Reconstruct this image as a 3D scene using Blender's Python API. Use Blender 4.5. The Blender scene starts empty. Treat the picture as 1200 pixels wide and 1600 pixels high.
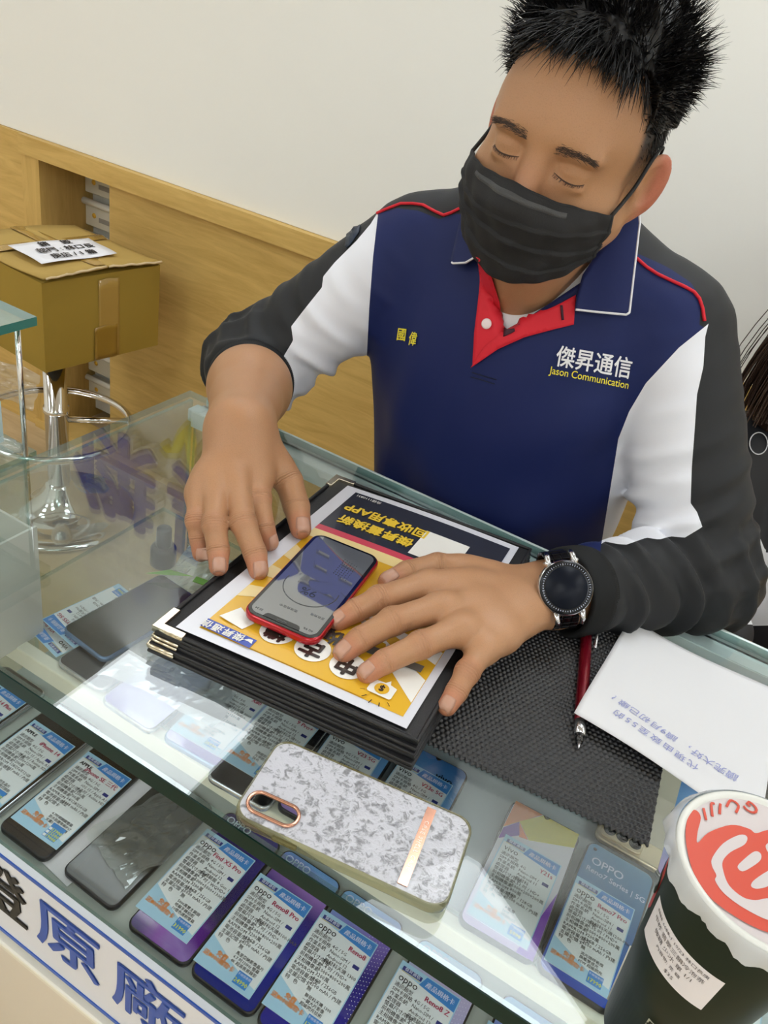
import bpy, bmesh, math, random
import numpy as np
from mathutils import Vector, Matrix, noise
from mathutils.bvhtree import BVHTree

C = bpy.context.scene.collection
SC = bpy.context.scene
CAMZ = 1.46

# ------------------------------------------------------------------ camera
cam_d = bpy.data.cameras.new('camera')
cam = bpy.data.objects.new('camera', cam_d)
C.objects.link(cam)
# rows: world axes X, Y, Z written in camera space (x right, y down, z forward)
CR = np.array([[0.8551148, 0.4007047, -0.3289596],
               [0.4863265, -0.4001421, 0.7767708],
               [0.1796251, -0.8242100, -0.5370408]])
M = Matrix.Identity(4)
for i in range(3):
    M[i][0] = CR[i, 0]
    M[i][1] = -CR[i, 1]
    M[i][2] = -CR[i, 2]
M[2][3] = CAMZ
cam.matrix_world = M
cam_d.lens = 1261.8 / 1600 * 36
cam_d.sensor_width = 36
cam_d.clip_start = 0.02
SC.camera = cam

# ------------------------------------------------------------------ world, exposure
w = bpy.data.worlds.new('world')
SC.world = w
w.use_nodes = True
w.node_tree.nodes['Background'].inputs[0].default_value = (1.0, 0.98, 0.95, 1)
w.node_tree.nodes['Background'].inputs[1].default_value = 0.3
SC.view_settings.view_transform = 'Standard'
SC.view_settings.look = 'None'
SC.view_settings.gamma = 1
SC.view_settings.use_curve_mapping = False
SC.view_settings.exposure = -0.25
PANEL_POWER = 8.6
SC.cycles.use_denoising = True
SC.cycles.transparent_max_bounces = 24
SC.cycles.max_bounces = 8
SC.cycles.caustics_reflective = False
SC.cycles.caustics_refractive = False


# ------------------------------------------------------------------ helpers
def lin(c):
    return c / 12.92 if c <= 0.04045 else ((c + 0.055) / 1.055) ** 2.4


def rgb(r, g, b):
    return (lin(r / 255), lin(g / 255), lin(b / 255), 1)


MATS = {}


def mat(name, col, rough=0.5, metal=0.0, spec=0.5, bump=0.0, bscale=200.0, var=0.0, vscale=8.0, coat=0.0, emit=0.0, sheen=0.0, stretch=None, sss=0.0):
    """principled material with an optional noise colour variation and noise bump"""
    if name in MATS:
        return MATS[name]
    m = bpy.data.materials.new(name)
    m.use_nodes = True
    nt = m.node_tree
    b = nt.nodes['Principled BSDF']
    b.inputs['Base Color'].default_value = col
    b.inputs['Roughness'].default_value = rough
    b.inputs['Metallic'].default_value = metal
    b.inputs['Specular IOR Level'].default_value = spec
    b.inputs['Coat Weight'].default_value = coat
    b.inputs['Coat Roughness'].default_value = 0.03
    b.inputs['Sheen Weight'].default_value = sheen
    if sss:
        b.inputs['Subsurface Weight'].default_value = sss
        b.inputs['Subsurface Radius'].default_value = (0.01, 0.004, 0.002)
        b.inputs['Subsurface Scale'].default_value = 1.0
    if emit:
        b.inputs['Emission Color'].default_value = col
        b.inputs['Emission Strength'].default_value = emit
    if var or bump:
        tc = nt.nodes.new('ShaderNodeTexCoord')
        mp = nt.nodes.new('ShaderNodeMapping')
        nt.links.new(tc.outputs['Object'], mp.inputs[0])
        if stretch:
            mp.inputs['Scale'].default_value = stretch
    if var:
        n = nt.nodes.new('ShaderNodeTexNoise')
        n.inputs['Scale'].default_value = vscale
        n.inputs['Detail'].default_value = 5
        nt.links.new(mp.outputs[0], n.inputs['Vector'])
        r = nt.nodes.new('ShaderNodeMixRGB')
        r.blend_type = 'MIX'
        r.inputs[1].default_value = tuple(x * (1 - var) for x in col[:3]) + (1,)
        r.inputs[2].default_value = tuple(min(1, x * (1 + var)) for x in col[:3]) + (1,)
        nt.links.new(n.outputs['Fac'], r.inputs[0])
        nt.links.new(r.outputs[0], b.inputs['Base Color'])
    if bump:
        n = nt.nodes.new('ShaderNodeTexNoise')
        n.inputs['Scale'].default_value = bscale
        n.inputs['Detail'].default_value = 3
        nt.links.new(mp.outputs[0], n.inputs['Vector'])
        bp = nt.nodes.new('ShaderNodeBump')
        bp.inputs['Strength'].default_value = bump
        bp.inputs['Distance'].default_value = 0.002
        nt.links.new(n.outputs['Fac'], bp.inputs['Height'])
        nt.links.new(bp.outputs[0], b.inputs['Normal'])
    MATS[name] = m
    return m


def glass_mat(name, tint, f0=0.05, milky=0.0, rough=0.0, milk_col=(0.8, 0.85, 0.85, 1), power=4.0, gain=1.0):
    """clear sheet: tinted see-through plus a Fresnel mirror on its faces"""
    if name in MATS:
        return MATS[name]
    m = bpy.data.materials.new(name)
    m.use_nodes = True
    nt = m.node_tree
    nt.nodes.clear()
    N = nt.nodes.new
    out = N('ShaderNodeOutputMaterial')
    tr = N('ShaderNodeBsdfTransparent')
    tr.inputs[0].default_value = tint
    gl = N('ShaderNodeBsdfGlossy')
    gl.inputs['Roughness'].default_value = rough
    lw = N('ShaderNodeLayerWeight')
    lw.inputs['Blend'].default_value = 0.5
    pw = N('ShaderNodeMath')
    pw.operation = 'POWER'
    pw.inputs[1].default_value = power
    nt.links.new(lw.outputs['Facing'], pw.inputs[0])
    ma = N('ShaderNodeMath')
    ma.operation = 'MULTIPLY_ADD'
    ma.inputs[1].default_value = (1 - f0) * gain
    ma.inputs[2].default_value = f0
    nt.links.new(pw.outputs[0], ma.inputs[0])
    mx = N('ShaderNodeMixShader')
    nt.links.new(ma.outputs[0], mx.inputs[0])
    src = tr
    if milky:
        df = N('ShaderNodeBsdfDiffuse')
        df.inputs[0].default_value = milk_col
        m2 = N('ShaderNodeMixShader')
        m2.inputs[0].default_value = milky
        nt.links.new(tr.outputs[0], m2.inputs[1])
        nt.links.new(df.outputs[0], m2.inputs[2])
        src = m2
    nt.links.new(src.outputs[0], mx.inputs[1])
    nt.links.new(gl.outputs[0], mx.inputs[2])
    nt.links.new(mx.outputs[0], out.inputs[0])
    MATS[name] = m
    return m


def link(name, me, m=None, parent=None, loc=None, rot=None, smooth=False):
    o = bpy.data.objects.new(name, me)
    C.objects.link(o)
    if m is not None and len(me.materials) == 0:
        me.materials.append(m)
    if parent is not None:
        o.parent = parent
    if loc is not None:
        o.location = loc
    if rot is not None:
        o.rotation_euler = rot
    if smooth and hasattr(me, 'polygons'):
        me.polygons.foreach_set('use_smooth', [True] * len(me.polygons))
    return o


def mesh(name, verts, faces, m=None, parent=None, loc=None, rot=None, smooth=False):
    me = bpy.data.meshes.new(name)
    me.from_pydata([tuple(v) for v in verts], [], [tuple(f) for f in faces])
    me.update()
    return link(name, me, m, parent, loc, rot, smooth)


def bm_obj(name, bm, m=None, parent=None, loc=None, rot=None, smooth=False):
    me = bpy.data.meshes.new(name)
    bm.normal_update()
    bm.to_mesh(me)
    bm.free()
    return link(name, me, m, parent, loc, rot, smooth)


def bm_box(bm, size, loc=(0, 0, 0), bevel=0.0, seg=2):
    r = bmesh.ops.create_cube(bm, size=1)
    vs = r['verts']
    for v in vs:
        v.co = Vector((v.co.x * size[0] + loc[0], v.co.y * size[1] + loc[1], v.co.z * size[2] + loc[2]))
    if bevel:
        es = list({e for v in vs for e in v.link_edges})
        bmesh.ops.bevel(bm, geom=es, offset=bevel, segments=seg, affect='EDGES', profile=0.5)
    return bm


def box(name, lo, hi, m, parent=None, bevel=0.0, loc=None, rot=None):
    bm = bmesh.new()
    size = [hi[i] - lo[i] for i in range(3)]
    cen = [(hi[i] + lo[i]) / 2 for i in range(3)]
    bm_box(bm, size, cen, bevel)
    return bm_obj(name, bm, m, parent, loc, rot)


def rr_outline(w, h, r, n=6):
    pts = []
    for cx, cy, a0 in ((w / 2 - r, h / 2 - r, 0), (-w / 2 + r, h / 2 - r, 90), (-w / 2 + r, -h / 2 + r, 180), (w / 2 - r, -h / 2 + r, 270)):
        for i in range(n + 1):
            a = math.radians(a0 + 90 * i / n)
            pts.append((cx + r * math.cos(a), cy + r * math.sin(a)))
    return pts


def prism(name, pts, z0, z1, m, parent=None, bevel=0.0, loc=None, rot=None, seg=2):
    """extruded outline with optionally rounded top and bottom edges"""
    n = len(pts)
    rings = []
    cx = sum(p[0] for p in pts) / n
    cy = sum(p[1] for p in pts) / n

    def inset(d):
        out = []
        for i in range(n):
            a, b, c = Vector(pts[i - 1]), Vector(pts[i]), Vector(pts[(i + 1) % n])
            e1, e2 = (b - a), (c - b)
            e1 = e1.normalized() if e1.length > 1e-9 else e2.normalized()
            e2 = e2.normalized() if e2.length > 1e-9 else e1
            nn = Vector((-(e1.y + e2.y), e1.x + e2.x))
            nn = nn.normalized() if nn.length > 1e-9 else Vector((0, 0))
            out.append((b.x + nn.x * d, b.y + nn.y * d))
        return out
    lay = []
    if bevel:
        for k in range(seg + 1):
            a = math.pi / 2 * k / seg
            lay.append((bevel * (1 - math.sin(a)), z0 + bevel * (1 - math.cos(a))))
        for k in range(seg, -1, -1):
            a = math.pi / 2 * k / seg
            lay.append((bevel * (1 - math.sin(a)), z1 - bevel * (1 - math.cos(a))))
    else:
        lay = [(0, z0), (0, z1)]
    vs, fs = [], []
    for d, z in lay:
        o = inset(d) if d else pts
        vs += [(p[0], p[1], z) for p in o]
    L = len(lay)
    for k in range(L - 1):
        for i in range(n):
            j = (i + 1) % n
            fs.append((k * n + i, k * n + j, (k + 1) * n + j, (k + 1) * n + i))
    fs.append(tuple(range(n - 1, -1, -1)))
    fs.append(tuple((L - 1) * n + i for i in range(n)))
    o = mesh(name, vs, fs, m, parent, loc, rot)
    if bevel:
        for p in o.data.polygons[:-2]:
            p.use_smooth = True
    return o


def tube(name, pts, rad, m, parent=None, seg=10, closed=False, loc=None, rot=None):
    pts = [Vector(p) for p in pts]
    n = len(pts)
    rads = rad if hasattr(rad, '__len__') else [rad] * n
    vs, fs = [], []
    up = None
    for i in range(n):
        if closed:
            t = (pts[(i + 1) % n] - pts[i - 1])
        else:
            t = pts[min(i + 1, n - 1)] - pts[max(i - 1, 0)]
        t.normalize()
        if up is None:
            up = Vector((0, 0, 1)) if abs(t.z) < 0.9 else Vector((1, 0, 0))
        a = t.cross(up)
        a.normalize()
        b = a.cross(t)
        up = b
        for k in range(seg):
            an = 2 * math.pi * k / seg
            vs.append(pts[i] + (a * math.cos(an) + b * math.sin(an)) * rads[i])
    rng = n if closed else n - 1
    for i in range(rng):
        i2 = (i + 1) % n
        for k in range(seg):
            k2 = (k + 1) % seg
            fs.append((i * seg + k, i * seg + k2, i2 * seg + k2, i2 * seg + k))
    if not closed:
        fs.append(tuple(range(seg - 1, -1, -1)))
        fs.append(tuple((n - 1) * seg + k for k in range(seg)))
    return mesh(name, vs, fs, m, parent, loc, rot, True)


def lathe(name, prof, m, parent=None, seg=48, loc=None, rot=None, smooth=True):
    vs, fs = [], []
    for r, z in prof:
        for k in range(seg):
            a = 2 * math.pi * k / seg
            vs.append((max(r, 1e-5) * math.cos(a), max(r, 1e-5) * math.sin(a), z))
    for i in range(len(prof) - 1):
        for k in range(seg):
            k2 = (k + 1) % seg
            fs.append((i * seg + k, i * seg + k2, (i + 1) * seg + k2, (i + 1) * seg + k))
    o = mesh(name, vs, fs, m, parent, loc, rot, smooth)
    return o


def thing(name, label, cat, loc=(0, 0, 0), rot=(0, 0, 0), group=None):
    o = bpy.data.objects.new(name, None)
    C.objects.link(o)
    o.empty_display_size = 0.05
    o.location = loc
    o.rotation_euler = rot
    o['label'] = label
    o['category'] = cat
    if group:
        o['group'] = group
    return o


def tag(o, label, cat, group=None, kind=None):
    o['label'] = label
    o['category'] = cat
    if group:
        o['group'] = group
    if kind:
        o['kind'] = kind
    return o


def struct(o):
    o['kind'] = 'structure'
    return o


TEXT_CACHE = {}


def text_mesh(body, size, bold=0.0, extrude=0.0, align='CENTER', res=3, line=1.0, shear=0.0, space=1.0, valign='CENTER'):
    key = (body, size, bold, extrude, align, res, line, shear, space, valign)
    if key in TEXT_CACHE:
        return TEXT_CACHE[key]
    cu = bpy.data.curves.new('lettering', 'FONT')
    cu.body = body
    cu.size = size
    cu.extrude = extrude
    cu.align_x = align
    cu.align_y = valign
    cu.resolution_u = res
    cu.space_line = line
    cu.shear = shear
    cu.space_character = space
    cu.fill_mode = 'BOTH' if extrude else 'FRONT'
    o = bpy.data.objects.new('lettering', cu)
    C.objects.link(o)
    dg = bpy.context.evaluated_depsgraph_get()
    me = bpy.data.meshes.new_from_object(o.evaluated_get(dg))
    me.name = 'lettering'
    bpy.data.objects.remove(o)
    bpy.data.curves.remove(cu)
    me.materials.clear()
    if bold > 0:
        # heavier strokes: the outline repeated all round itself
        nv, dirs = len(me.vertices), 8
        if size < 0.0085:
            dirs = 2
        co = np.empty(nv * 3, np.float32)
        me.vertices.foreach_get('co', co)
        co = co.reshape(-1, 3)
        fl = [tuple(p.vertices) for p in me.polygons]
        allv, allf = [], []
        for k in range(dirs):
            an = 2 * math.pi * k / dirs
            allv.append(co + np.array((math.cos(an) * bold, math.sin(an) * bold, k * max(size * 0.0012, 4e-5)), np.float32))
            allf += [tuple(i + k * nv for i in f) for f in fl]
        me = bpy.data.meshes.new('lettering')
        me.from_pydata(np.concatenate(allv).tolist(), [], allf)
        me.update()
    TEXT_CACHE[key] = me
    return me


def text(name, body, size, m, parent=None, loc=(0, 0, 0), rot=(0, 0, 0), **k):
    me = text_mesh(body, size, **k)
    if len(me.materials) and me.materials[0] != m:
        me = me.copy()
        me.materials.clear()
    return link(name, me, m, parent, loc, rot)


# --------------------------------------------------------------- implicit surfaces
class Vol:
    """a lattice of signed distances that shapes are blended into and then meshed"""

    def __init__(s, lo, hi, step):
        s.lo = np.array(lo, float)
        s.st = step
        s.n = np.ceil((np.array(hi, float) - s.lo) / step).astype(int) + 1
        s.d = np.full(s.n, 1.0, np.float32)

    def sub(s, lo, hi):
        i0 = np.maximum(np.floor((np.array(lo) - s.lo) / s.st).astype(int), 0)
        i1 = np.minimum(np.ceil((np.array(hi) - s.lo) / s.st).astype(int) + 1, s.n)
        sl = tuple(slice(a, max(b, a)) for a, b in zip(i0, i1))
        ax = [(s.lo[i] + s.st * np.arange(i0[i], max(i1[i], i0[i]))).astype(np.float32) for i in range(3)]
        return sl, ax[0][:, None, None], ax[1][None, :, None], ax[2][None, None, :]

    def add(s, p, k=0.0, margin=None):
        fn, lo, hi = p
        mg = (k + 4 * s.st) if margin is None else margin
        sl, X, Y, Z = s.sub(np.array(lo) - mg, np.array(hi) + mg)
        f = fn(X, Y, Z)
        s.d[sl] = smin(s.d[sl], f, k)

    def cut(s, p, k=0.0):
        fn, lo, hi = p
        mg = k + 4 * s.st
        sl, X, Y, Z = s.sub(np.array(lo) - mg, np.array(hi) + mg)
        f = fn(X, Y, Z)
        s.d[sl] = -smin(-s.d[sl], f, k)

    def mesh(s):
        d = s.d
        ins = d < 0
        cnt = np.zeros(np.array(d.shape) - 1, np.uint8)
        for a in (0, 1):
            for b in (0, 1):
                for c in (0, 1):
                    cnt += ins[a:d.shape[0] - 1 + a, b:d.shape[1] - 1 + b, c:d.shape[2] - 1 + c]
        act = (cnt > 0) & (cnt < 8)
        I, J, K = np.nonzero(act)
        del cnt
        sh = act.shape
        del act
        fid = (I.astype(np.int64) * sh[1] + J) * sh[2] + K
        cor = [(a, b, c) for a in (0, 1) for b in (0, 1) for c in (0, 1)]
        val = np.stack([d[I + a, J + b, K + c] for a, b, c in cor], 1)
        acc = np.zeros((len(I), 3))
        num = np.zeros(len(I))
        for e0 in range(8):
            for ax in range(3):
                a = cor[e0]
                if a[ax]:
                    continue
                b = list(a)
                b[ax] = 1
                e1 = cor.index(tuple(b))
                v0, v1 = val[:, e0], val[:, e1]
                cr = (v0 < 0) != (v1 < 0)
                t = np.where(cr, v0 / np.where(cr, v0 - v1, 1), 0)
                for q in range(3):
                    acc[:, q] += np.where(cr, a[q] + (t if q == ax else 0), 0)
                num += cr
        pos = acc / num[:, None] + np.stack([I, J, K], 1)
        pos = pos * s.st + s.lo
        quads = []
        for ax in range(3):
            A = [slice(None)] * 3
            B = [slice(None)] * 3
            A[ax] = slice(0, -1)
            B[ax] = slice(1, None)
            ch = ins[tuple(A)] != ins[tuple(B)]
            e = np.stack(np.nonzero(ch), 1)
            o1, o2 = [q for q in range(3) if q != ax]
            ok = (e[:, o1] > 0) & (e[:, o2] > 0) & (e[:, o1] < d.shape[o1] - 1) & (e[:, o2] < d.shape[o2] - 1)
            e = e[ok]
            flip = ins[e[:, 0], e[:, 1], e[:, 2]]

            def cid(d1, d2):
                c = e.copy()
                c[:, o1] -= d1
                c[:, o2] -= d2
                return np.searchsorted(fid, (c[:, 0].astype(np.int64) * sh[1] + c[:, 1]) * sh[2] + c[:, 2])
            q = np.stack([cid(1, 1), cid(0, 1), cid(0, 0), cid(1, 0)], 1)
            if ax == 1:
                flip = ~flip
            q[~flip] = q[~flip][:, ::-1]
            quads.append(q)
        return pos, np.concatenate(quads)


def smin(a, b, k):
    if k <= 0:
        return np.minimum(a, b)
    h = np.maximum(k - np.abs(a - b), 0) / k
    return np.minimum(a, b) - h * h * k * 0.25


def rc(a, b, ra, rb):
    a = np.array(a, float)
    b = np.array(b, float)
    ab = b - a
    L2 = float(ab @ ab)

    def fn(X, Y, Z):
        t = np.clip(((X - a[0]) * ab[0] + (Y - a[1]) * ab[1] + (Z - a[2]) * ab[2]) / L2, 0, 1)
        return np.sqrt((X - a[0] - t * ab[0]) ** 2 + (Y - a[1] - t * ab[1]) ** 2 + (Z - a[2] - t * ab[2]) ** 2) - (ra + (rb - ra) * t)
    r = max(ra, rb)
    return fn, np.minimum(a, b) - r, np.maximum(a, b) + r


def ell(c, r, R=None):
    """ellipsoid; R = 3x3 whose rows are its own axes"""
    c = np.array(c, float)
    r = np.array(r, float)
    R_ = np.eye(3) if R is None else np.array(R, float)

    def fn(X, Y, Z):
        x, y, z = X - c[0], Y - c[1], Z - c[2]
        k0 = 0
        k1 = 0
        for i in range(3):
            u = x * R_[i, 0] + y * R_[i, 1] + z * R_[i, 2]
            k0 = k0 + (u / r[i]) ** 2
            k1 = k1 + (u / r[i] ** 2) ** 2
        k0 = np.sqrt(k0)
        return k0 * (k0 - 1) / np.maximum(np.sqrt(k1), 1e-6)
    ext = np.sqrt(((R_.T * r) ** 2).sum(1))
    return fn, c - ext, c + ext


def chain(pts, rads, k=0.0):
    ps = [rc(pts[i], pts[i + 1], rads[i], rads[i + 1]) for i in range(len(pts) - 1)]

    def fn(X, Y, Z):
        f = ps[0][0](X, Y, Z)
        for p in ps[1:]:
            f = smin(f, p[0](X, Y, Z), k)
        return f
    return fn, np.min([p[1] for p in ps], 0), np.max([p[2] for p in ps], 0)


def big_mesh(name, pos, quads, m, parent=None, smooth=True):
    me = bpy.data.meshes.new(name)
    nv, nf = len(pos), len(quads)
    me.vertices.add(nv)
    me.vertices.foreach_set('co', np.ascontiguousarray(pos, np.float32).ravel())
    me.loops.add(nf * 4)
    me.loops.foreach_set('vertex_index', np.ascontiguousarray(quads, np.int32).ravel())
    me.polygons.add(nf)
    me.polygons.foreach_set('loop_start', np.arange(0, nf * 4, 4, dtype=np.int32))
    me.update(calc_edges=True)
    me.validate()
    return link(name, me, m, parent, smooth=smooth)


def vattr(o, name, vals):
    a = o.data.attributes.new(name, 'FLOAT', 'POINT')
    a.data.foreach_set('value', np.ascontiguousarray(vals, np.float32))


def cam_ray(px, py):
    v = np.array([px - 600, py - 800, 1261.8])
    r = CR @ v
    return Vector(r / np.linalg.norm(r))


def at(px, py, h):
    """point of the level plane h below the lens seen at px, py of the photograph"""
    r = cam_ray(px, py)
    return Vector((r.x * h / -r.z, r.y * h / -r.z, CAMZ - h))


def aty(px, py, y):
    r = cam_ray(px, py)
    return Vector((r.x * y / r.y, y, CAMZ + r.z * y / r.y))
# ------------------------------------------------------------------ ceiling lamps and room shell
CEIL = 2.68
WALLY = 1.70
m_wall = mat('white_paint', rgb(246, 245, 240), 0.7, bump=0.05, bscale=120, spec=0.2)
m_ceil = mat('ceiling_board', rgb(225, 222, 215), 0.8, spec=0.1)


def wood_mat(name, c1, c2, scale=(1.5, 1.5, 14), rough=0.45, rot=(0, 0, 0)):
    if name in MATS:
        return MATS[name]
    m = bpy.data.materials.new(name)
    m.use_nodes = True
    nt = m.node_tree
    b = nt.nodes['Principled BSDF']
    b.inputs['Roughness'].default_value = rough
    b.inputs['Specular IOR Level'].default_value = 0.3
    tc = nt.nodes.new('ShaderNodeTexCoord')
    mp = nt.nodes.new('ShaderNodeMapping')
    mp.inputs['Scale'].default_value = scale
    mp.inputs['Rotation'].default_value = rot
    nt.links.new(tc.outputs['Object'], mp.inputs[0])
    n = nt.nodes.new('ShaderNodeTexNoise')
    n.inputs['Scale'].default_value = 3.0
    n.inputs['Detail'].default_value = 8
    n.inputs['Roughness'].default_value = 0.62
    n.inputs['Distortion'].default_value = 0.8
    nt.links.new(mp.outputs[0], n.inputs['Vector'])
    r = nt.nodes.new('ShaderNodeValToRGB')
    r.color_ramp.elements[0].position = 0.32
    r.color_ramp.elements[0].color = c1
    r.color_ramp.elements[1].position = 0.68
    r.color_ramp.elements[1].color = c2
    nt.links.new(n.outputs['Fac'], r.inputs[0])
    nt.links.new(r.outputs[0], b.inputs['Base Color'])
    MATS[name] = m
    return m


m_wood = wood_mat('oak_laminate', rgb(198, 161, 90), rgb(222, 187, 114))
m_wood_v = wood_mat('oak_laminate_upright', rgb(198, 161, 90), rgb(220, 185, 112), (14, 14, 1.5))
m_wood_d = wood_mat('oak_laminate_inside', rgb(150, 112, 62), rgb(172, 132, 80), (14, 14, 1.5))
m_floor = wood_mat('floor_laminate', rgb(196, 170, 130), rgb(214, 190, 150), (2, 10, 2), 0.35)

struct(box('floor', (-4.2, -2.5, -0.1), (3.0, 2.3, 0.0), m_floor))
struct(box('ceiling', (-4.2, -2.5, CEIL), (3.0, 2.3, CEIL + 0.1), m_ceil))
struct(box('wall_left', (-4.3, -2.5, 0), (-4.2, 2.3, CEIL), m_wall))
struct(box('wall_right', (3.0, -2.5, 0), (3.1, 2.3, CEIL), m_wall))
struct(box('wall_front', (-4.2, -2.6, 0), (3.0, -2.5, CEIL), m_wall))
WZ = 0.935
struct(box('wall_back', (-4.2, WALLY + 0.01, WZ), (3.0, 2.3, CEIL), m_wall))
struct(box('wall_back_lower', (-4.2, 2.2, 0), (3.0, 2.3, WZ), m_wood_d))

# lower wood panelling with an open niche of drawers on the left
NX0, NX1 = -1.985, -1.727
struct(box('trim_1', (-2.055, WALLY - 0.012, 0.882), (3.0, 2.2, WZ - 0.001), m_wood))            # rail along the top
struct(box('trim_2', (-4.2, WALLY, 0.0), (-2.056, 2.2, WZ - 0.001), m_wood))                       # panel left of the niche
struct(box('trim_3', (-2.055, WALLY - 0.004, 0.0), (NX0, 2.2, 0.881), m_wood_v))                 # niche post
struct(box('trim_4', (NX1 - 0.012, WALLY + 0.02, 0.03), (-0.51, WALLY + 0.05, 0.881), m_wood))    # sliding panel
struct(box('trim_5', (-0.505, WALLY + 0.006, 0.03), (3.0, WALLY + 0.018, 0.881), m_wood))          # next sliding panel
struct(box('trim_6', (-2.054, WALLY - 0.01, 0.0), (3.0, WALLY + 0.1, 0.028), m_wood))              # bottom track
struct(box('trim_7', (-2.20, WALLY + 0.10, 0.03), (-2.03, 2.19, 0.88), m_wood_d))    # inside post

# ceiling lamps (square luminous panels)
m_lamp = bpy.data.materials.new('lamp_diffuser')
m_lamp.use_nodes = True
nt = m_lamp.node_tree
nt.nodes['Principled BSDF'].inputs['Base Color'].default_value = (0.9, 0.9, 0.9, 1)
nt.nodes['Principled BSDF'].inputs['Emission Color'].default_value = (0.92, 0.98, 1.02, 1)
nt.nodes['Principled BSDF'].inputs['Emission Strength'].default_value = PANEL_POWER
m_lampframe = mat('lamp_frame', rgb(240, 240, 240), 0.4)
LH = CEIL - 0.04
for i, (x, y, sx, sy, rz, lab) in enumerate((
        (-1.336, 1.52, 0.60, 0.60, 0, 'square luminous ceiling panel left of the counter, nearest the back wall'),
        (0.02, 1.26, 0.80, 0.62, math.radians(-30), 'square luminous ceiling panel turned askew above the counter'),
        (1.5, 1.0, 0.60, 0.60, 0, 'square luminous ceiling panel right of the counter'),
        ) + tuple((x, y, 0.62, 0.62, 0, 'added unseen ceiling panel over the shop floor, lighting the wall from behind the camera') for x, y in ((-2.9, 0.3), (2.4, 0.3), (-2.9, -0.85), (-1.2, -1.0), (0.5, -1.0), (2.2, -0.85), (-2.9, -2.0), (-1.2, -2.0), (0.5, -2.0), (2.2, -2.0)))):  # out-of-view panels added to light the back wall and face from the front
    t = thing('ceiling_light', lab, 'ceiling light', (x, y, LH), (0, 0, rz), 'ceiling panels')
    box('diffuser', (-sx / 2, -sy / 2, 0.002), (sx / 2, sy / 2, 0.03), m_lamp, t)
    bm = bmesh.new()
    for a in (-1, 1):
        bm_box(bm, (sx + 0.03, 0.015, 0.039), (0, a * (sy / 2 + 0.0075), 0.0195))
        bm_box(bm, (0.015, sy, 0.039), (a * (sx / 2 + 0.0075), 0, 0.0195))
    bm_obj('frame', bm, m_lampframe, t)

# shop sign letters on the upper back wall (they mirror in the counter glass)
m_sblue = mat('sign_blue', rgb(22, 54, 196), 0.5, spec=0.2)
m_swhite = mat('sign_white', rgb(244, 244, 244), 0.4)
m_syel = mat('sign_yellow', rgb(236, 226, 60), 0.4)
for ch, x in (('傑', -1.665), ('昇', -1.265), ('通', -0.865), ('信', -0.465)):
    t = thing('sign_letter', {'傑': 'large blue white-edged sign character on upper wall, first from left', '昇': 'large blue white-edged sign character on upper wall, second from left',
                              '通': 'large blue white-edged sign character on upper wall, third from left', '信': 'large blue white-edged sign character on upper wall, last on right'}[ch],
              'sign letter', (x, WALLY + 0.009, 1.825), (math.pi / 2, 0, 0), 'sign characters on the wall')
    text('letter_face', ch, 0.36, m_sblue, t, (0, 0, 0.045), bold=0.010, extrude=0.004)
    text('letter_edge', ch, 0.36, m_swhite, t, (0, 0, 0.022), bold=0.018, extrude=0.018)
t = tag(tube('sign_swoosh', [(-1.475, WALLY - 0.02, 1.65), (-1.455, WALLY - 0.02, 1.665), (-1.43, WALLY - 0.02, 1.655), (-1.405, WALLY - 0.02, 1.59), (-1.39, WALLY - 0.02, 1.55), (-1.375, WALLY - 0.02, 1.60), (-1.36, WALLY - 0.02, 1.67), (-1.33, WALLY - 0.02, 1.68)], 0.018, m_syel),
        'yellow tick-shaped swoosh on the upper wall below blue sign characters', 'sign')
# ------------------------------------------------------------------ glass display counter
GT = 0.92                       # top of the glass
GX0, GX1 = -0.704, 0.62
GY0, GY1 = 0.322, 0.853
m_glass = glass_mat('clear_glass', (0.94, 0.965, 0.962, 1), 0.042, power=3.1)
m_glass_side = glass_mat('clear_side_glass', (0.90, 0.94, 0.925, 1), 0.045, milky=0.10, milk_col=rgb(190, 196, 186))
m_gedge = mat('glass_edge_dark', rgb(10, 42, 36), 0.35, spec=0.12)
m_gedge_l = glass_mat('glass_edge_light', (0.62, 0.78, 0.74, 1), 0.08, milky=0.15, milk_col=rgb(170, 200, 195))
m_alu = mat('brushed_aluminium', rgb(226, 240, 240), 0.3, 0.25, bump=0.04, bscale=60, stretch=(2, 300, 300))
m_white_lam = mat('white_laminate', rgb(236, 234, 226), 0.35)
m_shelfwhite = mat('pale_shelf', rgb(186, 194, 186), 0.45, var=0.10, vscale=18)
m_cream = mat('cream_strip', rgb(226, 226, 208), 0.4)


def glass_plate(name, lo, hi, mface, medge, parent, edge_sides):
    """plate whose rims carry their own edge material; edge_sides: normals of the dark rims"""
    o = box(name, lo, hi, mface, parent)
    o.data.materials.append(medge)
    o.data.materials.append(m_gedge_l)
    for p in o.data.polygons:
        n = p.normal
        big = max(range(3), key=lambda i: abs(n[i]))
        size = [hi[i] - lo[i] for i in range(3)]
        if size[big] > min(size) + 1e-6:
            p.material_index = 1 if any((Vector(s) - n).length < 0.1 for s in edge_sides) else 2
    return o


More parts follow.
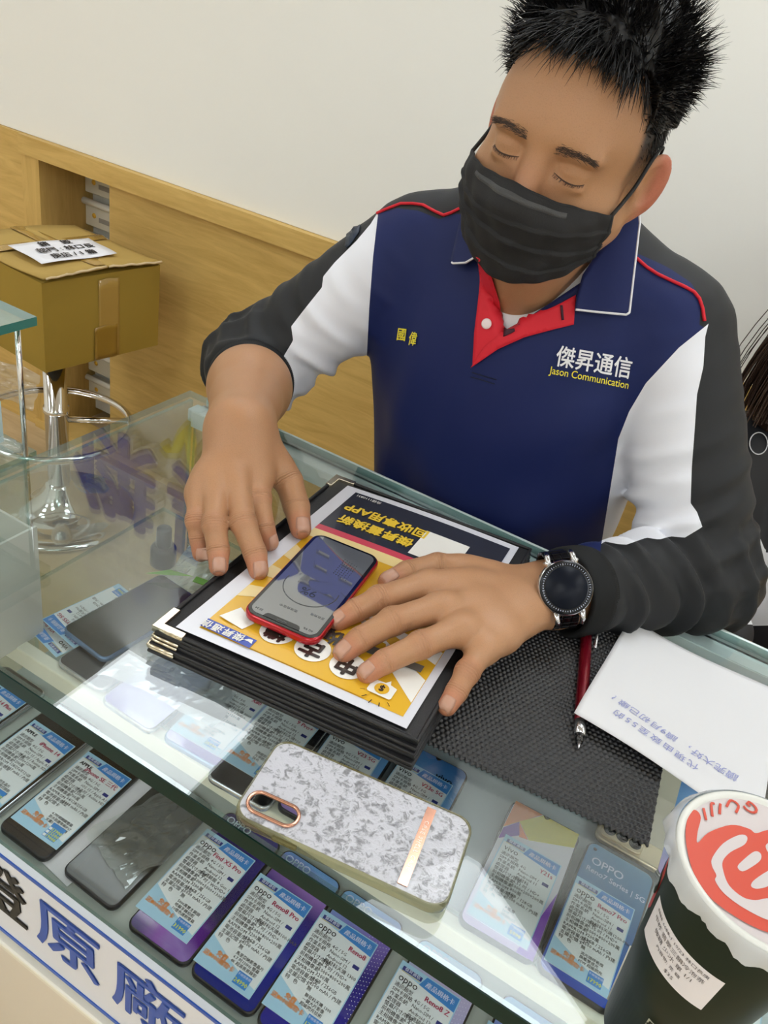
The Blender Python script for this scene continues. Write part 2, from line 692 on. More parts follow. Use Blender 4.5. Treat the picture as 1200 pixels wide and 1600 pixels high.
ct = thing('display_counter', 'glass-topped display counter with phones inside, lettered strip along its front', 'display counter', (0, 0, 0))
glass_plate('glass_top', (GX0, GY0, GT - 0.010), (GX1, GY1, GT), m_glass, m_gedge, ct, [(0, -1, 0)])
box('front_lip', (GX0, GY0 - 0.0012, GT - 0.0175), (GX1, GY0 - 0.0002, GT - 0.0002), m_gedge, ct)
glass_plate('glass_front', (GX0 + 0.012, GY0 + 0.004, 0.632), (GX1, GY0 + 0.010, GT - 0.0105), glass_mat('front_glass', (0.97, 0.982, 0.98, 1), 0.006, gain=0.07), m_gedge, ct, [])
glass_plate('glass_side', (GX0 + 0.004, GY0 + 0.004, 0.30), (GX0 + 0.010, GY1 - 0.004, GT - 0.0105), m_glass_side, m_gedge, ct, [])
# row shelves
SH1, SH2 = 0.612, 0.748
STEPY = 0.474
box('lower_shelf', (GX0 + 0.011, GY0 + 0.011, SH1 - 0.02), (GX1, 0.60, SH1), m_shelfwhite, ct)
glass_plate('upper_shelf', (GX0 + 0.011, STEPY, SH2 - 0.008), (GX1, GY1 - 0.06, SH2 - 0.001), glass_mat('shelf_glass', (0.92, 0.94, 0.935, 1), 0.03, gain=0.5), m_gedge, ct, [])
box('shelf_liner', (-0.50, STEPY + 0.012, SH2 - 0.012), (GX1, GY1 - 0.065, SH2 - 0.0085), mat('shelf_liner', rgb(222, 230, 236), 0.5, var=0.12, vscale=14), ct)
box('shelf_rail', (GX0 + 0.011, STEPY - 0.016, SH2 - 0.025), (GX1, STEPY - 0.0005, SH2 + 0.001), m_cream, ct, 0.002)
# rear rail under the glass, corner block
bm = bmesh.new()
bm_box(bm, (GX1 - GX0 - 0.06, 0.004, 0.030), ((GX0 + GX1) / 2, GY1 - 0.006, GT - 0.026))
bm_box(bm, (GX1 - GX0 - 0.06, 0.026, 0.004), ((GX0 + GX1) / 2, GY1 - 0.017, GT - 0.0130))
bm_box(bm, (GX1 - GX0 - 0.06, 0.004, 0.024), ((GX0 + GX1) / 2, GY1 - 0.029, GT - 0.024))
bm_obj('rear_rail', bm, m_alu, ct)
box('rail_lip', (GX0 + 0.03, GY1 + 0.0005, GT - 0.024), (GX1, GY1 + 0.004, GT + 0.001), m_alu, ct, 0.001)
box('corner_block', (GX0 + 0.022, GY1 - 0.030, GT - 0.030), (GX0 + 0.044, GY1 - 0.008, GT - 0.0105), mat('corner_acrylic', rgb(206, 226, 226), 0.3), ct, 0.002)
glass_plate('rear_door', (GX0 + 0.03, GY1 - 0.024, 0.62), (GX1, GY1 - 0.019, GT - 0.030), glass_mat('door_glass', (0.95, 0.97, 0.96, 1), 0.05), m_gedge, ct, [])
# lower cabinet and the lettered front strip
box('base_front', (GX0, GY0, 0.0), (GX1, GY0 + 0.018, 0.462), mat('counter_white', rgb(226, 216, 200), 0.4), ct)
box('base_ledge', (GX0, GY0 - 0.014, 0.462), (GX1, GY0 + 0.02, 0.474), mat('ledge_white', rgb(236, 230, 214), 0.35), ct, 0.003)
box('base_side', (GX0, GY0 + 0.02, 0.0), (GX0 + 0.012, GY1 - 0.02, 0.07), m_white_lam, ct)
st = box('sign_strip', (GX0, GY0 - 0.004, 0.478), (GX1, GY0 + 0.0035, 0.640), mat('strip_white', rgb(226, 228, 236), 0.35), ct)
m_stblue = mat('strip_blue', rgb(36, 84, 178), 0.35)
m_black = mat('ink_black', rgb(24, 24, 26), 0.5)
box('blue_line', (GX0, GY0 - 0.0052, 0.6355), (GX1, GY0 - 0.0038, 0.6405), m_stblue, st)
box('blue_line', (GX0, GY0 - 0.0052, 0.478), (GX1, GY0 - 0.0038, 0.484), m_stblue, st)

for ch, x, m_ in (('證', -0.492, m_black), ('原', -0.383, m_stblue), ('廠', -0.272, m_stblue)):
    text('strip_lettering', ch, 0.100, m_, st, (x, GY0 - 0.0046, 0.564), (math.pi / 2, 0, 0), bold=0.0016, res=4)
# neighbouring counter on the left with its glass riser
c2 = thing('display_counter', 'neighbouring glass counter at the left edge carrying a glass riser shelf', 'display counter', (0, 0, 0))
glass_plate('glass_top', (-1.30, -0.2, GT - 0.010), (-0.712, 0.585, GT), m_glass, m_gedge, c2, [])
glass_plate('glass_side', (-1.29, 0.57, 0.40), (-0.72, 0.576, GT - 0.0105), m_glass_side, m_gedge, c2, [])
box('base', (-1.29, -0.2, 0.0), (-0.72, 0.576, 0.398), m_white_lam, c2)
rs_ = thing('riser_shelf', 'small glass riser shelf on chrome rods at the left edge of the view', 'shelf', (-0.9, 0.40, GT + 0.0005))
m_chrome = mat('chrome', rgb(225, 225, 225), 0.08, 1.0)
glass_plate('shelf_plate', (-0.22, -0.25, 0.166), (0.205, 0.182, 0.176), glass_mat('riser_glass', (0.85, 0.95, 0.94, 1), 0.05, milky=0.25, milk_col=rgb(205, 232, 230)), mat('riser_edge', rgb(60, 120, 112), 0.1), rs_, [(1, 0, 0), (0, -1, 0), (0, 1, 0)])
for x, y in ((0.19, 0.168), (-0.20, 0.168), (0.19, -0.23), (-0.20, -0.23)):
    tube('chrome_rod', [(x, y, 0.0), (x, y, 0.1655)], 0.0032, m_chrome, rs_, 12)
tg = tag(box('price_card', (-0.758, 0.520, GT + 0.0008), (-0.752, 0.572, GT + 0.055), mat('pale_card', rgb(206, 226, 226), 0.5)), 'small pale price card standing at foot of the chrome rod', 'price card')
tt = thing('tube', 'clear plastic tube lying at the foot of the chrome rod', 'tube', (-0.742, 0.557, GT + 0.009), (0, math.pi / 2, 0.3))
lathe('barrel', [(0.0, -0.03), (0.0085, -0.03), (0.0085, 0.02), (0.006, 0.022), (0.006, 0.030), (0, 0.030)], glass_mat('clear_plastic', (0.9, 0.95, 0.95, 1), 0.06, milky=0.2), tt, 20)
# ------------------------------------------------------------------ the clerk
HP = np.array([-0.256, 0.869, 1.359])                  # head centre between the ears
HYAW, HPIT, HROL = math.radians(0), math.radians(9), math.radians(8)


def rotm(yaw, pit, rol):
    return np.array((Matrix.Rotation(yaw, 3, 'Z') @ Matrix.Rotation(pit, 3, 'X') @ Matrix.Rotation(rol, 3, 'Y')))


HR = rotm(HYAW, HPIT, HROL)                            # columns = head axes in the world
HS = 1.0


def hw(p):
    return HR @ (np.array(p, float) * HS) + HP


def hell(c, r, R=None):
    A = HR.T if R is None else (HR @ np.array(R).T).T
    return ell(hw(c), np.array(r) * HS, A)


def hrc(a, b, ra, rb):
    return rc(hw(a), hw(b), ra * HS, rb * HS)


# arms: shoulder, elbow, wrist (right arm is left in the picture)
SR, ER, WR = np.array((-0.470, 0.985, 1.175)), np.array((-0.590, 0.845, 1.000)), np.array((-0.466, 0.652, 1.030))
SL, EL, WL = np.array((-0.088, 1.000, 1.180)), np.array((0.030, 0.900, 0.945)), np.array((-0.088, 0.722, 0.962))
HANDR = {
    'index': [(-0.4177, 0.6266, 1.000), (-0.3989, 0.6032, 0.990), (-0.3767, 0.5854, 0.972), (-0.3669, 0.5841, 0.960)],
    'middle': [(-0.4257, 0.5989, 1.002), (-0.3862, 0.5613, 0.986), (-0.3611, 0.5506, 0.967), (-0.3486, 0.5414, 0.957)],
    'ring': [(-0.4379, 0.5808, 0.997), (-0.4072, 0.5423, 0.983), (-0.3922, 0.5317, 0.965), (-0.3809, 0.5193, 0.957)],
    'pinky': [(-0.4511, 0.5708, 0.989), (-0.4312, 0.5439, 0.975), (-0.4228, 0.5393, 0.961), (-0.415, 0.5335, 0.948)],
    'thumb': [(-0.4383, 0.6616, 1.006), (-0.4010, 0.6613, 0.986), (-0.3772, 0.6462, 0.970), (-0.3563, 0.6260, 0.961)]}
HANDL = {
    'index': [(-0.1987, 0.6183, 0.976), (-0.2252, 0.5664, 0.974), (-0.2387, 0.5486, 0.964), (-0.2470, 0.5310, 0.957)],
    'middle': [(-0.1707, 0.5918, 0.980), (-0.1993, 0.5453, 0.975), (-0.2146, 0.5158, 0.964), (-0.2205, 0.4986, 0.957)],
    'ring': [(-0.1426, 0.5786, 0.978), (-0.1642, 0.5367, 0.973), (-0.1829, 0.5074, 0.963), (-0.1905, 0.4900, 0.957)],
    'pinky': [(-0.1164, 0.5805, 0.970), (-0.1175, 0.5448, 0.963), (-0.1173, 0.5265, 0.953), (-0.1176, 0.5100, 0.948)],
    'thumb': [(-0.1600, 0.6900, 0.962), (-0.2104, 0.6718, 0.960), (-0.2298, 0.6410, 0.958), (-0.2400, 0.6185, 0.956)]}
FR_ = {'index': (0.0140, 0.0125, 0.0114, 0.0098), 'middle': (0.0140, 0.0128, 0.0117, 0.0101), 'ring': (0.0136, 0.0122, 0.0111, 0.0096),
       'pinky': (0.0124, 0.0108, 0.0100, 0.0088), 'thumb': (0.0175, 0.0158, 0.0145, 0.0115)}


def hand_prim(H, W, fore, side):
    fing = {f: chain([np.array(q) for q in H[f]], FR_[f], 0.003) for f in H}
    # knuckle bulges
    kn = []
    for f in ('index', 'middle', 'ring', 'pinky'):
        p = np.array(H[f][1])
        kn.append((f, ell(p + (0, 0, 0.0012), np.array((1, 1, 1)) * FR_[f][1] * 1.06)))
    Wp = np.array(W)
    mc = []
    for f in ('index', 'middle', 'ring', 'pinky'):
        m_ = np.array(H[f][0])
        base = Wp + (m_ - Wp) * 0.18
        mc.append(rc(base, m_ - np.array((0, 0, 0.003)), 0.021, 0.0152 if f != 'pinky' else 0.0145))
    th = np.array(H['thumb'][0])
    mc.append(rc(Wp + (th - Wp) * 0.1, np.array(H['thumb'][1]) * 0.55 + th * 0.45, 0.022, 0.0165))
    im, pm = np.array(H['index'][0]), np.array(H['pinky'][0])
    web = rc(im * 0.8 + Wp * 0.2, pm * 0.8 + Wp * 0.2, 0.0150, 0.0145)
    mc.append(web)
    # fleshy web between thumb and index
    mc.append(rc(th * 0.6 + np.array(H['thumb'][1]) * 0.4, im * 0.65 + Wp * 0.35, 0.0135, 0.0145))
    lo = np.min([p[1] for p in list(fing.values()) + mc], 0)
    hi = np.max([p[2] for p in list(fing.values()) + mc], 0)

    def fn(X, Y, Z):
        F = None
        for f, p in fing.items():
            g = p[0](X, Y, Z)
            for kf, kp in kn:
                if kf == f:
                    g = smin(g, kp[0](X, Y, Z), 0.004)
            F = g if F is None else smin(F, g, 0.0012)
        P = mc[0][0](X, Y, Z)
        for p in mc[1:]:
            P = smin(P, p[0](X, Y, Z), 0.016)
        return smin(F, P, 0.011)
    return fn, lo, hi


BSTEP = 0.0022
vol = Vol((-0.70, 0.46, 0.86), (0.10, 1.16, 1.545), BSTEP)
# trunk and arms (mostly inside the clothes)
NB = np.array((-0.285, 0.985, 1.215))
vol.add(ell((-0.285, 0.995, 1.08), (0.165, 0.095, 0.16)), 0.0)
vol.add(ell((-0.275, 1.01, 0.95), (0.155, 0.105, 0.15)), 0.04)
vol.add(rc((-0.43, 0.995, 1.175), (-0.13, 1.0, 1.175), 0.045, 0.045), 0.05)
vol.add(rc(SR, ER, 0.044, 0.040), 0.03)
vol.add(rc(SL, EL, 0.044, 0.040), 0.03)
vol.add(rc(NB, hw((0, 0.012, -0.075)), 0.064, 0.058), 0.03)
vol.add(rc((-0.285, 0.935, 1.19), hw((0, -0.030, -0.085)), 0.045, 0.042), 0.03)
# head
vol.add(hell((0, 0.018, 0.046), (0.079, 0.098, 0.086)), 0.03)
vol.add(hell((0, -0.022, -0.022), (0.068, 0.070, 0.082)), 0.03)
vol.add(hell((0, -0.040, 0.035), (0.064, 0.052, 0.050)), 0.03)
for s in (-1, 1):
    vol.add(hell((s * 0.040, -0.044, -0.040), (0.036, 0.036, 0.042)), 0.02)
    vol.add(hrc((s * 0.060, 0.005, -0.055), (s * 0.022, -0.060, -0.088), 0.020, 0.019), 0.03)
vol.add(hrc((-0.014, -0.064, -0.090), (0.014, -0.064, -0.090), 0.019, 0.019), 0.03)
vol.add(hell((0, -0.077, 0.030), (0.050, 0.014, 0.011)), 0.018)
for s in (-1, 1):
    vol.cut(hell((s * 0.0325, -0.101, 0.010), (0.022, 0.0195, 0.0135)), 0.014)
    vol.add(hell((s * 0.0325, -0.0745, 0.007), (0.0165, 0.0128, 0.0115)), 0.005)
    vol.add(hell((s * 0.0330, -0.0800, -0.0045), (0.0160, 0.0060, 0.0040)), 0.007)   # lower lid pouch
    vol.add(hell((s * 0.0335, -0.0835, 0.0250), (0.0210, 0.0070, 0.0060)), 0.010)     # upper lid fold
vol.add(hrc((0, -0.083, 0.020), (0, -0.104, -0.028), 0.0085, 0.0125), 0.012)
vol.add(hell((0, -0.109, -0.036), (0.013, 0.012, 0.011)), 0.008)
# ears
for s in (-1, 1):
    a = math.radians(40)
    n_ = np.array((s * math.cos(a), -math.sin(a), 0.0))
    t_ = np.array((s * math.sin(a), math.cos(a), 0.0))
    u_ = np.array((0, 0.20, 0.98))
    u_ = u_ - n_ * (u_ @ n_)
    u_ /= np.linalg.norm(u_)
    t_ = np.cross(u_, n_) * (1 if np.dot(np.cross(u_, n_), t_) > 0 else -1)
    EB = np.array((n_, t_, u_))
    ec = np.array((s * 0.0865, 0.019, -0.009))
    vol.add(hell(ec, (0.0068, 0.0205, 0.0335), EB), 0.008)
    vol.add(hell(ec + t_ * -0.006 - u_ * 0.027, (0.0065, 0.0100, 0.0120), EB), 0.007)
    vol.add(hell(ec - n_ * 0.008 - t_ * 0.008, (0.012, 0.012, 0.022), EB), 0.010)
    vol.cut(hell(ec + n_ * 0.0080 - t_ * 0.003 + u_ * 0.003, (0.0080, 0.0125, 0.0215), EB), 0.003)
    vol.add(hell(ec + n_ * 0.0005 + t_ * 0.0050 + u_ * 0.004, (0.0035, 0.0030, 0.0150), EB), 0.003)
    vol.add(hell(ec + n_ * 0.0030 - t_ * 0.0150 - u_ * 0.006, (0.0042, 0.0042, 0.0075), EB), 0.004)
# forearms and hands
for S, E_, W_, H, r0, r1, sd in ((SR, ER, WR, HANDR, 0.050, 0.0355, -1), (SL, EL, WL, HANDL, 0.040, 0.0335, 1)):
    mid = E_ * 0.62 + W_ * 0.38
    fa = chain([E_, mid, W_], (r0, r0 * 0.98, r1), 0.02)
    hd = hand_prim(H, W_, E_, sd)
    lo = np.minimum(fa[1], hd[1])
    hi = np.maximum(fa[2], hd[2])

    def fn(X, Y, Z, fa=fa, hd=hd):
        return smin(fa[0](X, Y, Z), hd[0](X, Y, Z), 0.028)
    vol.add((fn, lo, hi), 0.02)
bpos, bq = vol.mesh()
del vol

# skin with a stubble mask on the sides of the head and redder ears, finger ends
m_skin = bpy.data.materials.new('skin')
m_skin.use_nodes = True
nt = m_skin.node_tree
pb = nt.nodes['Principled BSDF']
pb.inputs['Roughness'].default_value = 0.46
pb.inputs['Specular IOR Level'].default_value = 0.4
pb.inputs['Subsurface Weight'].default_value = 0.12
pb.inputs['Subsurface Radius'].default_value = (0.012, 0.005, 0.003)
pb.inputs['Subsurface Scale'].default_value = 1.0
tc = nt.nodes.new('ShaderNodeTexCoord')
n1 = nt.nodes.new('ShaderNodeTexNoise')
n1.inputs['Scale'].default_value = 22
n1.inputs['Detail'].default_value = 4
nt.links.new(tc.outputs['Object'], n1.inputs['Vector'])
mx = nt.nodes.new('ShaderNodeMixRGB')
mx.inputs[1].default_value = rgb(176, 130, 94)
mx.inputs[2].default_value = rgb(186, 140, 104)
nt.links.new(n1.outputs['Fac'], mx.inputs[0])


def attr_mix(prev, name, col, lo=0.0, hi=1.0):
    a = nt.nodes.new('ShaderNodeAttribute')
    a.attribute_name = name
    mr = nt.nodes.new('ShaderNodeMapRange')
    mr.inputs['From Min'].default_value = lo
    mr.inputs['From Max'].default_value = hi
    nt.links.new(a.outputs['Fac'], mr.inputs['Value'])
    x = nt.nodes.new('ShaderNodeMixRGB')
    nt.links.new(mr.outputs[0], x.inputs[0])
    nt.links.new(prev, x.inputs[1])
    x.inputs[2].default_value = col
    return x.outputs[0]


c_ = attr_mix(mx.outputs[0], 'ruddy', rgb(190, 116, 92))
n3 = nt.nodes.new('ShaderNodeTexNoise')
n3.inputs['Scale'].default_value = 900
nt.links.new(tc.outputs['Object'], n3.inputs['Vector'])
a = nt.nodes.new('ShaderNodeAttribute')
a.attribute_name = 'stubble'
mu = nt.nodes.new('ShaderNodeMath')
mu.operation = 'MULTIPLY_ADD'
mu.inputs[1].default_value = 0.5
nt.links.new(n3.outputs['Fac'], mu.inputs[0])
mu2 = nt.nodes.new('ShaderNodeMath')
mu2.operation = 'SUBTRACT'
nt.links.new(a.outputs['Fac'], mu2.inputs[0])
mu2.inputs[1].default_value = 0.25
nt.links.new(mu2.outputs[0], mu.inputs[2])
cl = nt.nodes.new('ShaderNodeClamp')
nt.links.new(mu.outputs[0], cl.inputs[0])
x = nt.nodes.new('ShaderNodeMixRGB')
nt.links.new(cl.outputs[0], x.inputs[0])
nt.links.new(c_, x.inputs[1])
x.inputs[2].default_value = rgb(30, 26, 24)
nt.links.new(x.outputs[0], pb.inputs['Base Color'])
kd = nt.nodes.new('ShaderNodeAttribute')
kd.attribute_name = 'joint_dist'
kw = nt.nodes.new('ShaderNodeAttribute')
kw.attribute_name = 'joint_fade'
kn_ = nt.nodes.new('ShaderNodeTexNoise')
kn_.inputs['Scale'].default_value = 160
nt.links.new(tc.outputs['Object'], kn_.inputs['Vector'])
k1 = nt.nodes.new('ShaderNodeMath')
k1.operation = 'MULTIPLY_ADD'
k1.inputs[1].default_value = 5.0
nt.links.new(kn_.outputs['Fac'], k1.inputs[0])
nt.links.new(kd.outputs['Fac'], k1.inputs[2])
k2 = nt.nodes.new('ShaderNodeMath')
k2.operation = 'SINE'
nt.links.new(k1.outputs[0], k2.inputs[0])
k3 = nt.nodes.new('ShaderNodeMath')
k3.operation = 'MULTIPLY'
nt.links.new(k2.outputs[0], k3.inputs[0])
nt.links.new(kw.outputs['Fac'], k3.inputs[1])
n2 = nt.nodes.new('ShaderNodeTexVoronoi')
n2.inputs['Scale'].default_value = 700
nt.links.new(tc.outputs['Object'], n2.inputs['Vector'])
bp = nt.nodes.new('ShaderNodeBump')
bp.inputs['Strength'].default_value = 0.12
bp.inputs['Distance'].default_value = 0.0006
nt.links.new(n2.outputs['Distance'], bp.inputs['Height'])
bp2 = nt.nodes.new('ShaderNodeBump')
bp2.inputs['Strength'].default_value = 0.8
bp2.inputs['Distance'].default_value = 0.0005
nt.links.new(k3.outputs[0], bp2.inputs['Height'])
nt.links.new(bp.outputs[0], bp2.inputs['Normal'])
nt.links.new(bp2.outputs[0], pb.inputs['Normal'])

person = thing('person', 'man in black face mask and navy polo shirt, both hands on the folder', 'person', (-0.285, 1.0, 0.0))
PO = np.array((-0.285, 1.0, 0.0))
body = big_mesh('body', bpos - PO, bq, m_skin, person)
bloc = (bpos - HP) @ HR / HS                      # head coordinates of every body vertex
hx, hy, hz = bloc[:, 0], bloc[:, 1], bloc[:, 2]


def sstep(a, b, x):
    t = np.clip((x - a) / (b - a), 0, 1)
    return t * t * (3 - 2 * t)


ishead = (hz > -0.10) & (bpos[:, 2] > 1.2)
# the front hairline of the faded sides runs from temple to sideburn
side = sstep(0.050, 0.060, np.abs(hx)) * sstep(-0.042, -0.026, hy - 0.25 * np.clip(-hz, 0, 1) + 0.10 * np.clip(hz - 0.03, 0, 1))
side = np.maximum(side, sstep(0.03, 0.05, hy))
stub = side * sstep(-0.040, 0.045, hz + 0.02 * (hy > 0.02)) * ishead
isear = ishead & (np.abs(hx) > 0.0795) & (hz < 0.033) & (hz > -0.05)
stub[isear] = 0
vattr(body, 'stubble', stub)
rud = np.where(isear, sstep(0.080, 0.094, np.abs(hx)) * 1.0, 0)
rud = np.maximum(rud, 0.25 * np.exp(-((hx) ** 2 / 0.0009 + (hy + 0.10) ** 2 / 0.0009 + (hz + 0.02) ** 2 / 0.0009)))
for H in (HANDR, HANDL):
    for f in H:
        t1 = np.array(H[f][3])
        d = np.linalg.norm(bpos - t1, axis=1)
        rud = np.maximum(rud, 0.55 * (1 - sstep(0.008, 0.026, d)))
        for q, am in ((1, 0.35), (2, 0.22)):
            d = np.linalg.norm(bpos - np.array(H[f][q]), axis=1)
            rud = np.maximum(rud, am * (1 - sstep(0.008, 0.018, d)))
vattr(body, 'ruddy', rud)
jd, jw = np.zeros(len(bpos)), np.zeros(len(bpos))
for H in (HANDR, HANDL):
    for f in H:
        for q in (1, 2):
            c = np.array(H[f][q])
            ax_ = np.array(H[f][q + 1]) - np.array(H[f][q - 1])
            ax_ /= np.linalg.norm(ax_)
            rel = bpos - c
            d = np.linalg.norm(rel, axis=1)
            al = rel @ ax_
            near = (d < FR_[f][q] * 1.9) & (bpos[:, 2] > c[2] - 0.003)
            wv_ = np.where(near, np.exp(-(al / (0.0042 if q == 1 else 0.0026)) ** 2) * sstep(-0.002, 0.004, bpos[:, 2] - c[2]), 0)
            up_ = wv_ > jw
            jd[up_] = al[up_] * 2 * math.pi / 0.0026
            jw[up_] = wv_[up_]
vattr(body, 'joint_dist', jd)
vattr(body, 'joint_fade', jw)
body_bvh = BVHTree.FromPolygons([Vector(v) for v in bpos], [tuple(int(i) for i in q) for q in bq])


def loc(p):
    return Vector(p) - Vector(PO)


# finger nails: small curved plates on the last joint
m_nail = mat('nail', rgb(196, 148, 126), 0.28, spec=0.5, sss=0.1)


def nail(H, f, r):
    a, b = Vector(H[f][2]), Vector(H[f][3])
    d = (b - a).normalized()
    e = (Vector(H[f][1]) - a).normalized()
    up = Vector((0, 0, 1)) if f != 'thumb' else None
    if up is None:
        up = Vector((0.55, -0.35, 0.75)) if H is HANDR else Vector((-0.2, -0.5, 0.85))
    up = (up - d * up.dot(d)).normalized()
    sd = d.cross(up)
    vs, fs = [], []
    nu, nv = 9, 9
    L, Wd = r * 1.45, r * 0.74
    for i in range(nu):
        for j in range(nv):
            u = i / (nu - 1) * 2 - 1
            v = j / (nv - 1) * 2 - 1
            # squircle outline
            q = math.sqrt(max(0, 1 - 0.35 * u * u))
            p0 = b + d * (r * 0.12 + u * L * 0.5) + sd * (v * Wd * q)
            o = p0 + up * 0.03
            hit = body_bvh.ray_cast(o, -up, 0.06)
            zz = hit[0] if hit[0] is not None else p0
            # keep the plate stiff: a gentle arch instead of every dent
            lift = 0.0007 - 0.0004 * v * v
            vs.append(loc(zz + up * lift))
    for i in range(nu - 1):
        for j in range(nv - 1):
            fs.append((i * nv + j, i * nv + j + 1, (i + 1) * nv + j + 1, (i + 1) * nv + j))
    o = mesh('fingernail', vs, fs, m_nail, body, smooth=True)
    md = o.modifiers.new('thick', 'SOLIDIFY')
    md.thickness = 0.0006
    return o


for H in (HANDR, HANDL):
    for f in H:
        nail(H, f, FR_[f][3])
# ------------------------------------------------------------------ polo shirt
def pline(pts, v):
    xs, zs = zip(*pts)
    return np.interp(v, xs, zs)


CUFR = ER + (WR - ER) * 0.26
CUFL = EL + (WL - EL) * 0.84
rng = np.random.RandomState(4)


def seg_info(a, b, X, Y, Z):
    ab = b - a
    L = np.linalg.norm(ab)
    d = ab / L
    t = ((X - a[0]) * d[0] + (Y - a[1]) * d[1] + (Z - a[2]) * d[2])
    tc_ = np.clip(t, 0, L)
    vx, vy, vz = X - a[0] - tc_ * d[0], Y - a[1] - tc_ * d[1], Z - a[2] - tc_ * d[2]
    dist = np.sqrt(vx ** 2 + vy ** 2 + vz ** 2)
    return t, L, d, vx, vy, vz, dist


def perp(d, ref):
    n = np.array(ref, float) - d * np.dot(ref, d)
    return n / np.linalg.norm(n)


def sleeve(S, E_, Cf, rS, rE0, rE1, rC, nU, nF, seed, amp_elbow):
    """two-piece sleeve; nU and nF point to the middle of the dark stripe on the upper and lower arm"""
    segs = [(S, E_, rS, rE0, nU, 0), (E_, Cf, rE1, rC, nF, 1)]

    def fn(X, Y, Z):
        out = None
        for a, b, ra, rb, nn, w_ in segs:
            t, L, d, vx, vy, vz, dist = seg_info(a, b, X, Y, Z)
            n = perp(d, nn)
            m_ = np.cross(d, n)
            cu = (vx * n[0] + vy * n[1] + vz * n[2])
            cv = (vx * m_[0] + vy * m_[1] + vz * m_[2])
            th = np.arctan2(cv, cu)
            u = np.clip(t / L, 0, 1)
            r = ra + (rb - ra) * u
            if w_ == 0:
                am = amp_elbow * np.clip((u - 0.30) / 0.6, 0, 1) ** 1.3 + 0.0012
                ph = t * 150 + 1.9 * np.sin(th + seed) + 0.9 * np.sin(2 * th + 1.7 * seed)
                fold = np.sin(ph) + 0.45 * np.sin(ph * 1.63 + 2.1 * np.sin(th * 2 + seed))
            else:
                am = amp_elbow * (1 - 0.55 * u) * np.clip(1.12 - u, 0, 1) ** 0.3 + 0.0010
                ph = t * 165 + 2.6 * np.sin(th - 0.6 + seed) + 0.8 * np.sin(3 * th)
                fold = np.sin(ph) + 0.4 * np.sin(ph * 1.5 + 1.3 * np.cos(th * 2 + seed))
            fold = np.where(fold > 0, fold, 0.7 * fold)
            am = am * (0.38 + 0.62 * (1 - np.cos(th)) / 2) if w_ == 0 else am
            f = (dist - r - am * fold) * 0.85
            out = f if out is None else smin(out, f, 0.022)
        # open the far end of the sleeve
        t, L, d, vx, vy, vz, dist = seg_info(E_, Cf, X, Y, Z)
        return np.maximum(out, t - L)
    lo = np.min([S, E_, Cf], 0) - 0.10
    hi = np.max([S, E_, Cf], 0) + 0.10
    return fn, lo, hi


SRs = np.array((-0.452, 0.985, 1.178))
SLs = np.array((-0.110, 0.998, 1.182))
SLV_R = sleeve(SRs, ER + np.array((-0.004, 0.006, 0.0)), CUFR, 0.070, 0.062, 0.060, 0.051, (-0.5, -0.10, 0.62), (-0.75, 0.05, 0.55), 0.4, 0.0075)
SLV_L = sleeve(SLs, EL + np.array((0.006, 0.004, 0.002)), CUFL, 0.072, 0.066, 0.062, 0.046, (0.97, -0.45, 0.05), (0.55, -0.80, -0.42), 2.2, 0.0080)


def torso_fn(X, Y, Z):
    f = ell((-0.283, 0.985, 1.085), (0.198, 0.122, 0.200))[0](X, Y, Z)
    f = smin(f, ell((-0.268, 0.995, 0.92), (0.186, 0.128, 0.24))[0](X, Y, Z), 0.06)
    f = smin(f, rc((-0.435, 0.99, 1.186), (-0.130, 0.998, 1.190), 0.062, 0.062)[0](X, Y, Z), 0.05)
    f = smin(f, rc((-0.40, 0.99, 1.215), (-0.295, 0.980, 1.262), 0.046, 0.062)[0](X, Y, Z), 0.04)
    f = smin(f, rc((-0.16, 0.995, 1.215), (-0.265, 0.980, 1.262), 0.046, 0.062)[0](X, Y, Z), 0.04)
    # soft drape folds running down from the shoulders and across the belly
    front = np.clip((1.0 - Y) / 0.10, 0, 1)
    q = 0.0048 * np.sin((X + 0.28) * 62 + 1.6 * np.sin(Z * 9) + 0.6) * np.clip((1.20 - Z) / 0.15, 0, 1) * np.clip((np.abs(X + 0.28) - 0.03) / 0.08, 0, 1)
    q = q + 0.0042 * np.sin((Z * 0.8 + X * 0.55) * 52 + 2.0 * np.sin(X * 14)) * np.clip((1.02 - Z) / 0.12, 0, 1)
    q = q + 0.0048 * np.sin((Z * 0.75 - X * 0.7) * 48 + 0.5) * np.clip((X + 0.26) / 0.10, 0, 1) * np.clip((1.12 - Z) / 0.08, 0, 1)
    f = f - q * front
    return np.maximum(f, 0.66 - Z)


ARMH = 0.03


def v_open(X, Y, Z):
    pts = [aty(*p, 0.885) for p in ((748, 402), (790, 520), (908, 440), (905, 330), (748, 330))]
    P = [(p.x, p.z) for p in pts]
    f = None
    for i in range(5):
        a, b = P[i], P[(i + 1) % 5]
        ex, ez = b[0] - a[0], b[1] - a[1]
        L = math.hypot(ex, ez)
        g = ((X - a[0]) * ez - (Z - a[1]) * ex) / L
        f = g if f is None else np.maximum(f, g)
    cx, cz = sum(p[0] for p in P) / 5, sum(p[1] for p in P) / 5
    s0 = 0
    for i in range(5):
        a, b = P[i], P[(i + 1) % 5]
        s0 += (cx - a[0]) * (b[1] - a[1]) - (cz - a[1]) * (b[0] - a[0])
    if s0 > 0:
        f = None
        for i in range(5):
            a, b = P[i], P[(i + 1) % 5]
            ex, ez = b[0] - a[0], b[1] - a[1]
            g = -((X - a[0]) * ez - (Z - a[1]) * ex) / math.hypot(ex, ez)
            f = g if f is None else np.maximum(f, g)
    return np.maximum(f, Y - 0.945)


def full(fn, lo, hi):
    return fn, np.array(lo), np.array(hi)


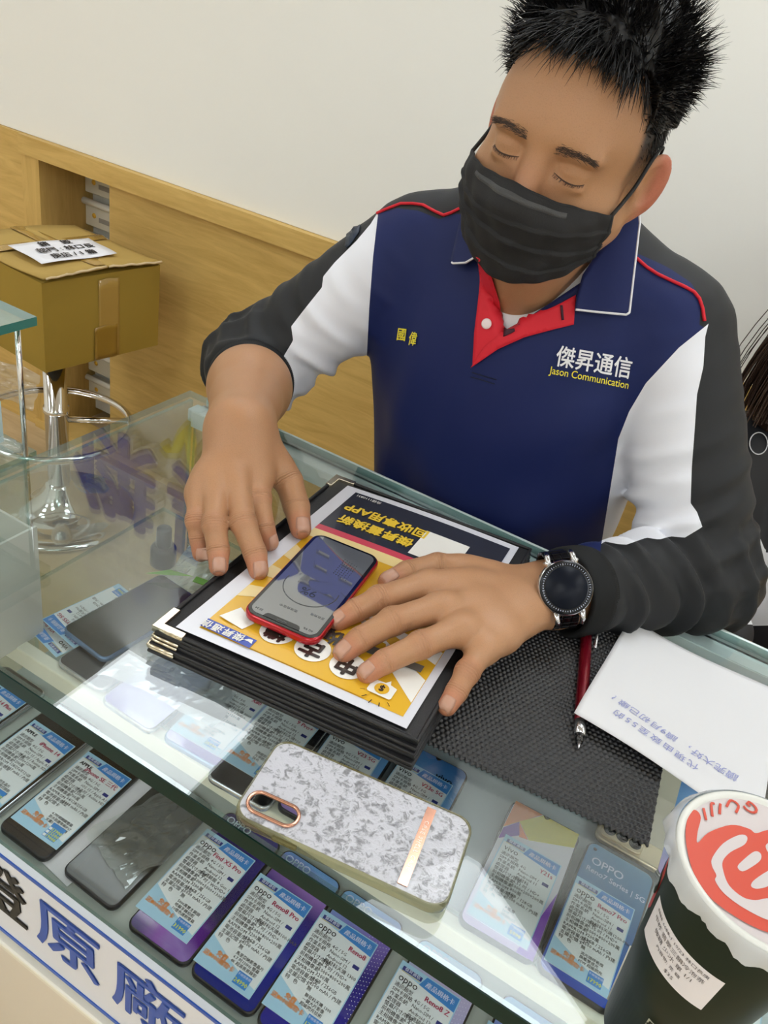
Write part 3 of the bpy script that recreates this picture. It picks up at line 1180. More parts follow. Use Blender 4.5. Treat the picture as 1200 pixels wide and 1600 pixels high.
vs_ = Vol((-0.71, 0.66, 0.64), (0.16, 1.20, 1.36), 0.0032)
vs_.add(full(torso_fn, (-0.52, 0.82, 0.66), (-0.03, 1.15, 1.34)))
vs_.add(SLV_R, 0.022)
vs_.add(SLV_L, 0.022)
NK0, NK1 = np.array((-0.283, 0.990, 1.22)), hw((0, 0.012, -0.075))
vs_.cut(rc(NK0 + (NK1 - NK0) * -0.35 + np.array((0, -0.012, 0)), NK0 + (NK1 - NK0) * 1.5, 0.066, 0.070), 0.006)
vs_.cut(full(v_open, (-0.40, 0.80, 1.05), (-0.15, 0.95, 1.36)))
# hollow: the sleeve mouths
vs_.cut(rc(ER + (WR - ER) * 0.16, ER + (WR - ER) * 0.40, 0.047, 0.046))
vs_.cut(rc(EL + (WL - EL) * 0.76, EL + (WL - EL) * 1.0, 0.037, 0.038))
sp, sq = vs_.mesh()
del vs_

# seam functions stored on the cloth: sleeve zone, sleeve stripe, shoulder yoke
aR = ((sp - SRs) @ ((ER - SRs) / np.linalg.norm(ER - SRs)))
armR = -(sp[:, 0] - pline([(0.9, -0.47), (1.08, -0.470), (1.16, -0.476), (1.225, -0.492), (1.30, -0.505)], sp[:, 2]))
armR_d = np.linalg.norm(sp - SRs, axis=1)
seamL = pline([(0.9, -0.10), (1.02, -0.105), (1.10, -0.100), (1.17, -0.080), (1.225, -0.060), (1.30, -0.05)], sp[:, 2])
armL = sp[:, 0] - seamL
dT = torso_fn(sp[:, 0], sp[:, 1], sp[:, 2])
dR = SLV_R[0](sp[:, 0], sp[:, 1], sp[:, 2])
dL = SLV_L[0](sp[:, 0], sp[:, 1], sp[:, 2])
_v = (sp - np.array((0, 0, CAMZ))) @ CR
PXX, PXY = 600 + 1261.8 * _v[:, 0] / _v[:, 2], 800 + 1261.8 * _v[:, 1] / _v[:, 2]


def yline(pts, v):
    p = np.array(sorted(pts))
    return np.interp(v, p[:, 0], p[:, 1])


RSEAM = yline([(290, 600), (332, 591), (400, 583), (480, 577), (560, 573), (720, 556)], PXY) - PXX
LSEAM = PXX - yline([(400, 1112), (506, 1107), (543, 1061), (599, 1009), (643, 983), (686, 966), (712, 962), (860, 938)], PXY)
slv = np.where(sp[:, 0] < -0.28, RSEAM, LSEAM)
stR = yline([(280, 605), (332, 590), (350, 579), (376, 557), (410, 523), (432, 505), (449, 503), (484, 475), (510, 455), (532, 458), (562, 440), (600, 440)], PXY) - PXX
stL = np.maximum(PXX - yline([(480, 1104), (506, 1107), (526, 1102), (573, 1099), (617, 1089), (677, 1085), (729, 1081), (786, 1079), (800, 1089), (830, 1100)], PXY),
                 PXY - yline([(890, 866), (927, 859), (945, 846), (965, 850), (979, 851), (1010, 840), (1030, 843), (1048, 838), (1070, 840), (1085, 831), (1100, 822)], PXX))
strp = np.where(sp[:, 0] < -0.28, stR, stL)
YOKE = [(-0.60, 1.20), (-0.492, 1.222), (-0.470, 1.234), (-0.44, 1.240), (-0.405, 1.240), (-0.385, 1.252), (-0.30, 1.27), (-0.20, 1.275), (-0.172, 1.266), (-0.130, 1.257), (-0.105, 1.250), (-0.088, 1.238), (-0.078, 1.215), (0.1, 1.16)]
yk = sp[:, 2] - pline(YOKE, sp[:, 0])
m_shirt = bpy.data.materials.new('polo_cloth')
m_shirt.use_nodes = True
nt = m_shirt.node_tree
pb = nt.nodes['Principled BSDF']
pb.inputs['Roughness'].default_value = 0.62
pb.inputs['Specular IOR Level'].default_value = 0.3
pb.inputs['Sheen Weight'].default_value = 0.05
pb.inputs['Sheen Roughness'].default_value = 0.4
NAVY, BLACKC, WHITEC = rgb(17, 31, 84), rgb(33, 34, 36), rgb(230, 231, 238)


def amask(name):
    a = nt.nodes.new('ShaderNodeAttribute')
    a.attribute_name = name
    g = nt.nodes.new('ShaderNodeMath')
    g.operation = 'GREATER_THAN'
    g.inputs[1].default_value = 0
    nt.links.new(a.outputs['Fac'], g.inputs[0])
    return g.outputs[0]


def mixc(f, a, b):
    x = nt.nodes.new('ShaderNodeMixRGB')
    nt.links.new(f, x.inputs[0])
    for s_, v in ((1, a), (2, b)):
        if isinstance(v, tuple):
            x.inputs[s_].default_value = v
        else:
            nt.links.new(v, x.inputs[s_])
    return x.outputs[0]


tor = mixc(amask('yoke'), NAVY, BLACKC)
slc = mixc(amask('stripe'), WHITEC, BLACKC)
fin = mixc(amask('sleeve'), tor, slc)
nt.links.new(fin, pb.inputs['Base Color'])
tc = nt.nodes.new('ShaderNodeTexCoord')
wv = nt.nodes.new('ShaderNodeTexNoise')
wv.inputs['Scale'].default_value = 1400
nt.links.new(tc.outputs['Object'], wv.inputs['Vector'])
bp = nt.nodes.new('ShaderNodeBump')
bp.inputs['Strength'].default_value = 0.25
bp.inputs['Distance'].default_value = 0.0004
nt.links.new(wv.outputs['Fac'], bp.inputs['Height'])
nt.links.new(bp.outputs[0], pb.inputs['Normal'])
shirt = big_mesh('polo_shirt', sp - PO, sq, m_shirt, person)
vattr(shirt, 'sleeve', slv)
vattr(shirt, 'stripe', strp)
# behind the shoulders the dark sleeve stripe and the yoke run together
vattr(shirt, 'yoke', yk)
shirt_bvh = BVHTree.FromPolygons([Vector(v) for v in sp], [tuple(int(i) for i in q) for q in sq])
EYE = Vector((0, 0, CAMZ))


def hit_px(px, py, bvhs=None, off=0.0):
    best = None
    for b in (bvhs or [shirt_bvh]):
        h = b.ray_cast(EYE, cam_ray(px, py))
        if h[0] is not None and (best is None or h[3] < best[3]):
            best = h
    if best is None:
        return None
    return best[0] + best[1] * off


def drape(name, poly, m, parent, off=0.002, cuts=3, thick=0.0012, bvhs=None, plane=None, smooth=True):
    """a piece of cloth with the outline poly laid on the surface under it"""
    bm = bmesh.new()
    vs = [bm.verts.new((p[0], p[1], 0)) for p in poly]
    bm.faces.new(vs)
    bmesh.ops.triangulate(bm, faces=bm.faces[:])
    for _ in range(cuts):
        es = [e for e in bm.edges if e.calc_length() > 9]
        if not es:
            break
        bmesh.ops.subdivide_edges(bm, edges=es, cuts=1)
        bmesh.ops.triangulate(bm, faces=[f for f in bm.faces if len(f.verts) > 3])
    last = None
    zs = {}
    for v in bm.verts:
        if plane:
            A_ = np.array([(q[0], q[1], 1) for q in plane])
            co = np.linalg.solve(A_, np.array([q[2] for q in plane]))
            zs[v] = aty(v.co.x, v.co.y, float(co @ (v.co.x, v.co.y, 1)) + 0.012 * math.sin(v.co.x * 0.05) * 0.15)
            continue
        h = hit_px(v.co.x, v.co.y, bvhs, off)
        zs[v] = h
    known = [(v.co.x, v.co.y, h.y) for v, h in zs.items() if h is not None]
    for v, h in list(zs.items()):
        if h is None:
            k = min(known, key=lambda q: (q[0] - v.co.x) ** 2 + (q[1] - v.co.y) ** 2)
            zs[v] = aty(v.co.x, v.co.y, k[2])
    for v, h in zs.items():
        v.co = loc(h)
    bmesh.ops.recalc_face_normals(bm, faces=bm.faces[:])
    bm.normal_update()
    av = sum((f.normal for f in bm.faces), Vector())
    if av.y > 0:
        bmesh.ops.reverse_faces(bm, faces=bm.faces[:])
    o = bm_obj(name, bm, m, parent, smooth=smooth)
    md = o.modifiers.new('thick', 'SOLIDIFY')
    md.thickness = thick
    md.offset = 0
    return o


m_navy = mat('navy_cloth', NAVY, 0.62, sheen=0.05, spec=0.3)
m_red = mat('red_cloth', rgb(214, 36, 52), 0.6, spec=0.3)
m_whitecloth = mat('white_cloth', rgb(236, 236, 238), 0.7, spec=0.2)
m_blackcloth = mat('black_rib', rgb(30, 31, 32), 0.7, spec=0.25)

# undershirt in the open neck
vt = Vol((-0.46, 0.85, 1.02), (-0.10, 1.12, 1.30), 0.004)
vt.add(ell((-0.283, 0.985, 1.085), (0.188, 0.108, 0.190)))
vt.cut(rc((-0.278, 0.88, 1.245), (-0.283, 1.02, 1.30), 0.062, 0.075))
tp, tq = vt.mesh()
del vt
big_mesh('undershirt', tp - PO, tq, m_whitecloth, person)
ubvh = BVHTree.FromPolygons([Vector(v) for v in tp], [tuple(int(i) for i in q) for q in tq])

ALLB = [shirt_bvh, body_bvh, ubvh]
# placket: left facing strip and the folded-open right lapel
drape('placket', [(748, 398), (757, 403), (772, 432), (783, 470), (787, 508), (796, 520), (740, 573), (743, 520), (749, 470), (752, 440)], m_red, shirt, 0.0035, bvhs=ALLB)
drape('placket', [(738, 574), (760, 540), (790, 517), (830, 495), (870, 478), (899, 462), (896, 507), (860, 516), (820, 527), (780, 545)], m_red, shirt, 0.0050, bvhs=ALLB)
drape('buttonhole', [(787, 521), (806, 513), (806, 518), (789, 526)], mat('dark_thread', rgb(60, 20, 40), 0.7), shirt, 0.0062, bvhs=ALLB)
drape('buttonhole', [(875, 478), (879, 478), (881, 500), (877, 501)], mat('dark_thread', rgb(60, 20, 40), 0.7), shirt, 0.0062, bvhs=ALLB)
b_ = hit_px(763, 506, ALLB, 0.006)
o = lathe('button', [(0, 0.002), (0.004, 0.002), (0.0055, 0.0016), (0.0062, 0.0005), (0.0058, -0.0005), (0, -0.0005)], mat('pearl', rgb(236, 220, 220), 0.2, coat=0.5), shirt, 24, loc(b_), (math.radians(75), 0, 0))
# collar wings
drape('collar', [(722, 332), (705, 408), (708, 413), (728, 412), (752, 398), (768, 390), (775, 340)], m_navy, shirt, 0.009, thick=0.003, plane=[(704, 411, 0.888), (750, 395, 0.888), (745, 335, 0.915)])
drape('collar', [(999, 333), (1000, 350), (992, 420), (984, 490), (978, 493), (935, 489), (898, 485), (901, 465), (910, 430), (930, 400), (960, 362), (978, 335)], m_navy, shirt, 0.010, thick=0.003, plane=[(983, 491, 0.906), (897, 484, 0.884), (995, 340, 0.950)])
COLB = [BVHTree.FromPolygons([v.co + Vector(PO) for v in o_.data.vertices], [tuple(p.vertices) for p in o_.data.polygons]) for o_ in bpy.data.objects if o_.name.startswith('collar')]
m_pipe_w = mat('white_edging', rgb(230, 230, 235), 0.6)


def surf_line(name, pts, r, m, parent, off=0.002, bvhs=None, n=10):
    out = []
    for i in range(len(pts) - 1):
        for k in range(n):
            t = k / n
            h = hit_px(pts[i][0] * (1 - t) + pts[i + 1][0] * t, pts[i][1] * (1 - t) + pts[i + 1][1] * t, bvhs, off)
            if h is not None:
                out.append(loc(h))
    h = hit_px(*pts[-1], bvhs, off)
    if h is not None:
        out.append(loc(h))
    return tube(name, out, r, m, parent, 6)


surf_line('collar_edge', [(998, 336), (999, 350), (991, 420), (983, 489), (978, 492), (935, 488), (899, 484)], 0.0013, m_pipe_w, shirt, 0.001, COLB)
surf_line('collar_edge', [(706, 410), (709, 412), (728, 411), (750, 398)], 0.0013, m_pipe_w, shirt, 0.001, COLB)
# collar stand round the back of the neck
ring = []
ax = Vector(NK1 - NK0).normalized()
e1 = ax.orthogonal().normalized()
e2 = ax.cross(e1)
vsr, fsr = [], []
cen = Vector(NK0) + ax * 0.03
for k in range(49):
    a = 2 * math.pi * k / 48
    dirv = (e1 * math.cos(a) + e2 * math.sin(a))
    frontness = max(0, -dirv.y)
    for hgt, rr in ((-0.012, 0.082), (0.020 - 0.03 * frontness, 0.076), (0.032 - 0.045 * frontness, 0.071), (0.018 - 0.03 * frontness, 0.068), (-0.02, 0.070)):
        vsr.append(loc(cen + ax * hgt + dirv * rr))
for k in range(48):
    for j in range(4):
        fsr.append((k * 5 + j, (k + 1) * 5 + j, (k + 1) * 5 + j + 1, k * 5 + j + 1))
keep = [f for f in fsr if sum(vsr[i].y for i in f) / 4 > -0.045]
o = mesh('collar', vsr, keep, m_navy, shirt, smooth=True)
# red piping along the yoke
surf_line('piping', [(590, 334), (606, 327), (627, 319), (645, 319), (661, 321), (680, 331), (694, 337), (706, 333), (722, 325)], 0.0019, m_red, shirt, 0.0012)
surf_line('piping', [(994, 404), (1010, 418), (1027, 429), (1050, 440), (1070, 449), (1084, 457), (1092, 467), (1097, 482), (1100, 502)], 0.0019, m_red, shirt, 0.0012)


# ribbed cuffs
def cuff(cen, axis, r, h, parent, n=150, flare=0.0):
    axis = Vector(axis).normalized()
    a = axis.orthogonal().normalized()
    b = axis.cross(a)
    prof = [(-h / 2, -0.004), (-h / 2, 0.0), (-h / 4, 0.0012), (h / 4, 0.0012), (h / 2 - 0.002, 0.0004), (h / 2, -0.001), (h / 2, -0.005), (0, -0.006), (-h / 2, -0.006)]
    vs, fs = [], []
    for z, dr in prof:
        for k in range(n * 2):
            an = math.pi * k / n
            rib = 0.0008 if k % 2 else -0.0008
            rr = r + dr + (rib if abs(z) < h / 2 - 0.0005 and dr > -0.003 else 0)
            vs.append(loc(Vector(cen) + axis * z + (a * math.cos(an) + b * math.sin(an)) * rr))
    N2 = n * 2
    for i in range(len(prof) - 1):
        for k in range(N2):
            fs.append((i * N2 + k, i * N2 + (k + 1) % N2, (i + 1) * N2 + (k + 1) % N2, (i + 1) * N2 + k))
    return mesh('cuff', vs, fs, m_blackcloth, parent, smooth=True)


cuff(CUFR + (WR - ER) * 0.035, WR - ER, 0.0535, 0.022, shirt)
cuff(CUFL + (WL - EL) * 0.06, WL - EL, 0.0475, 0.036, shirt)


# lettering on the shirt
def drape_text(name, body_, size, m, px, py, ang, parent, off=0.0018, sx=1.0, slope=0.0, **k):
    me = text_mesh(body_, size, **k).copy()
    ca, sa = math.cos(ang), math.sin(ang)
    bm = bmesh.new()
    bm.from_mesh(me)
    bmesh.ops.remove_doubles(bm, verts=bm.verts[:], dist=0.001)
    bmesh.ops.triangulate(bm, faces=bm.faces[:])
    es = [e for e in bm.edges if e.calc_length() > 5]
    bmesh.ops.subdivide_edges(bm, edges=es, cuts=2)
    bmesh.ops.triangulate(bm, faces=[f for f in bm.faces if len(f.verts) > 3])
    for v in bm.verts:
        x, y = v.co.x * sx, v.co.y + v.co.x * slope
        X, Y = px + x * ca + y * sa, py + x * sa - y * ca
        h = hit_px(X, Y, None, off + v.co.z * 0.0016)
        v.co = loc(h) if h is not None else loc(aty(X, Y, 0.88))
    bm.normal_update()
    av = sum((f.normal for f in bm.faces), Vector())
    if av.y > 0:
        bmesh.ops.reverse_faces(bm, faces=bm.faces[:])
    return bm_obj(name, bm, m, parent)


m_wtext = mat('white_thread', rgb(240, 240, 244), 0.6)
m_ytext = mat('yellow_thread', rgb(240, 224, 60), 0.6)
drape_text('chest_lettering', '傑昇通信', 35, m_wtext, 928, 568, math.radians(10), shirt, bold=0.5, sx=0.86)
drape_text('chest_lettering', 'Jason Communication', 16.5, m_ytext, 921, 590, math.radians(11), shirt, bold=0.1, sx=0.86)
drape_text('name_embroidery', '國', 21, m_ytext, 629, 524, math.radians(8), shirt, bold=0.3, sx=0.72)
drape_text('name_embroidery', '偉', 23, m_ytext, 646, 531, math.radians(8), shirt, bold=0.3, sx=0.55, shear=0.15)
# stitched box under the placket
surf_line('stitching', [(736, 589), (755, 594), (773, 600)], 0.0007, mat('navy_dark', rgb(14, 20, 52), 0.7), shirt, 0.0006)
surf_line('stitching', [(738, 582), (758, 588), (776, 593)], 0.0007, mat('navy_dark', rgb(14, 20, 52), 0.7), shirt, 0.0006)
# sleeve badge
drape('sleeve_badge', [(540, 386), (543, 368), (553, 354), (564, 353), (562, 364), (551, 380), (543, 389)], mat('badge', rgb(30, 42, 60), 0.5), shirt, 0.002)

# trousers and lap (mostly below the counter)
vp = Vol((-0.56, 0.86, 0.40), (0.02, 1.42, 0.80), 0.008)
vp.add(ell((-0.27, 1.12, 0.66), (0.19, 0.17, 0.15)))
for s in (-1, 1):
    vp.add(rc((-0.27 + s * 0.09, 1.12, 0.62), (-0.27 + s * 0.13, 0.95, 0.50), 0.095, 0.07), 0.04)
pp_, pq_ = vp.mesh()
del vp
big_mesh('trousers', pp_ - PO, pq_, mat('dark_trousers', rgb(24, 26, 38), 0.8), person)
# ------------------------------------------------------------------ mask, hair, brows
def head_hit(a, z, cz=None):
    """outermost skin point at azimuth a (0 = straight ahead), height z in head coordinates"""
    o = np.array((math.sin(a) * 0.25, -math.cos(a) * 0.25 + 0.0, z))
    d = -np.array((math.sin(a), -math.cos(a), 0))
    h = body_bvh.ray_cast(Vector(hw(o)), Vector(HR @ d))
    if h[0] is None:
        return 0.06
    l = (np.array(h[0]) - HP) @ HR
    return math.hypot(l[0], l[1])


def build_mask():
    NA, NZ = 61, 56
    A0, A1 = math.radians(-62), math.radians(58)
    R = np.zeros((NZ, NA))
    Zg = np.zeros((NZ, NA))
    aa = np.linspace(A0, A1, NA)
    for j, a in enumerate(aa):
        ta = a / math.radians(60)
        zt = -0.014 - 0.010 * ta * ta + 0.004 * math.exp(-(a / 0.22) ** 2)
        zb = -0.114 + 0.044 * abs(ta) ** 1.8
        for i in range(NZ):
            v = i / (NZ - 1)
            z = zt + (zb - zt) * v
            Zg[i, j] = z
            R[i, j] = head_hit(a, z) + 0.0045
    R0 = R.copy()
    # the cloth bridges hollows: pull up to the upper hull along rows and columns, then smooth
    for _ in range(3):
        for arr in (R, R.T):
            for r in arr:
                n = len(r)
                x = np.arange(n)
                hull = [0]
                for k in range(1, n):
                    hull.append(k)
                    while len(hull) > 2:
                        p, q, s = hull[-3:]
                        if (r[q] - r[p]) * (s - p) <= (r[s] - r[p]) * (q - p):
                            hull.pop(-2)
                        else:
                            break
                r[:] = 0.35 * r + 0.65 * np.interp(x, hull, r[hull])
        K = np.array((1, 2, 3, 2, 1)) / 9
        P = np.pad(R, 2, mode='edge')
        R = sum(K[k] * P[k:k + NZ, 2:-2] for k in range(5))
        P = np.pad(R, 2, mode='edge')
        R = sum(K[k] * P[2:-2, k:k + NA] for k in range(5))
    R = np.maximum(R, R0 - 0.0015)
    vs, fs = [], []
    for i in range(NZ):
        for j, a in enumerate(aa):
            v = i / (NZ - 1)
            ta = a / math.radians(60)
            edge = np.clip(1 - abs(ta) ** 6, 0, 1)
            # three pleats: the cloth steps out below each fold and slopes back
            st = 0
            for c0, amp in ((0.30, 0.0036), (0.52, 0.0046), (0.76, 0.0040)):
                c = c0 + 0.05 * ta * (1 if c0 > 0.5 else -0.4) + 0.02 * math.sin(3 * a + c0 * 9)
                q = v - c
                if q > 0:
                    st += amp * math.exp(-q / 0.10) * min(1, q / 0.012)
            r = R[i, j] + st * (0.35 + 0.65 * edge) + 0.0012 * math.sin(9 * a + 14 * v) * edge + 0.0010 * math.sin(23 * a - 9 * v)
            if v < 0.03 or v > 0.97 or abs(ta) > 0.97:
                r -= 0.0006
            vs.append(loc(hw((math.sin(a) * r, -math.cos(a) * r, Zg[i, j]))))
    for i in range(NZ - 1):
        for j in range(NA - 1):
            fs.append((i * NA + j, (i + 1) * NA + j, (i + 1) * NA + j + 1, i * NA + j + 1))
    return vs, fs, NA, NZ, aa


m_mask = mat('mask_black', rgb(40, 40, 42), 0.72, bump=0.25, bscale=900, spec=0.3)
vs, fs, NA, NZ, aa = build_mask()
mask = mesh('face_mask', vs, fs, m_mask, person, smooth=True)
md = mask.modifiers.new('thick', 'SOLIDIFY')
md.thickness = 0.0014
md.offset = 0
# nose wire strip pressed under the top edge
wvs, wfs = [], []
j0, j1 = int(NA * 0.27), int(NA * 0.73)
js = list(range(j0, j1 + 1))
for j in js:
    for i in (4, 5, 6, 7):
        p = Vector(vs[i * NA + j])
        q = Vector(hw((0, 0, -0.02))) - Vector(PO)
        n = (p - q).normalized()
        wvs.append(p + n * (0.0022 if i in (5, 6) else 0.0009))
for k in range(len(js) - 1):
    for i in range(3):
        wfs.append((k * 4 + i, k * 4 + i + 1, (k + 1) * 4 + i + 1, (k + 1) * 4 + i))
mesh('nose_wire', wvs, wfs, mat('wire_strip', rgb(62, 62, 64), 0.45, bump=0.3, bscale=900), mask, smooth=True)
# hem welts on the two sides
for j in (1, NA - 2):
    tube('side_hem', [Vector(vs[i * NA + j]) for i in range(0, NZ, 3)], 0.0022, m_mask, mask, 8)
tube('top_hem', [Vector(vs[1 * NA + j]) for j in range(0, NA, 2)], 0.0011, m_mask, mask, 6)
# ear loops
for s, j in ((1, NA - 2), (-1, 1)):
    top = Vector(vs[1 * NA + j])
    bot = Vector(vs[(NZ - 3) * NA + j])
    p1 = loc(hw((s * 0.0800, -0.012, -0.006)))
    p2 = loc(hw((s * 0.0815, 0.010, 0.020)))
    p3 = loc(hw((s * 0.0830, 0.030, 0.026)))
    p4 = loc(hw((s * 0.0800, 0.044, 0.000)))
    p5 = loc(hw((s * 0.0790, 0.036, -0.040)))
    p6 = loc(hw((s * 0.0760, 0.010, -0.058)))
    cps = [top, p1, p2, p3, p4, p5, p6, bot]
    pts = []
    for k in range(len(cps) - 1):
        a_, b_, c2, d_ = cps[max(k - 1, 0)], cps[k], cps[k + 1], cps[min(k + 2, len(cps) - 1)]
        for q in range(6):
            t = q / 6
            pts.append(0.5 * ((2 * b_) + (c2 - a_) * t + (2 * a_ - 5 * b_ + 4 * c2 - d_) * t * t + (3 * b_ - a_ - 3 * c2 + d_) * t ** 3))
    pts.append(bot)
    tube('ear_loop', pts, [0.0021] * 14 + [0.0014] * (len(pts) - 14), mat('elastic_black', rgb(26, 26, 27), 0.7), mask, 8)

# hair
m_hair = mat('hair_black', rgb(22, 20, 20), 0.42, spec=0.45)
HAIRY = [(-0.2, -0.034), (0.045, -0.032), (0.066, -0.028), (0.085, -0.034), (0.098, -0.050), (0.108, -0.066), (0.13, -0.11)]


def yb(z):
    xs, ys = zip(*HAIRY)
    return np.interp(z, xs, ys)


hd = Vol(HP - 0.17, HP + 0.20, 0.003)
NB_ = HR.T


def cap_fn(X, Y, Z):
    x, y, z = X - HP[0], Y - HP[1], Z - HP[2]
    lx = x * HR[0, 0] + y * HR[1, 0] + z * HR[2, 0]
    ly = x * HR[0, 1] + y * HR[1, 1] + z * HR[2, 1]
    lz = x * HR[0, 2] + y * HR[1, 2] + z * HR[2, 2]
    g = 0
    for u, c, r in ((lx, 0, 0.0855), (ly, 0.024, 0.1060), (lz, 0.052, 0.098)):
        g = g + ((u - c) / r) ** 2
    f = (np.sqrt(g) - 1) * 0.088
    # uneven tousled surface
    f = f - 0.0035 * np.sin(lx * 150 + 2 * np.sin(ly * 60)) * np.sin(ly * 120 + 1.5 * np.sin(lz * 70)) - 0.002 * np.sin(lx * 310 + ly * 260)
    front = (yb(lz) - 0.006 * np.sin(lx * 190) - 0.004 * np.sin(lx * 420 + 1)) - ly
    low = (0.048 - 0.10 * np.clip(ly - 0.02, 0, 1) - lz) * 0.8
    return np.maximum(np.maximum(f, front * 0.7), low)


hd.add((cap_fn, HP - 0.15, HP + 0.18))
hp_, hq_ = hd.mesh()
del hd
hair = big_mesh('hair', hp_ - PO, hq_, m_hair, person)
rs = np.random.RandomState(11)
SV, SF = [], []


def strand(root, d, L, r, bend, n=5):
    base = len(SV)
    p = np.array(root, float)
    d = np.array(d, float) / np.linalg.norm(d)
    a = np.cross(d, rs.randn(3))
    a /= np.linalg.norm(a)
    b = np.cross(d, a)
    for i in range(n):
        t = i / (n - 1)
        rr = r * (1 - t) ** 0.7 + 0.00006
        for k in range(3):
            an = 2.0944 * k
            q = p + (a * math.cos(an) + b * math.sin(an)) * rr
            SV.append(hw(q) - PO)
        d = d + np.array(bend) / (n - 1)
        d /= np.linalg.norm(d)
        p = p + d * L / (n - 1)
    for i in range(n - 1):
        for k in range(3):
            k2 = (k + 1) % 3
            SF.append((base + i * 3 + k, base + i * 3 + k2, base + (i + 1) * 3 + k2, base + (i + 1) * 3 + k))


cnt = 0
while cnt < 9500:
    v = rs.randn(3)
    v /= np.linalg.norm(v)
    root = np.array((0, 0.018, 0.046)) + v * np.array((0.0785, 0.0975, 0.0860))
    x_, y_, z_ = root
    if y_ < yb(z_) - 0.004 + 0.006 * rs.randn():
        continue
    if z_ < 0.012 + 0.02 * rs.rand() and y_ < 0.03:
        continue
    if z_ < -0.03:
        continue
    n_ = v / np.array((0.081, 0.100, 0.088))
    n_ /= np.linalg.norm(n_)
    topness = np.clip((z_ - 0.045) / 0.05, 0, 1)
    L = 0.006 + 0.040 * topness * (0.55 + 0.65 * rs.rand())
    if topness <= 0:
        L = 0.003 + 0.010 * np.clip((z_ - 0.0) / 0.045, 0, 1)
    clump = np.array((math.sin(x_ * 170 + y_ * 60), math.cos(y_ * 140 + x_ * 40), 0.3 * math.sin(x_ * 120)))
    d = n_ * (0.75 + 0.3 * topness) + np.array((-0.10, -0.55, 0.10)) * (0.4 + 0.6 * topness) + 0.30 * clump * topness + 0.22 * rs.randn(3)
    if topness <= 0:
        d = n_ * 0.35 + np.array((0, 0.15, -1.0)) + 0.25 * rs.randn(3)
    if y_ < -0.035 and z_ > 0.07:
        L *= 0.95 + 0.4 * rs.rand()
        d = d + np.array((0.05 * rs.randn(), -0.35, -0.25))
        bend = (0.05 * rs.randn(), 0.10, -0.95)
    else:
        bend = (0.2 * rs.randn(), -0.25 + 0.3 * rs.randn(), -0.25 * (1 - topness) + 0.12 * rs.randn())
    strand(root, d, L, 0.00055 + 0.0004 * rs.rand(), bend)
    cnt += 1
# loose fringe over the forehead
for _ in range(420):
    x_ = rs.uniform(-0.052, 0.060)
    z_ = 0.102 + 0.004 * rs.randn() - 0.25 * max(0, abs(x_) - 0.03)
    r0 = head_hit(math.atan2(x_, 0.065), z_)
    a_ = math.atan2(x_, 0.065)
    root = (math.sin(a_) * r0, -math.cos(a_) * r0, z_)
    L = rs.uniform(0.012, 0.034)
    d = (0.25 * math.sin(x_ * 120) + 0.2 * rs.randn(), -0.75, 0.25 + 0.2 * rs.randn())
    strand(root, d, L, 0.0005, (0.2 * rs.randn(), 0.35, -1.5))
hs = big_mesh('hair_strands', np.array(SV), np.array(SF), m_hair, hair)

# eyebrows and lashes: short hairs rooted on the skin
for s in (-1, 1):
    SV, SF = [], []
    for _ in range(250):
        t = rs.rand()
        x0 = s * (0.012 + 0.037 * t)
        z0 = 0.0245 + 0.0040 * math.sin(t * 2.1) - 0.0030 * t * t + rs.randn() * 0.0024 * (1 - 0.5 * t)
        a_ = math.atan2(x0, 0.085)
        r0 = head_hit(a_, z0)
        root = (math.sin(a_) * (r0 - 0.0003), -math.cos(a_) * (r0 - 0.0003), z0)
        strand(root, (s * 0.9, -0.22, 0.35 - 0.6 * t + 0.2 * rs.randn()), 0.006, 0.0002, (s * 0.2, 0.3, -0.2), 4)
    big_mesh('eyebrow', np.array(SV), np.array(SF), mat('brow_hair', rgb(78, 62, 54), 0.6), body)
for s in (-1, 1):
    SV, SF = [], []
    for _ in range(55):
        t = rs.rand() * 2 - 1
        x0 = s * 0.0325 + 0.0150 * t
        z0 = -0.0010 + 0.0028 * t * t
        a_ = math.atan2(x0, 0.08)
        r0 = head_hit(a_, z0)
        root = (math.sin(a_) * r0, -math.cos(a_) * r0, z0)
        strand(root, (0.25 * t + 0.1 * rs.randn(), -0.8, -0.5), 0.0038, 0.00016, (0, 0, 0.1), 4)
    big_mesh('eyelashes', np.array(SV), np.array(SF), mat('brow_hair', rgb(70, 56, 48), 0.6), body)
for s in (-1, 1):
    pts = []
    for k in range(21):
        t = k / 10 - 1
        x0 = s * 0.0325 + 0.0155 * t
        z0 = -0.0008 + 0.0030 * t * t - 0.0006 * s * t
        a_ = math.atan2(x0, 0.08)
        r0 = head_hit(a_, z0)
        pts.append(loc(hw((math.sin(a_) * r0, -math.cos(a_) * r0, z0))))
    tube('lid_line', pts, [0.0003 + 0.0005 * math.sin(math.pi * k / 20) for k in range(21)], mat('lash_line', rgb(66, 44, 34), 0.6), body, 6)
# ------------------------------------------------------------------ goods behind the glass
m_pblack = mat('phone_glass_black', rgb(16, 16, 18), 0.06, coat=0.4)
m_pbrown = mat('phone_glass_brown', rgb(46, 36, 24), 0.2, spec=0.2)
m_rim_s = mat('rim_silver', rgb(196, 200, 206), 0.2, 0.9)
m_rim_k = mat('rim_black', rgb(30, 30, 32), 0.3, 0.4)
m_rim_b = mat('rim_blue', rgb(120, 150, 190), 0.25, 0.6)
m_rim_g = mat('rim_gold', rgb(206, 190, 160), 0.25, 0.7)


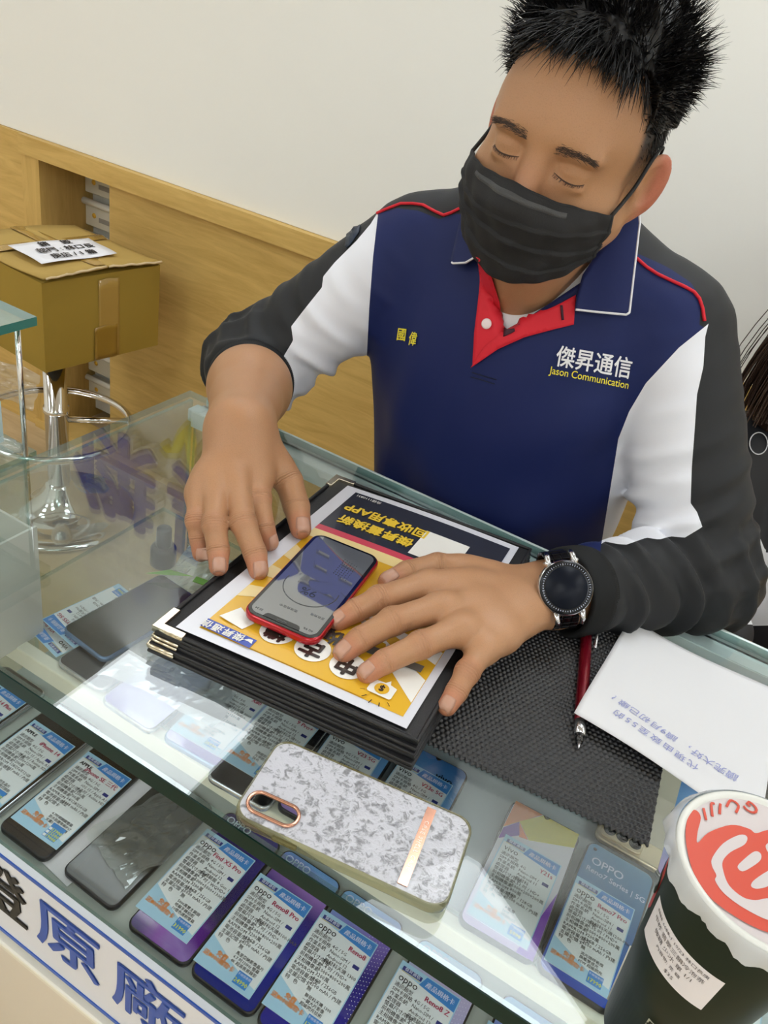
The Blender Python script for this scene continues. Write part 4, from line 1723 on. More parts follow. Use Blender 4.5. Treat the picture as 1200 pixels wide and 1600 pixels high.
def wall_paper(name, stops, ang=0.0, warp=0.25, scale=9.0, rough=0.08, span=0.16):
    """printed screen picture: a warped colour ramp across the phone"""
    if name in MATS:
        return MATS[name]
    m = bpy.data.materials.new(name)
    m.use_nodes = True
    nt = m.node_tree
    b = nt.nodes['Principled BSDF']
    b.inputs['Roughness'].default_value = rough
    b.inputs['Coat Weight'].default_value = 0.3
    tc = nt.nodes.new('ShaderNodeTexCoord')
    mp = nt.nodes.new('ShaderNodeMapping')
    mp.inputs['Rotation'].default_value = (0, 0, ang)
    nt.links.new(tc.outputs['Object'], mp.inputs[0])
    sx = nt.nodes.new('ShaderNodeSeparateXYZ')
    nt.links.new(mp.outputs[0], sx.inputs[0])
    nz = nt.nodes.new('ShaderNodeTexNoise')
    nz.inputs['Scale'].default_value = scale
    nz.inputs['Detail'].default_value = 3
    nt.links.new(tc.outputs['Object'], nz.inputs['Vector'])
    ma = nt.nodes.new('ShaderNodeMath')
    ma.operation = 'MULTIPLY_ADD'
    ma.inputs[1].default_value = 1 / span
    ma.inputs[2].default_value = 0.5 - warp / 2
    nt.links.new(sx.outputs['Y'], ma.inputs[0])
    mb = nt.nodes.new('ShaderNodeMath')
    mb.operation = 'MULTIPLY_ADD'
    mb.inputs[1].default_value = warp
    nt.links.new(nz.outputs['Fac'], mb.inputs[0])
    nt.links.new(ma.outputs[0], mb.inputs[2])
    r = nt.nodes.new('ShaderNodeValToRGB')
    el = r.color_ramp.elements
    el[0].position, el[0].color = stops[0]
    el[1].position, el[1].color = stops[-1]
    for p, c in stops[1:-1]:
        e = el.new(p)
        e.color = c
    nt.links.new(mb.outputs[0], r.inputs[0])
    nt.links.new(r.outputs[0], b.inputs['Base Color'])
    MATS[name] = m
    return m


def make_phone(label, x, y, z, rz, w, h, t, rim, scr, notch=None, group=None, name='smartphone', r=0.010, tilt=0.0):
    o = thing(name, label, 'phone', (x, y, z), (tilt, 0, rz), group)
    prism('phone_body', rr_outline(w, h, r), 0.0, t, rim, o, 0.0022)
    s = prism('phone_screen', rr_outline(w - 0.0046, h - 0.0046, r - 0.002), t - 0.0005, t + 0.0004, scr, o)
    if notch == 'dot':
        lathe('front_camera', [(0, 0.0002), (0.0016, 0.0002), (0.002, 0.0)], m_pblack, s, 16, (-w / 2 + 0.009, h / 2 - 0.009, t + 0.0004))
    if notch == 'tear':
        prism('front_camera', [(-0.004, h / 2 - 0.0023), (-0.0022, h / 2 - 0.0045), (0, h / 2 - 0.0058), (0.0022, h / 2 - 0.0045), (0.004, h / 2 - 0.0023)][::-1], t + 0.0004, t + 0.0006, m_pblack, s)
    return o


GR1, GR2 = 'sample phones on the lower shelf', 'sample phones on the upper shelf'
wp_purple = wall_paper('paper_purple', [(0.0, rgb(60, 24, 110)), (0.2, rgb(134, 70, 170)), (0.32, rgb(150, 120, 190)), (0.45, rgb(90, 30, 135)), (0.6, rgb(34, 22, 84)), (1.0, rgb(46, 38, 130))], 0.9, 0.35, 22)
wp_blue = wall_paper('paper_deepblue', [(0.0, rgb(18, 36, 130)), (0.45, rgb(30, 40, 140)), (0.7, rgb(48, 32, 120)), (0.85, rgb(150, 110, 190)), (1.0, rgb(120, 170, 230))], 0.15, 0.2, 14)
wp_violet = wall_paper('paper_violet', [(0.0, rgb(44, 46, 150)), (0.5, rgb(38, 28, 125)), (0.75, rgb(130, 110, 195)), (1.0, rgb(130, 185, 235))], -0.35, 0.12, 8)
wp_pale = wall_paper('paper_pale', [(0.0, rgb(90, 80, 190)), (0.5, rgb(170, 170, 215)), (0.8, rgb(200, 190, 225)), (1.0, rgb(150, 200, 236))], -0.3, 0.15, 8)
wp_sky = wall_paper('paper_sky', [(0.0, rgb(180, 150, 220)), (0.35, rgb(120, 165, 225)), (0.7, rgb(110, 165, 220)), (1.0, rgb(60, 120, 190))], 0.2, 0.3, 10)
wp_reno = wall_paper('paper_blue_fade', [(0.0, rgb(40, 70, 180)), (0.25, rgb(60, 110, 200)), (0.6, rgb(60, 110, 160)), (1.0, rgb(86, 140, 180))], 0.1, 0.15, 10)
wp_lilac = wall_paper('paper_lilac', [(0.0, rgb(120, 100, 180)), (0.4, rgb(190, 190, 225)), (1.0, rgb(150, 190, 220))], 0.1, 0.2, 10)
Z1, Z2 = 0.6125, 0.7475
P1, P2, PT = 0.0775, 0.0745, 0.0082
phones1 = [
    ('brown-black phone under the leftmost product card on the lower shelf', -0.668, 0.432, 0, 0.080, 0.160, m_rim_s, m_pbrown, None),
    ('brown-black silver-rimmed phone under the curled product card, second from left on the lower shelf', -0.569, 0.430, 0.0, 0.080, 0.162, m_rim_s, m_pbrown, None),
    ('brown-black phone under a card, directly left of the bare phone', -0.4825, 0.420, 0.0, 0.073, 0.150, m_rim_k, m_pbrown, None),
    ('bare dark phone with peeling clear film and no card on the lower shelf', -0.386, 0.428, -0.02, 0.077, 0.160, m_rim_k, mat('phone_dark_film', rgb(58, 58, 52), 0.22, coat=0.3), None),
    ('purple-wallpaper phone on the lower shelf, right of the bare phone', -0.2915, 0.430, 0.01, 0.079, 0.170, m_rim_k, wp_purple, None),
    ('deep blue phone on the lower shelf, second right of the bare phone', -0.2085, 0.430, 0.0, 0.078, 0.170, m_rim_k, wp_blue, None),
    ('violet phone with dotted wallpaper on the lower shelf, third right of the bare phone', -0.1270, 0.430, 0.0, 0.078, 0.170, m_rim_k, wp_violet, None),
    ('pale lilac-blue phone on the lower shelf, fourth right of the bare phone', -0.0300, 0.430, 0.0, 0.078, 0.170, m_rim_k, wp_pale, None),
    ('phone on the lower shelf at the bottom edge, just left of the green cup', 0.0700, 0.430, 0.0, 0.078, 0.170, m_rim_k, wp_violet, None)]
for lab, x, y, rz, w_, h_, rim, scr, nt_ in phones1:
    make_phone(lab, x, y, Z1, rz, w_, h_, PT, rim, scr, nt_, GR1)
# head lettering on the sample screens
m_wprint = mat('white_print', rgb(214, 222, 246), 0.4)
m_dotp = mat('dot_print', rgb(226, 224, 244), 0.4)
SCREENS = {}
for o in [q for q in bpy.data.objects if q.type == 'EMPTY' and q.get('group') == GR1]:
    for ch in bpy.data.objects:
        if ch.parent == o and ch.name.startswith('phone_screen'):
            SCREENS[int(round(o.location.x * 1e4))] = ch
for x, k in ((-0.2915, 'OPPO'), (-0.2085, 'OPPO'), (-0.127, 'OPPO'), (-0.030, 'OPPO')):
    text('screen_lettering', k, 0.0125, m_wprint, SCREENS[int(round(x * 1e4))], (-0.016, 0.0735, PT + 0.0007), bold=0.0001)
for x in (-0.127, -0.030):
    bm = bmesh.new()
    for i in range(9):
        for j in range(22):
            px_, py_ = 0.036 - i * 0.0030, 0.060 - j * 0.0046 - i * 0.0012
            if px_ > 0.010 + 0.0011 * j:
                bmesh.ops.create_circle(bm, cap_ends=True, radius=0.00042, segments=6, matrix=Matrix.Translation((px_, py_, PT + 0.0006)))
    bm_obj('dot_pattern', bm, m_dotp, SCREENS[int(round(x * 1e4))])
lab2 = [
    ('dark phone at the bottom of the stack on the upper shelf near left', -0.520, 0.545, Z2, -0.02, 0.074, 0.158, m_rim_s, mat('phone_scuffed', rgb(30, 31, 33), 0.25), None),
    ('silver phone lying under the mirrored lamp glare beside the folder, upper shelf', -0.440, 0.535, Z2, -0.02, 0.076, 0.158, m_rim_s, wp_lilac, None),
    ('purple-rimmed pale phone on the upper shelf below the folder corner', -0.358, 0.540, Z2, 0.05, 0.076, 0.160, m_rim_b, wall_paper('paper_lilac2', [(0, rgb(120, 90, 190)), (0.3, rgb(170, 160, 220)), (1, rgb(180, 200, 225))], 0, 0.1, 6), None),
    ('dark phone with a white card on the upper shelf between folder and marbled case', -0.290, 0.530, Z2, 0.06, 0.076, 0.160, m_rim_s, m_pblack, None),
    ('sky-blue phone on the upper shelf half under the near edge of the folder', -0.212, 0.545, Z2, 0.06, 0.076, 0.160, m_rim_k, wp_sky, None),
    ('light blue phone on the upper shelf below the right near corner of the folder', -0.130, 0.545, Z2, 0.06, 0.076, 0.162, m_rim_k, wp_sky, 'tear'),
    ('phone with orange, yellow and purple wallpaper on the upper shelf', -0.0015, 0.548, Z2, 0.035, 0.078, 0.163, m_rim_k, wall_paper('paper_white', [(0, rgb(190, 170, 220)), (0.5, rgb(220, 220, 230)), (1, rgb(226, 226, 232))], 0, 0.1, 5), 'tear'),
    ('blue phone with corner camera on the upper shelf left of the gold phone', 0.0790, 0.549, Z2, -0.015, 0.0735, 0.163, m_rim_k, wp_reno, 'dot'),
    ('pale phone under the last product card at lower right behind the cup', 0.196, 0.545, Z2, 0.0, 0.076, 0.162, m_rim_k, wp_pale, None),
    ('light blue phone on the upper shelf near the right rear rail', 0.150, 0.715, Z2, 0.02, 0.076, 0.162, m_rim_s, wp_sky, None)]
PH2 = [make_phone(lab, x, y, z, rz, w_, h_, PT, rim, scr, nt_, GR2) for lab, x, y, z, rz, w_, h_, rim, scr, nt_ in lab2]
# colour shards on the white wallpaper
ys = PH2[6]
sc = [c for c in bpy.data.objects if c.parent == ys and c.name.startswith('phone_screen')][0]
for nm, pts, col in (('colour_shard', [(-0.036, 0.079), (-0.005, 0.079), (-0.0365, 0.040)], rgb(224, 140, 80)),
                     ('colour_shard', [(-0.004, 0.079), (0.0365, 0.079), (0.0365, 0.060), (-0.008, 0.040), (-0.024, 0.056)], rgb(206, 196, 70)),
                     ('colour_shard', [(-0.036, 0.039), (-0.024, 0.055), (-0.018, 0.040), (-0.036, 0.024)], rgb(120, 60, 170)),
                     ('colour_shard', [(0.0365, 0.0), (0.0365, -0.079), (0.020, -0.079)], rgb(130, 70, 190)),
                     ('colour_shard', [(-0.0235, 0.055), (-0.009, 0.040), (-0.018, 0.038)], rgb(226, 120, 60))):
    prism(nm, pts if sum((pts[i][0] - pts[i - 1][0]) * (pts[i][1] + pts[i - 1][1]) for i in range(len(pts))) < 0 else pts[::-1], PT + 0.0004, PT + 0.0006, mat('shard_%d' % int(col[0] * 1000 + col[2] * 77), col, 0.15), sc)
rn = [c for c in bpy.data.objects if c.parent == PH2[7] and c.name.startswith('phone_screen')][0]
text('screen_lettering', 'OPPO', 0.013, m_wprint, rn, (-0.010, 0.058, PT + 0.0006), bold=0.0001)
text('screen_lettering', 'Reno7 Series | 5G', 0.0085, m_wprint, rn, (0.002, 0.046, PT + 0.0006), bold=0.0001)
v3 = [c for c in bpy.data.objects if c.parent == PH2[5] and c.name.startswith('phone_screen')][0]
text('screen_lettering', 'vivo', 0.012, m_pblack, v3, (0.016, 0.055, PT + 0.0006), bold=0.0002)
# dark phone on top of the stack
make_phone('black phone lying askew on top of the product cards at left', -0.541, 0.575, Z2 + PT + 0.0018, -0.09, 0.077, 0.155, PT, m_rim_b,
           mat('phone_mirror_black', rgb(22, 24, 27), 0.04, spec=0.7), None, GR2).rotation_euler = (0, 0, -0.09)
# gold phone lying on its face
g = thing('smartphone', 'gold phone lying face down with camera bump, partly under the black mat', 'phone', (0.086, 0.7215, Z2), (0, 0, 0.0), GR2)
prism('phone_body', rr_outline(0.080, 0.165, 0.010), 0.0, PT, m_rim_g, g, 0.0024)
cb = prism('camera_bump', rr_outline(0.046, 0.020, 0.006), PT - 0.0005, PT + 0.0022, m_rim_g, g, 0.0012, (-0.013, -0.068, 0))
for k in range(3):
    lathe('lens', [(0, 0.0006), (0.0052, 0.0006), (0.0062, 0.0014), (0.0068, 0.0002)], m_pblack, cb, 20, (-0.014 + 0.014 * k, 0, PT + 0.0018))
box('back_panel', (-0.036, -0.055, PT - 0.0002), (0.036, 0.079, PT + 0.0003), mat('gold_back', rgb(206, 198, 176), 0.3), g)

# ------------------------------------------------------------------ product cards
m_card = mat('card_white', rgb(232, 238, 240), 0.35, coat=0.1)
m_cblue = mat('card_blue', rgb(62, 138, 214), 0.4)
m_cpale = mat('card_pale_blue', rgb(170, 212, 236), 0.4)
m_cnavy = mat('card_navy', rgb(44, 52, 130), 0.4)
m_cgold = mat('card_gold', rgb(214, 190, 110), 0.4)
m_cink = mat('card_ink', rgb(58, 56, 58), 0.6)
m_cred = mat('card_red', rgb(176, 40, 84), 0.5)
m_corange = mat('card_orange', rgb(232, 140, 50), 0.5)
m_cyel = mat('card_yellow', rgb(214, 224, 90), 0.5)
LABELS = '通訊類型\nSIM卡規格\n作業系統\n處理器\n螢幕尺寸/等級\n前相機像素\n主相機像素\nRAM/ROM\n電池容量/類型\n支援記憶卡\n特   色'
CW, CHT = 0.069, 0.115


def flat(name, pts, z, m, parent):
    vs = [(p[0], p[1], z) for p in pts]
    o = mesh(name, vs, [tuple(range(len(vs)))], m, parent)
    if o.data.polygons[0].normal.z < 0:
        o.data.flip_normals()
    return o


def rect(name, x0, y0, x1, y1, z, m, parent):
    return flat(name, [(x0, y0), (x1, y0), (x1, y1), (x0, y1)], z, m, parent)


def make_card(label, x, y, z, rz, brand, model, vals, feats, price, prices3=False, sc=1.0, curl=0.0, tilt=0.0):
    o = thing('product_card', label, 'product card', (x, y, z), (tilt, 0, rz), 'product cards on the sample phones')
    o.scale = (sc, sc, 1)
    W2, H2 = CW / 2, CHT / 2
    s = box('card_sheet', (-W2, -H2, 0), (W2, H2, 0.0004), m_card, o)
    zz = 0.00055
    e = 0.0011
    bm = bmesh.new()
    for a in ((-W2, -H2, W2, -H2 + e), (-W2, H2 - e, W2, H2), (-W2, -H2 + e, -W2 + e, H2 - e), (W2 - e, -H2 + e, W2, H2 - e)):
        v = [bm.verts.new((a[i], a[j], zz)) for i, j in ((0, 1), (2, 1), (2, 3), (0, 3))]
        bm.faces.new(v)
    bm_obj('card_border', bm, m_cpale, s)
    # header: pale on the left, blue on the right
    hb = H2 - 0.0165
    flat('card_header', [(-W2 + 0.030, H2 - e), (W2 - e, H2 - e), (W2 - e, hb), (-W2 + 0.026, hb + 0.004)], zz, m_cblue, s)
    flat('card_header', [(-W2 + e, H2 - e), (-W2 + 0.0302, H2 - e), (-W2 + 0.0262, hb + 0.004), (-W2 + e, hb + 0.007)], zz, m_cpale, s)
    rect('logo_tag', -W2 + 0.004, H2 - 0.0092, -W2 + 0.0265, H2 - 0.0045, zz + 0.0002, m_cnavy, s)
    rect('gold_line', -W2 + 0.004, H2 - 0.0104, -W2 + 0.0255, H2 - 0.0096, zz + 0.0002, m_cgold, s)
    text('logo_lettering', '傑昇通信', 0.0042, m_wprint, s, (-W2 + 0.0155, H2 - 0.0068, zz + 0.0004), res=1, space=1.15, bold=0.0001)
    text('header_lettering', '產品規格卡', 0.0066, m_wprint, s, (W2 - 0.0205, H2 - 0.0085, zz + 0.0004), res=1, bold=0.0002)
    bs = 0.0105 if brand.islower() else 0.0066
    text('brand_lettering', brand, bs, m_pblack, s, (-W2 + 0.0045, H2 - 0.0168, zz + 0.0004), align='LEFT', res=2, bold=0.00025 if brand.isupper() else 0.0)
    text('model_lettering', model, 0.0078, m_cred, s, (W2 - 0.004, H2 - 0.0213, zz + 0.0004), align='RIGHT', res=2, bold=0.00018)
    text('spec_labels', LABELS, 0.0052, m_cink, s, (-W2 + 0.0042, H2 - 0.0225, zz), align='LEFT', res=1, line=1.06, valign='TOP', bold=0.00006)
    text('spec_values', vals, 0.0052, m_cink, s, (-W2 + 0.0290, H2 - 0.0262, zz), align='LEFT', res=1, line=1.06, valign='TOP', bold=0.00004)
    rect('dual_tag', W2 - 0.0120, H2 - 0.0362, W2 - 0.0048, H2 - 0.0322, zz + 0.0001, m_cnavy, s)
    text('spec_features', feats, 0.0042, m_cink, s, (-W2 + 0.031, H2 - 0.0830, zz + 0.0002), align='LEFT', res=1, line=1.08, valign='TOP', bold=0.00004)
    # pale wave at the foot
    pts = [(-W2 + e, -H2 + e), (W2 - e, -H2 + e), (W2 - e, -H2 + 0.010)] + [(W2 - e - (CW - 2 * e) * k / 10, -H2 + 0.010 + 0.022 * (k / 10) ** 1.3) for k in range(1, 11)]
    flat('card_wave', pts, zz - 0.00005, m_cpale, s)
    text('slogan_lettering', '免費\n送8000購物卡', 0.0062, m_corange, s, (-W2 + 0.0215, -H2 + 0.0160, zz + 0.0003), res=1, bold=0.0005, line=0.9)
    if prices3:
        pb_ = rect('price_box', W2 - 0.0265, -H2 + 0.004, W2 - 0.0085, -H2 + 0.0225, zz + 0.0003, m_cblue, s)
        for k, p_ in enumerate(price.split()):
            text('price_lettering', p_, 0.0056, m_cyel, pb_, (W2 - 0.0155, -H2 + 0.0150 - k * 0.0045, zz + 0.0005), res=1, bold=0.0002)
            rect('capacity_box', W2 - 0.0260, -H2 + 0.0134 - k * 0.0045, W2 - 0.0225, -H2 + 0.0166 - k * 0.0045, zz + 0.0005, m_card, pb_)
    else:
        pb_ = rect('price_box', W2 - 0.0245, -H2 + 0.004, W2 - 0.0085, -H2 + 0.0175, zz + 0.0003, m_cblue, s)
        text('price_lettering', price, 0.0062, m_cyel, pb_, (W2 - 0.0165, -H2 + 0.0078, zz + 0.0005), res=1, bold=0.0002)
        text('price_lettering', '手機優惠價', 0.0031, m_wprint, pb_, (W2 - 0.0165, -H2 + 0.0145, zz + 0.0005), res=1)
    return o


A_ = '4G / 5G\nNano-SIM /\n'
ZC1, ZC2 = Z1 + PT + 0.0006, Z2 + PT + 0.0006
CARDS = [
    ('half-visible product card at the far left edge of the lower shelf', -0.6680, 0.4270, ZC1, 0, 'APPLE', 'iPhone 14 Plus', A_ + 'iOS 16 / Apple A15\n6.7 吋 / Retina\n1200萬\n1200+1200萬\n128/256/512GB\n4325 mAh / 內建\n無', 'A15 仿生晶片\n動態影像\n6.7吋 OLED 螢幕', '30900 34400 41400', True),
    ('faded product card second from left on the lower shelf', -0.5690, 0.4130, ZC1, 0.01, 'APPLE', 'iPhone 14', A_ + 'iOS 15 / Apple A15\n6.1 吋 / Retina XDR\n1200+1200萬\n1200萬\n128/256/512GB\n3227 mAh / 內建\n', 'A15 仿生晶片\n電影級模式錄影\n6.1吋 OLED 螢幕', '27900 31400 38400', True),
    ('product card with black brand lettering and three prices, directly left of the bare phone', -0.4820, 0.4185, ZC1, 0.02, 'APPLE', 'iPhone SE 三代', A_ + 'iOS 15 / Apple A15\n4.7 吋 / Retina HD\n1200萬\n700萬\n64/128/256GB\n2018 mAh / 內建\n', '4.7吋視網膜螢幕\n防水防塵等級IP67\n支援5G 高速手機', '13900 15500 19000', True),
    ('product card on the purple-wallpaper phone', -0.3000, 0.4215, ZC1, 0.0, 'oppo', 'Find X5 Pro', A_ + 'Android 12\n高通驍龍 8 Gen 1\n6.7 吋 / WQHD+\n5000+5000+1300萬\n3200萬\n12GB / 256GB\n5000 mAh / 內建\n無', '5000萬雙主鏡頭\n哈蘇手機拍照\n10億色護眼螢幕', '31990', False),
    ('product card with glare streaks, on the deep blue phone', -0.2165, 0.4140, ZC1, 0.02, 'oppo', 'Reno8 Pro', A_ + 'Android 12\n聯發科天璣8100-MAX\n6.7 吋 / FHD+\n5000+800+200萬\n3200萬\n12GB / 256GB\n4500 mAh / 內建\n無', '馬里亞納影像晶片\n6.7 吋120Hz 螢幕\n4K 超清夜景錄影', '24990', False),
    ('product card on the violet dotted phone', -0.1360, 0.4200, ZC1, 0.02, 'oppo', 'Reno8', A_ + 'Android 12\n聯發科天璣 1300\n6.4 吋 / FHD+\n5000+800+200萬\n3200萬\n8GB / 256GB\n4500 mAh / 內建\n無', '聯發科天璣 1300\n一鍵大片影像\n超級閃充技術', '17990', False),
    ('product card on the pale lilac-blue phone at the bottom edge', -0.0390, 0.4220, ZC1, 0.0, 'oppo', 'Reno8 Z', A_ + 'Android 12\n高通驍龍 695\n6.4 吋 / FHD+\n6400+200+200萬\n1600萬\n8GB / 128GB\n4500 mAh / 內建\n', '雙軌環閃燈\n輕薄機身\n快速充電', '11990', False),
    ('product card at the bottom edge just left of the green cup', 0.0620, 0.4200, ZC1, 0.0, 'oppo', 'A77', A_ + 'Android 12\n聯發科\n6.5 吋 / HD+\n4800+200萬\n800萬\n6GB / 128GB\n5000 mAh / 內建\n', '超級閃充\n長續航\n大螢幕', '8990', False),
    ('product card on the purple-rimmed pale phone below the folder corner', -0.3620, 0.5260, ZC2, 0.05, 'vivo', 'X80', A_ + 'Android 12\n聯發科天璣 9000\n6.78 吋 / FHD+\n5000+1200萬\n3200萬\n12GB / 256GB\n4500 mAh / 內建\n', '蔡司光學鏡頭\n80W 閃充\n曲面螢幕', '25990', False, 0.92),
    ('product card headed with a small gold square, between folder and marbled case', -0.2960, 0.5310, ZC2, 0.03, 'vivo', '9 Pro+', A_ + 'Android 12\n聯發科天璣920\n6.4 吋 / FHD+\n5000萬\n1600萬\n8GB / 128GB\n4500 mAh / 內建\n', '旗艦影像\n光學防手震\n快充', '12990', False, 0.96),
    ('product card on the sky-blue phone half under the folder', -0.2150, 0.5380, ZC2, 0.08, 'vivo', 'V23 5G', A_ + 'Android 12\n聯發科天璣920\n6.44 吋 / FHD+\n6400萬\n5000萬\n8GB / 128GB\n4200 mAh / 內建\n', '雙前鏡頭\n變色玻璃\n快充', '14990', False, 0.92),
    ('product card on the light blue phone beside the right near corner of the folder', -0.1360, 0.5460, ZC2, 0.02, 'vivo', 'V23e 5G', A_ + 'Android 11\n聯發科天璣810\n6.44 吋 / FHD+\n5000萬\n4400萬\n8GB / 128GB\n4050 mAh / 內建\n', '自拍柔光\n輕薄機身\n快充', '11990', False, 0.92),
    ('product card on the phone with orange, yellow and purple wallpaper', -0.0020, 0.5280, ZC2, 0.01, 'vivo', 'Y21s', '4G\nNano-SIM /\nAndroid 11\n聯發科\n6.51 吋 / HD+\n5000+200+200萬\n800萬\n4GB / 128GB\n5000 mAh / 內建\n', '大電量\n快充\n側邊指紋', '5990', False, 0.90),
    ('product card on the blue phone left of the gold phone', 0.0760, 0.5290, ZC2, 0.0, 'oppo', 'Reno7 Pro', A_ + 'Android 11\n聯發科天璣1200-Max\n6.55 吋 / FHD+\n5000+800+200萬\n3200萬\n12GB / 256GB\n4500 mAh / 內建\n無', '流光環呼吸燈\n旗艦雙感光\n65W 超級閃充', '17990', False, 0.88),
    ('product card at lower right corner behind the green cup', 0.2020, 0.5450, ZC2, 0.02, 'oppo', 'A57', '4G全頻\nNano-SIM /\nAndroid 12\n聯發科\n6.56 吋 / HD+\n1300+200萬\n800萬\n4GB / 64GB\n5000 mAh / 內建\n', '大電量\n超級閃充\n立體聲', '4990', False, 0.92)]
for c in CARDS:
    make_card(*c[:11], sc=c[11] if len(c) > 11 else 1.0)
make_card('upper upside-down product card under the askew black phone at left', -0.580, 0.552, ZC2 + 0.0002, math.pi - 0.16, 'vivo', 'Y55 5G', A_ + 'Android 12\n聯發科天璣700\n6.58 吋 / FHD+\n5000萬\n800萬\n4GB / 128GB\n5000 mAh / 內建\n', '大電量\n快充\n側邊指紋', '7990', False, 0.95)
make_card('lower upside-down product card sticking out below the other at left', -0.588, 0.536, Z2 + 0.0006, math.pi - 0.20, 'vivo', 'V25 Pro', A_ + 'Android 12\n聯發科天璣1300\n6.56 吋 / FHD+\n6400萬\n3200萬\n8GB / 256GB\n4830 mAh / 內建\n', '變色玻璃\n光學防手震\n快充', '15990', False, 0.95)

# small dark bottle, frosted box, plastic bag
bt = thing('bottle', 'small black bottle standing on the upper shelf near the plastic bag', 'bottle', (-0.600, 0.690, Z2), (0, 0, 0))
m_bot = mat('bottle_black', rgb(42, 44, 48), 0.35)
lathe('bottle_body', [(0, 0), (0.0165, 0), (0.0175, 0.002), (0.0175, 0.026), (0.0155, 0.030), (0.0105, 0.0315), (0, 0.0315)], m_bot, bt, 32)
lathe('bottle_cap', [(0.0, 0.0316), (0.0105, 0.0316), (0.0108, 0.033), (0.0100, 0.058), (0.0090, 0.0595), (0, 0.0595)], m_bot, bt, 32)
m_frost = glass_mat('frosted_acrylic', (0.85, 0.88, 0.86, 1), 0.04, milky=0.62, milk_col=rgb(240, 240, 232))
fb = thing('acrylic_box', 'frosted white acrylic box inside the counter at the left edge', 'box', (-0.650, 0.445, Z2), (0, 0, 0))
box('front_panel', (0.036, -0.085, 0.0), (0.039, 0.052, 0.155), m_frost, fb)
box('rear_panel', (-0.036, 0.049, 0.0), (0.0355, 0.052, 0.150), m_frost, fb)
box('inner_block', (-0.030, -0.080, 0.0), (0.034, 0.046, 0.105), mat('white_block', rgb(236, 238, 236), 0.5), fb)


def crumpled(name, label, cat, x, y, z, w_, h_, hgt, m, seed, rz=0.0):
    n = 26
    vs, fs = [], []
    for i in range(n):
        for j in range(n):
            u, v = i / (n - 1), j / (n - 1)
            p = Vector((u * 4.2 + seed, v * 4.2, seed * 0.37))
            e = min(u, 1 - u, v, 1 - v) * 4
            a = abs(noise.noise(p)) + 0.5 * abs(noise.noise(p * 2.3))
            vs.append(((u - 0.5) * w_ + 0.012 * noise.noise(p + Vector((9, 0, 0))), (v - 0.5) * h_ + 0.012 * noise.noise(p + Vector((0, 9, 0))), 0.001 + hgt * a * min(1, e + 0.15)))
    for i in range(n - 1):
        for j in range(n - 1):
            fs.append((i * n + j, (i + 1) * n + j, (i + 1) * n + j + 1, i * n + j + 1))
    o = mesh(name, vs, fs, m, None, (x, y, z), (0, 0, rz))
    return tag(o, label, cat)


m_bag = glass_mat('bag_film', (0.86, 0.90, 0.90, 1), 0.08, milky=0.55, rough=0.08, milk_col=rgb(206, 222, 220))
crumpled('plastic_bag', 'crumpled clear plastic bag on the upper shelf beside the folder', 'plastic bag', -0.520, 0.690, Z2 + 0.0005, 0.13, 0.14, 0.022, m_bag, 3.1, 0.2)
crumpled('plastic_film', 'crumpled clear film spread over the shelf under the folder', 'plastic film', -0.440, 0.560, Z2 + PT + 0.003, 0.15, 0.14, 0.010, glass_mat('film_white', (0.88, 0.91, 0.93, 1), 0.08, milky=0.35, rough=0.1, milk_col=rgb(226, 230, 236)), 7.7, 0.1)
crumpled('plastic_film', 'clear protective film peeling off the bare dark phone', 'plastic film', -0.378, 0.440, Z1 + PT + 0.002, 0.080, 0.12, 0.006, glass_mat('film_clear', (0.92, 0.94, 0.92, 1), 0.09, milky=0.12, rough=0.06), 5.3, -0.25)
m_green = mat('leaf_green', rgb(110, 170, 60), 0.5)
bm = bmesh.new()
gpts = [(-0.572, 0.640), (-0.540, 0.668), (-0.566, 0.650)]
leaf = mesh('leaf_wrapper', [(-0.03, -0.003, 0), (0.0, -0.006, 0.004), (0.032, 0.0, 0.002), (0.0, 0.006, 0.004), (0, 0, 0.007)], [(0, 1, 4), (1, 2, 4), (2, 3, 4), (3, 0, 4)], m_green, None, (-0.556, 0.652, Z2 + 0.026), (0, 0, 0.55))
tag(leaf, 'slim green and white wrapper lying against the small black bottle', 'wrapper')
chip = box('label_chip', (-0.010, -0.005, 0), (0.010, 0.005, 0.0012), m_green, None, 0.0, (-0.513, 0.665, Z2 + 0.030), (0.1, 0, 0.2))
tag(chip, 'tiny green label chip on the clear plastic bag', 'label')
slip = box('paper_slip', (-0.030, -0.075, 0), (0.030, 0.075, 0.0004), mat('slip_white', rgb(232, 232, 236), 0.6), None, 0.0, (-0.432, 0.420, Z1 + 0.0004), (0, 0, -0.10))
tag(slip, 'blank white paper slip between two phones on the lower shelf', 'paper')
# ------------------------------------------------------------------ on top of the glass: folder
FZ = CAMZ - 0.512                                     # upper face of the folder
QO = [np.array(p) for p in ((-0.374, 0.421), (-0.119, 0.456), (-0.145, 0.800), (-0.397, 0.766))]      # outer corners BL BR FR TL
QP = [np.array(p) for p in ((-0.358, 0.432), (-0.134, 0.463), (-0.158, 0.788), (-0.374, 0.755))]      # sheet corners
FC = np.array((-0.26, 0.61))


def quad_map(Q, s, t):
    return (Q[0] * (1 - s) + Q[1] * s) * (1 - t) + (Q[3] * (1 - s) + Q[2] * s) * t


def fold_z(s, t):
    return 0.0022 * math.sin(math.pi * s) * (0.4 + 0.6 * t) - 0.0015 * s * (1 - t)


fo = thing('menu_folder', 'thick black leatherette folder with metal corners holding a yellow poster', 'folder', (FC[0], FC[1], GT + 0.0008))
m_leather = mat('leatherette', rgb(26, 26, 28), 0.42, bump=0.35, bscale=1200, spec=0.5)
m_leather2 = mat('leatherette_edge', rgb(34, 34, 37), 0.5, bump=0.3, bscale=900)
m_gold = mat('corner_metal', rgb(222, 212, 190), 0.2, 0.95)


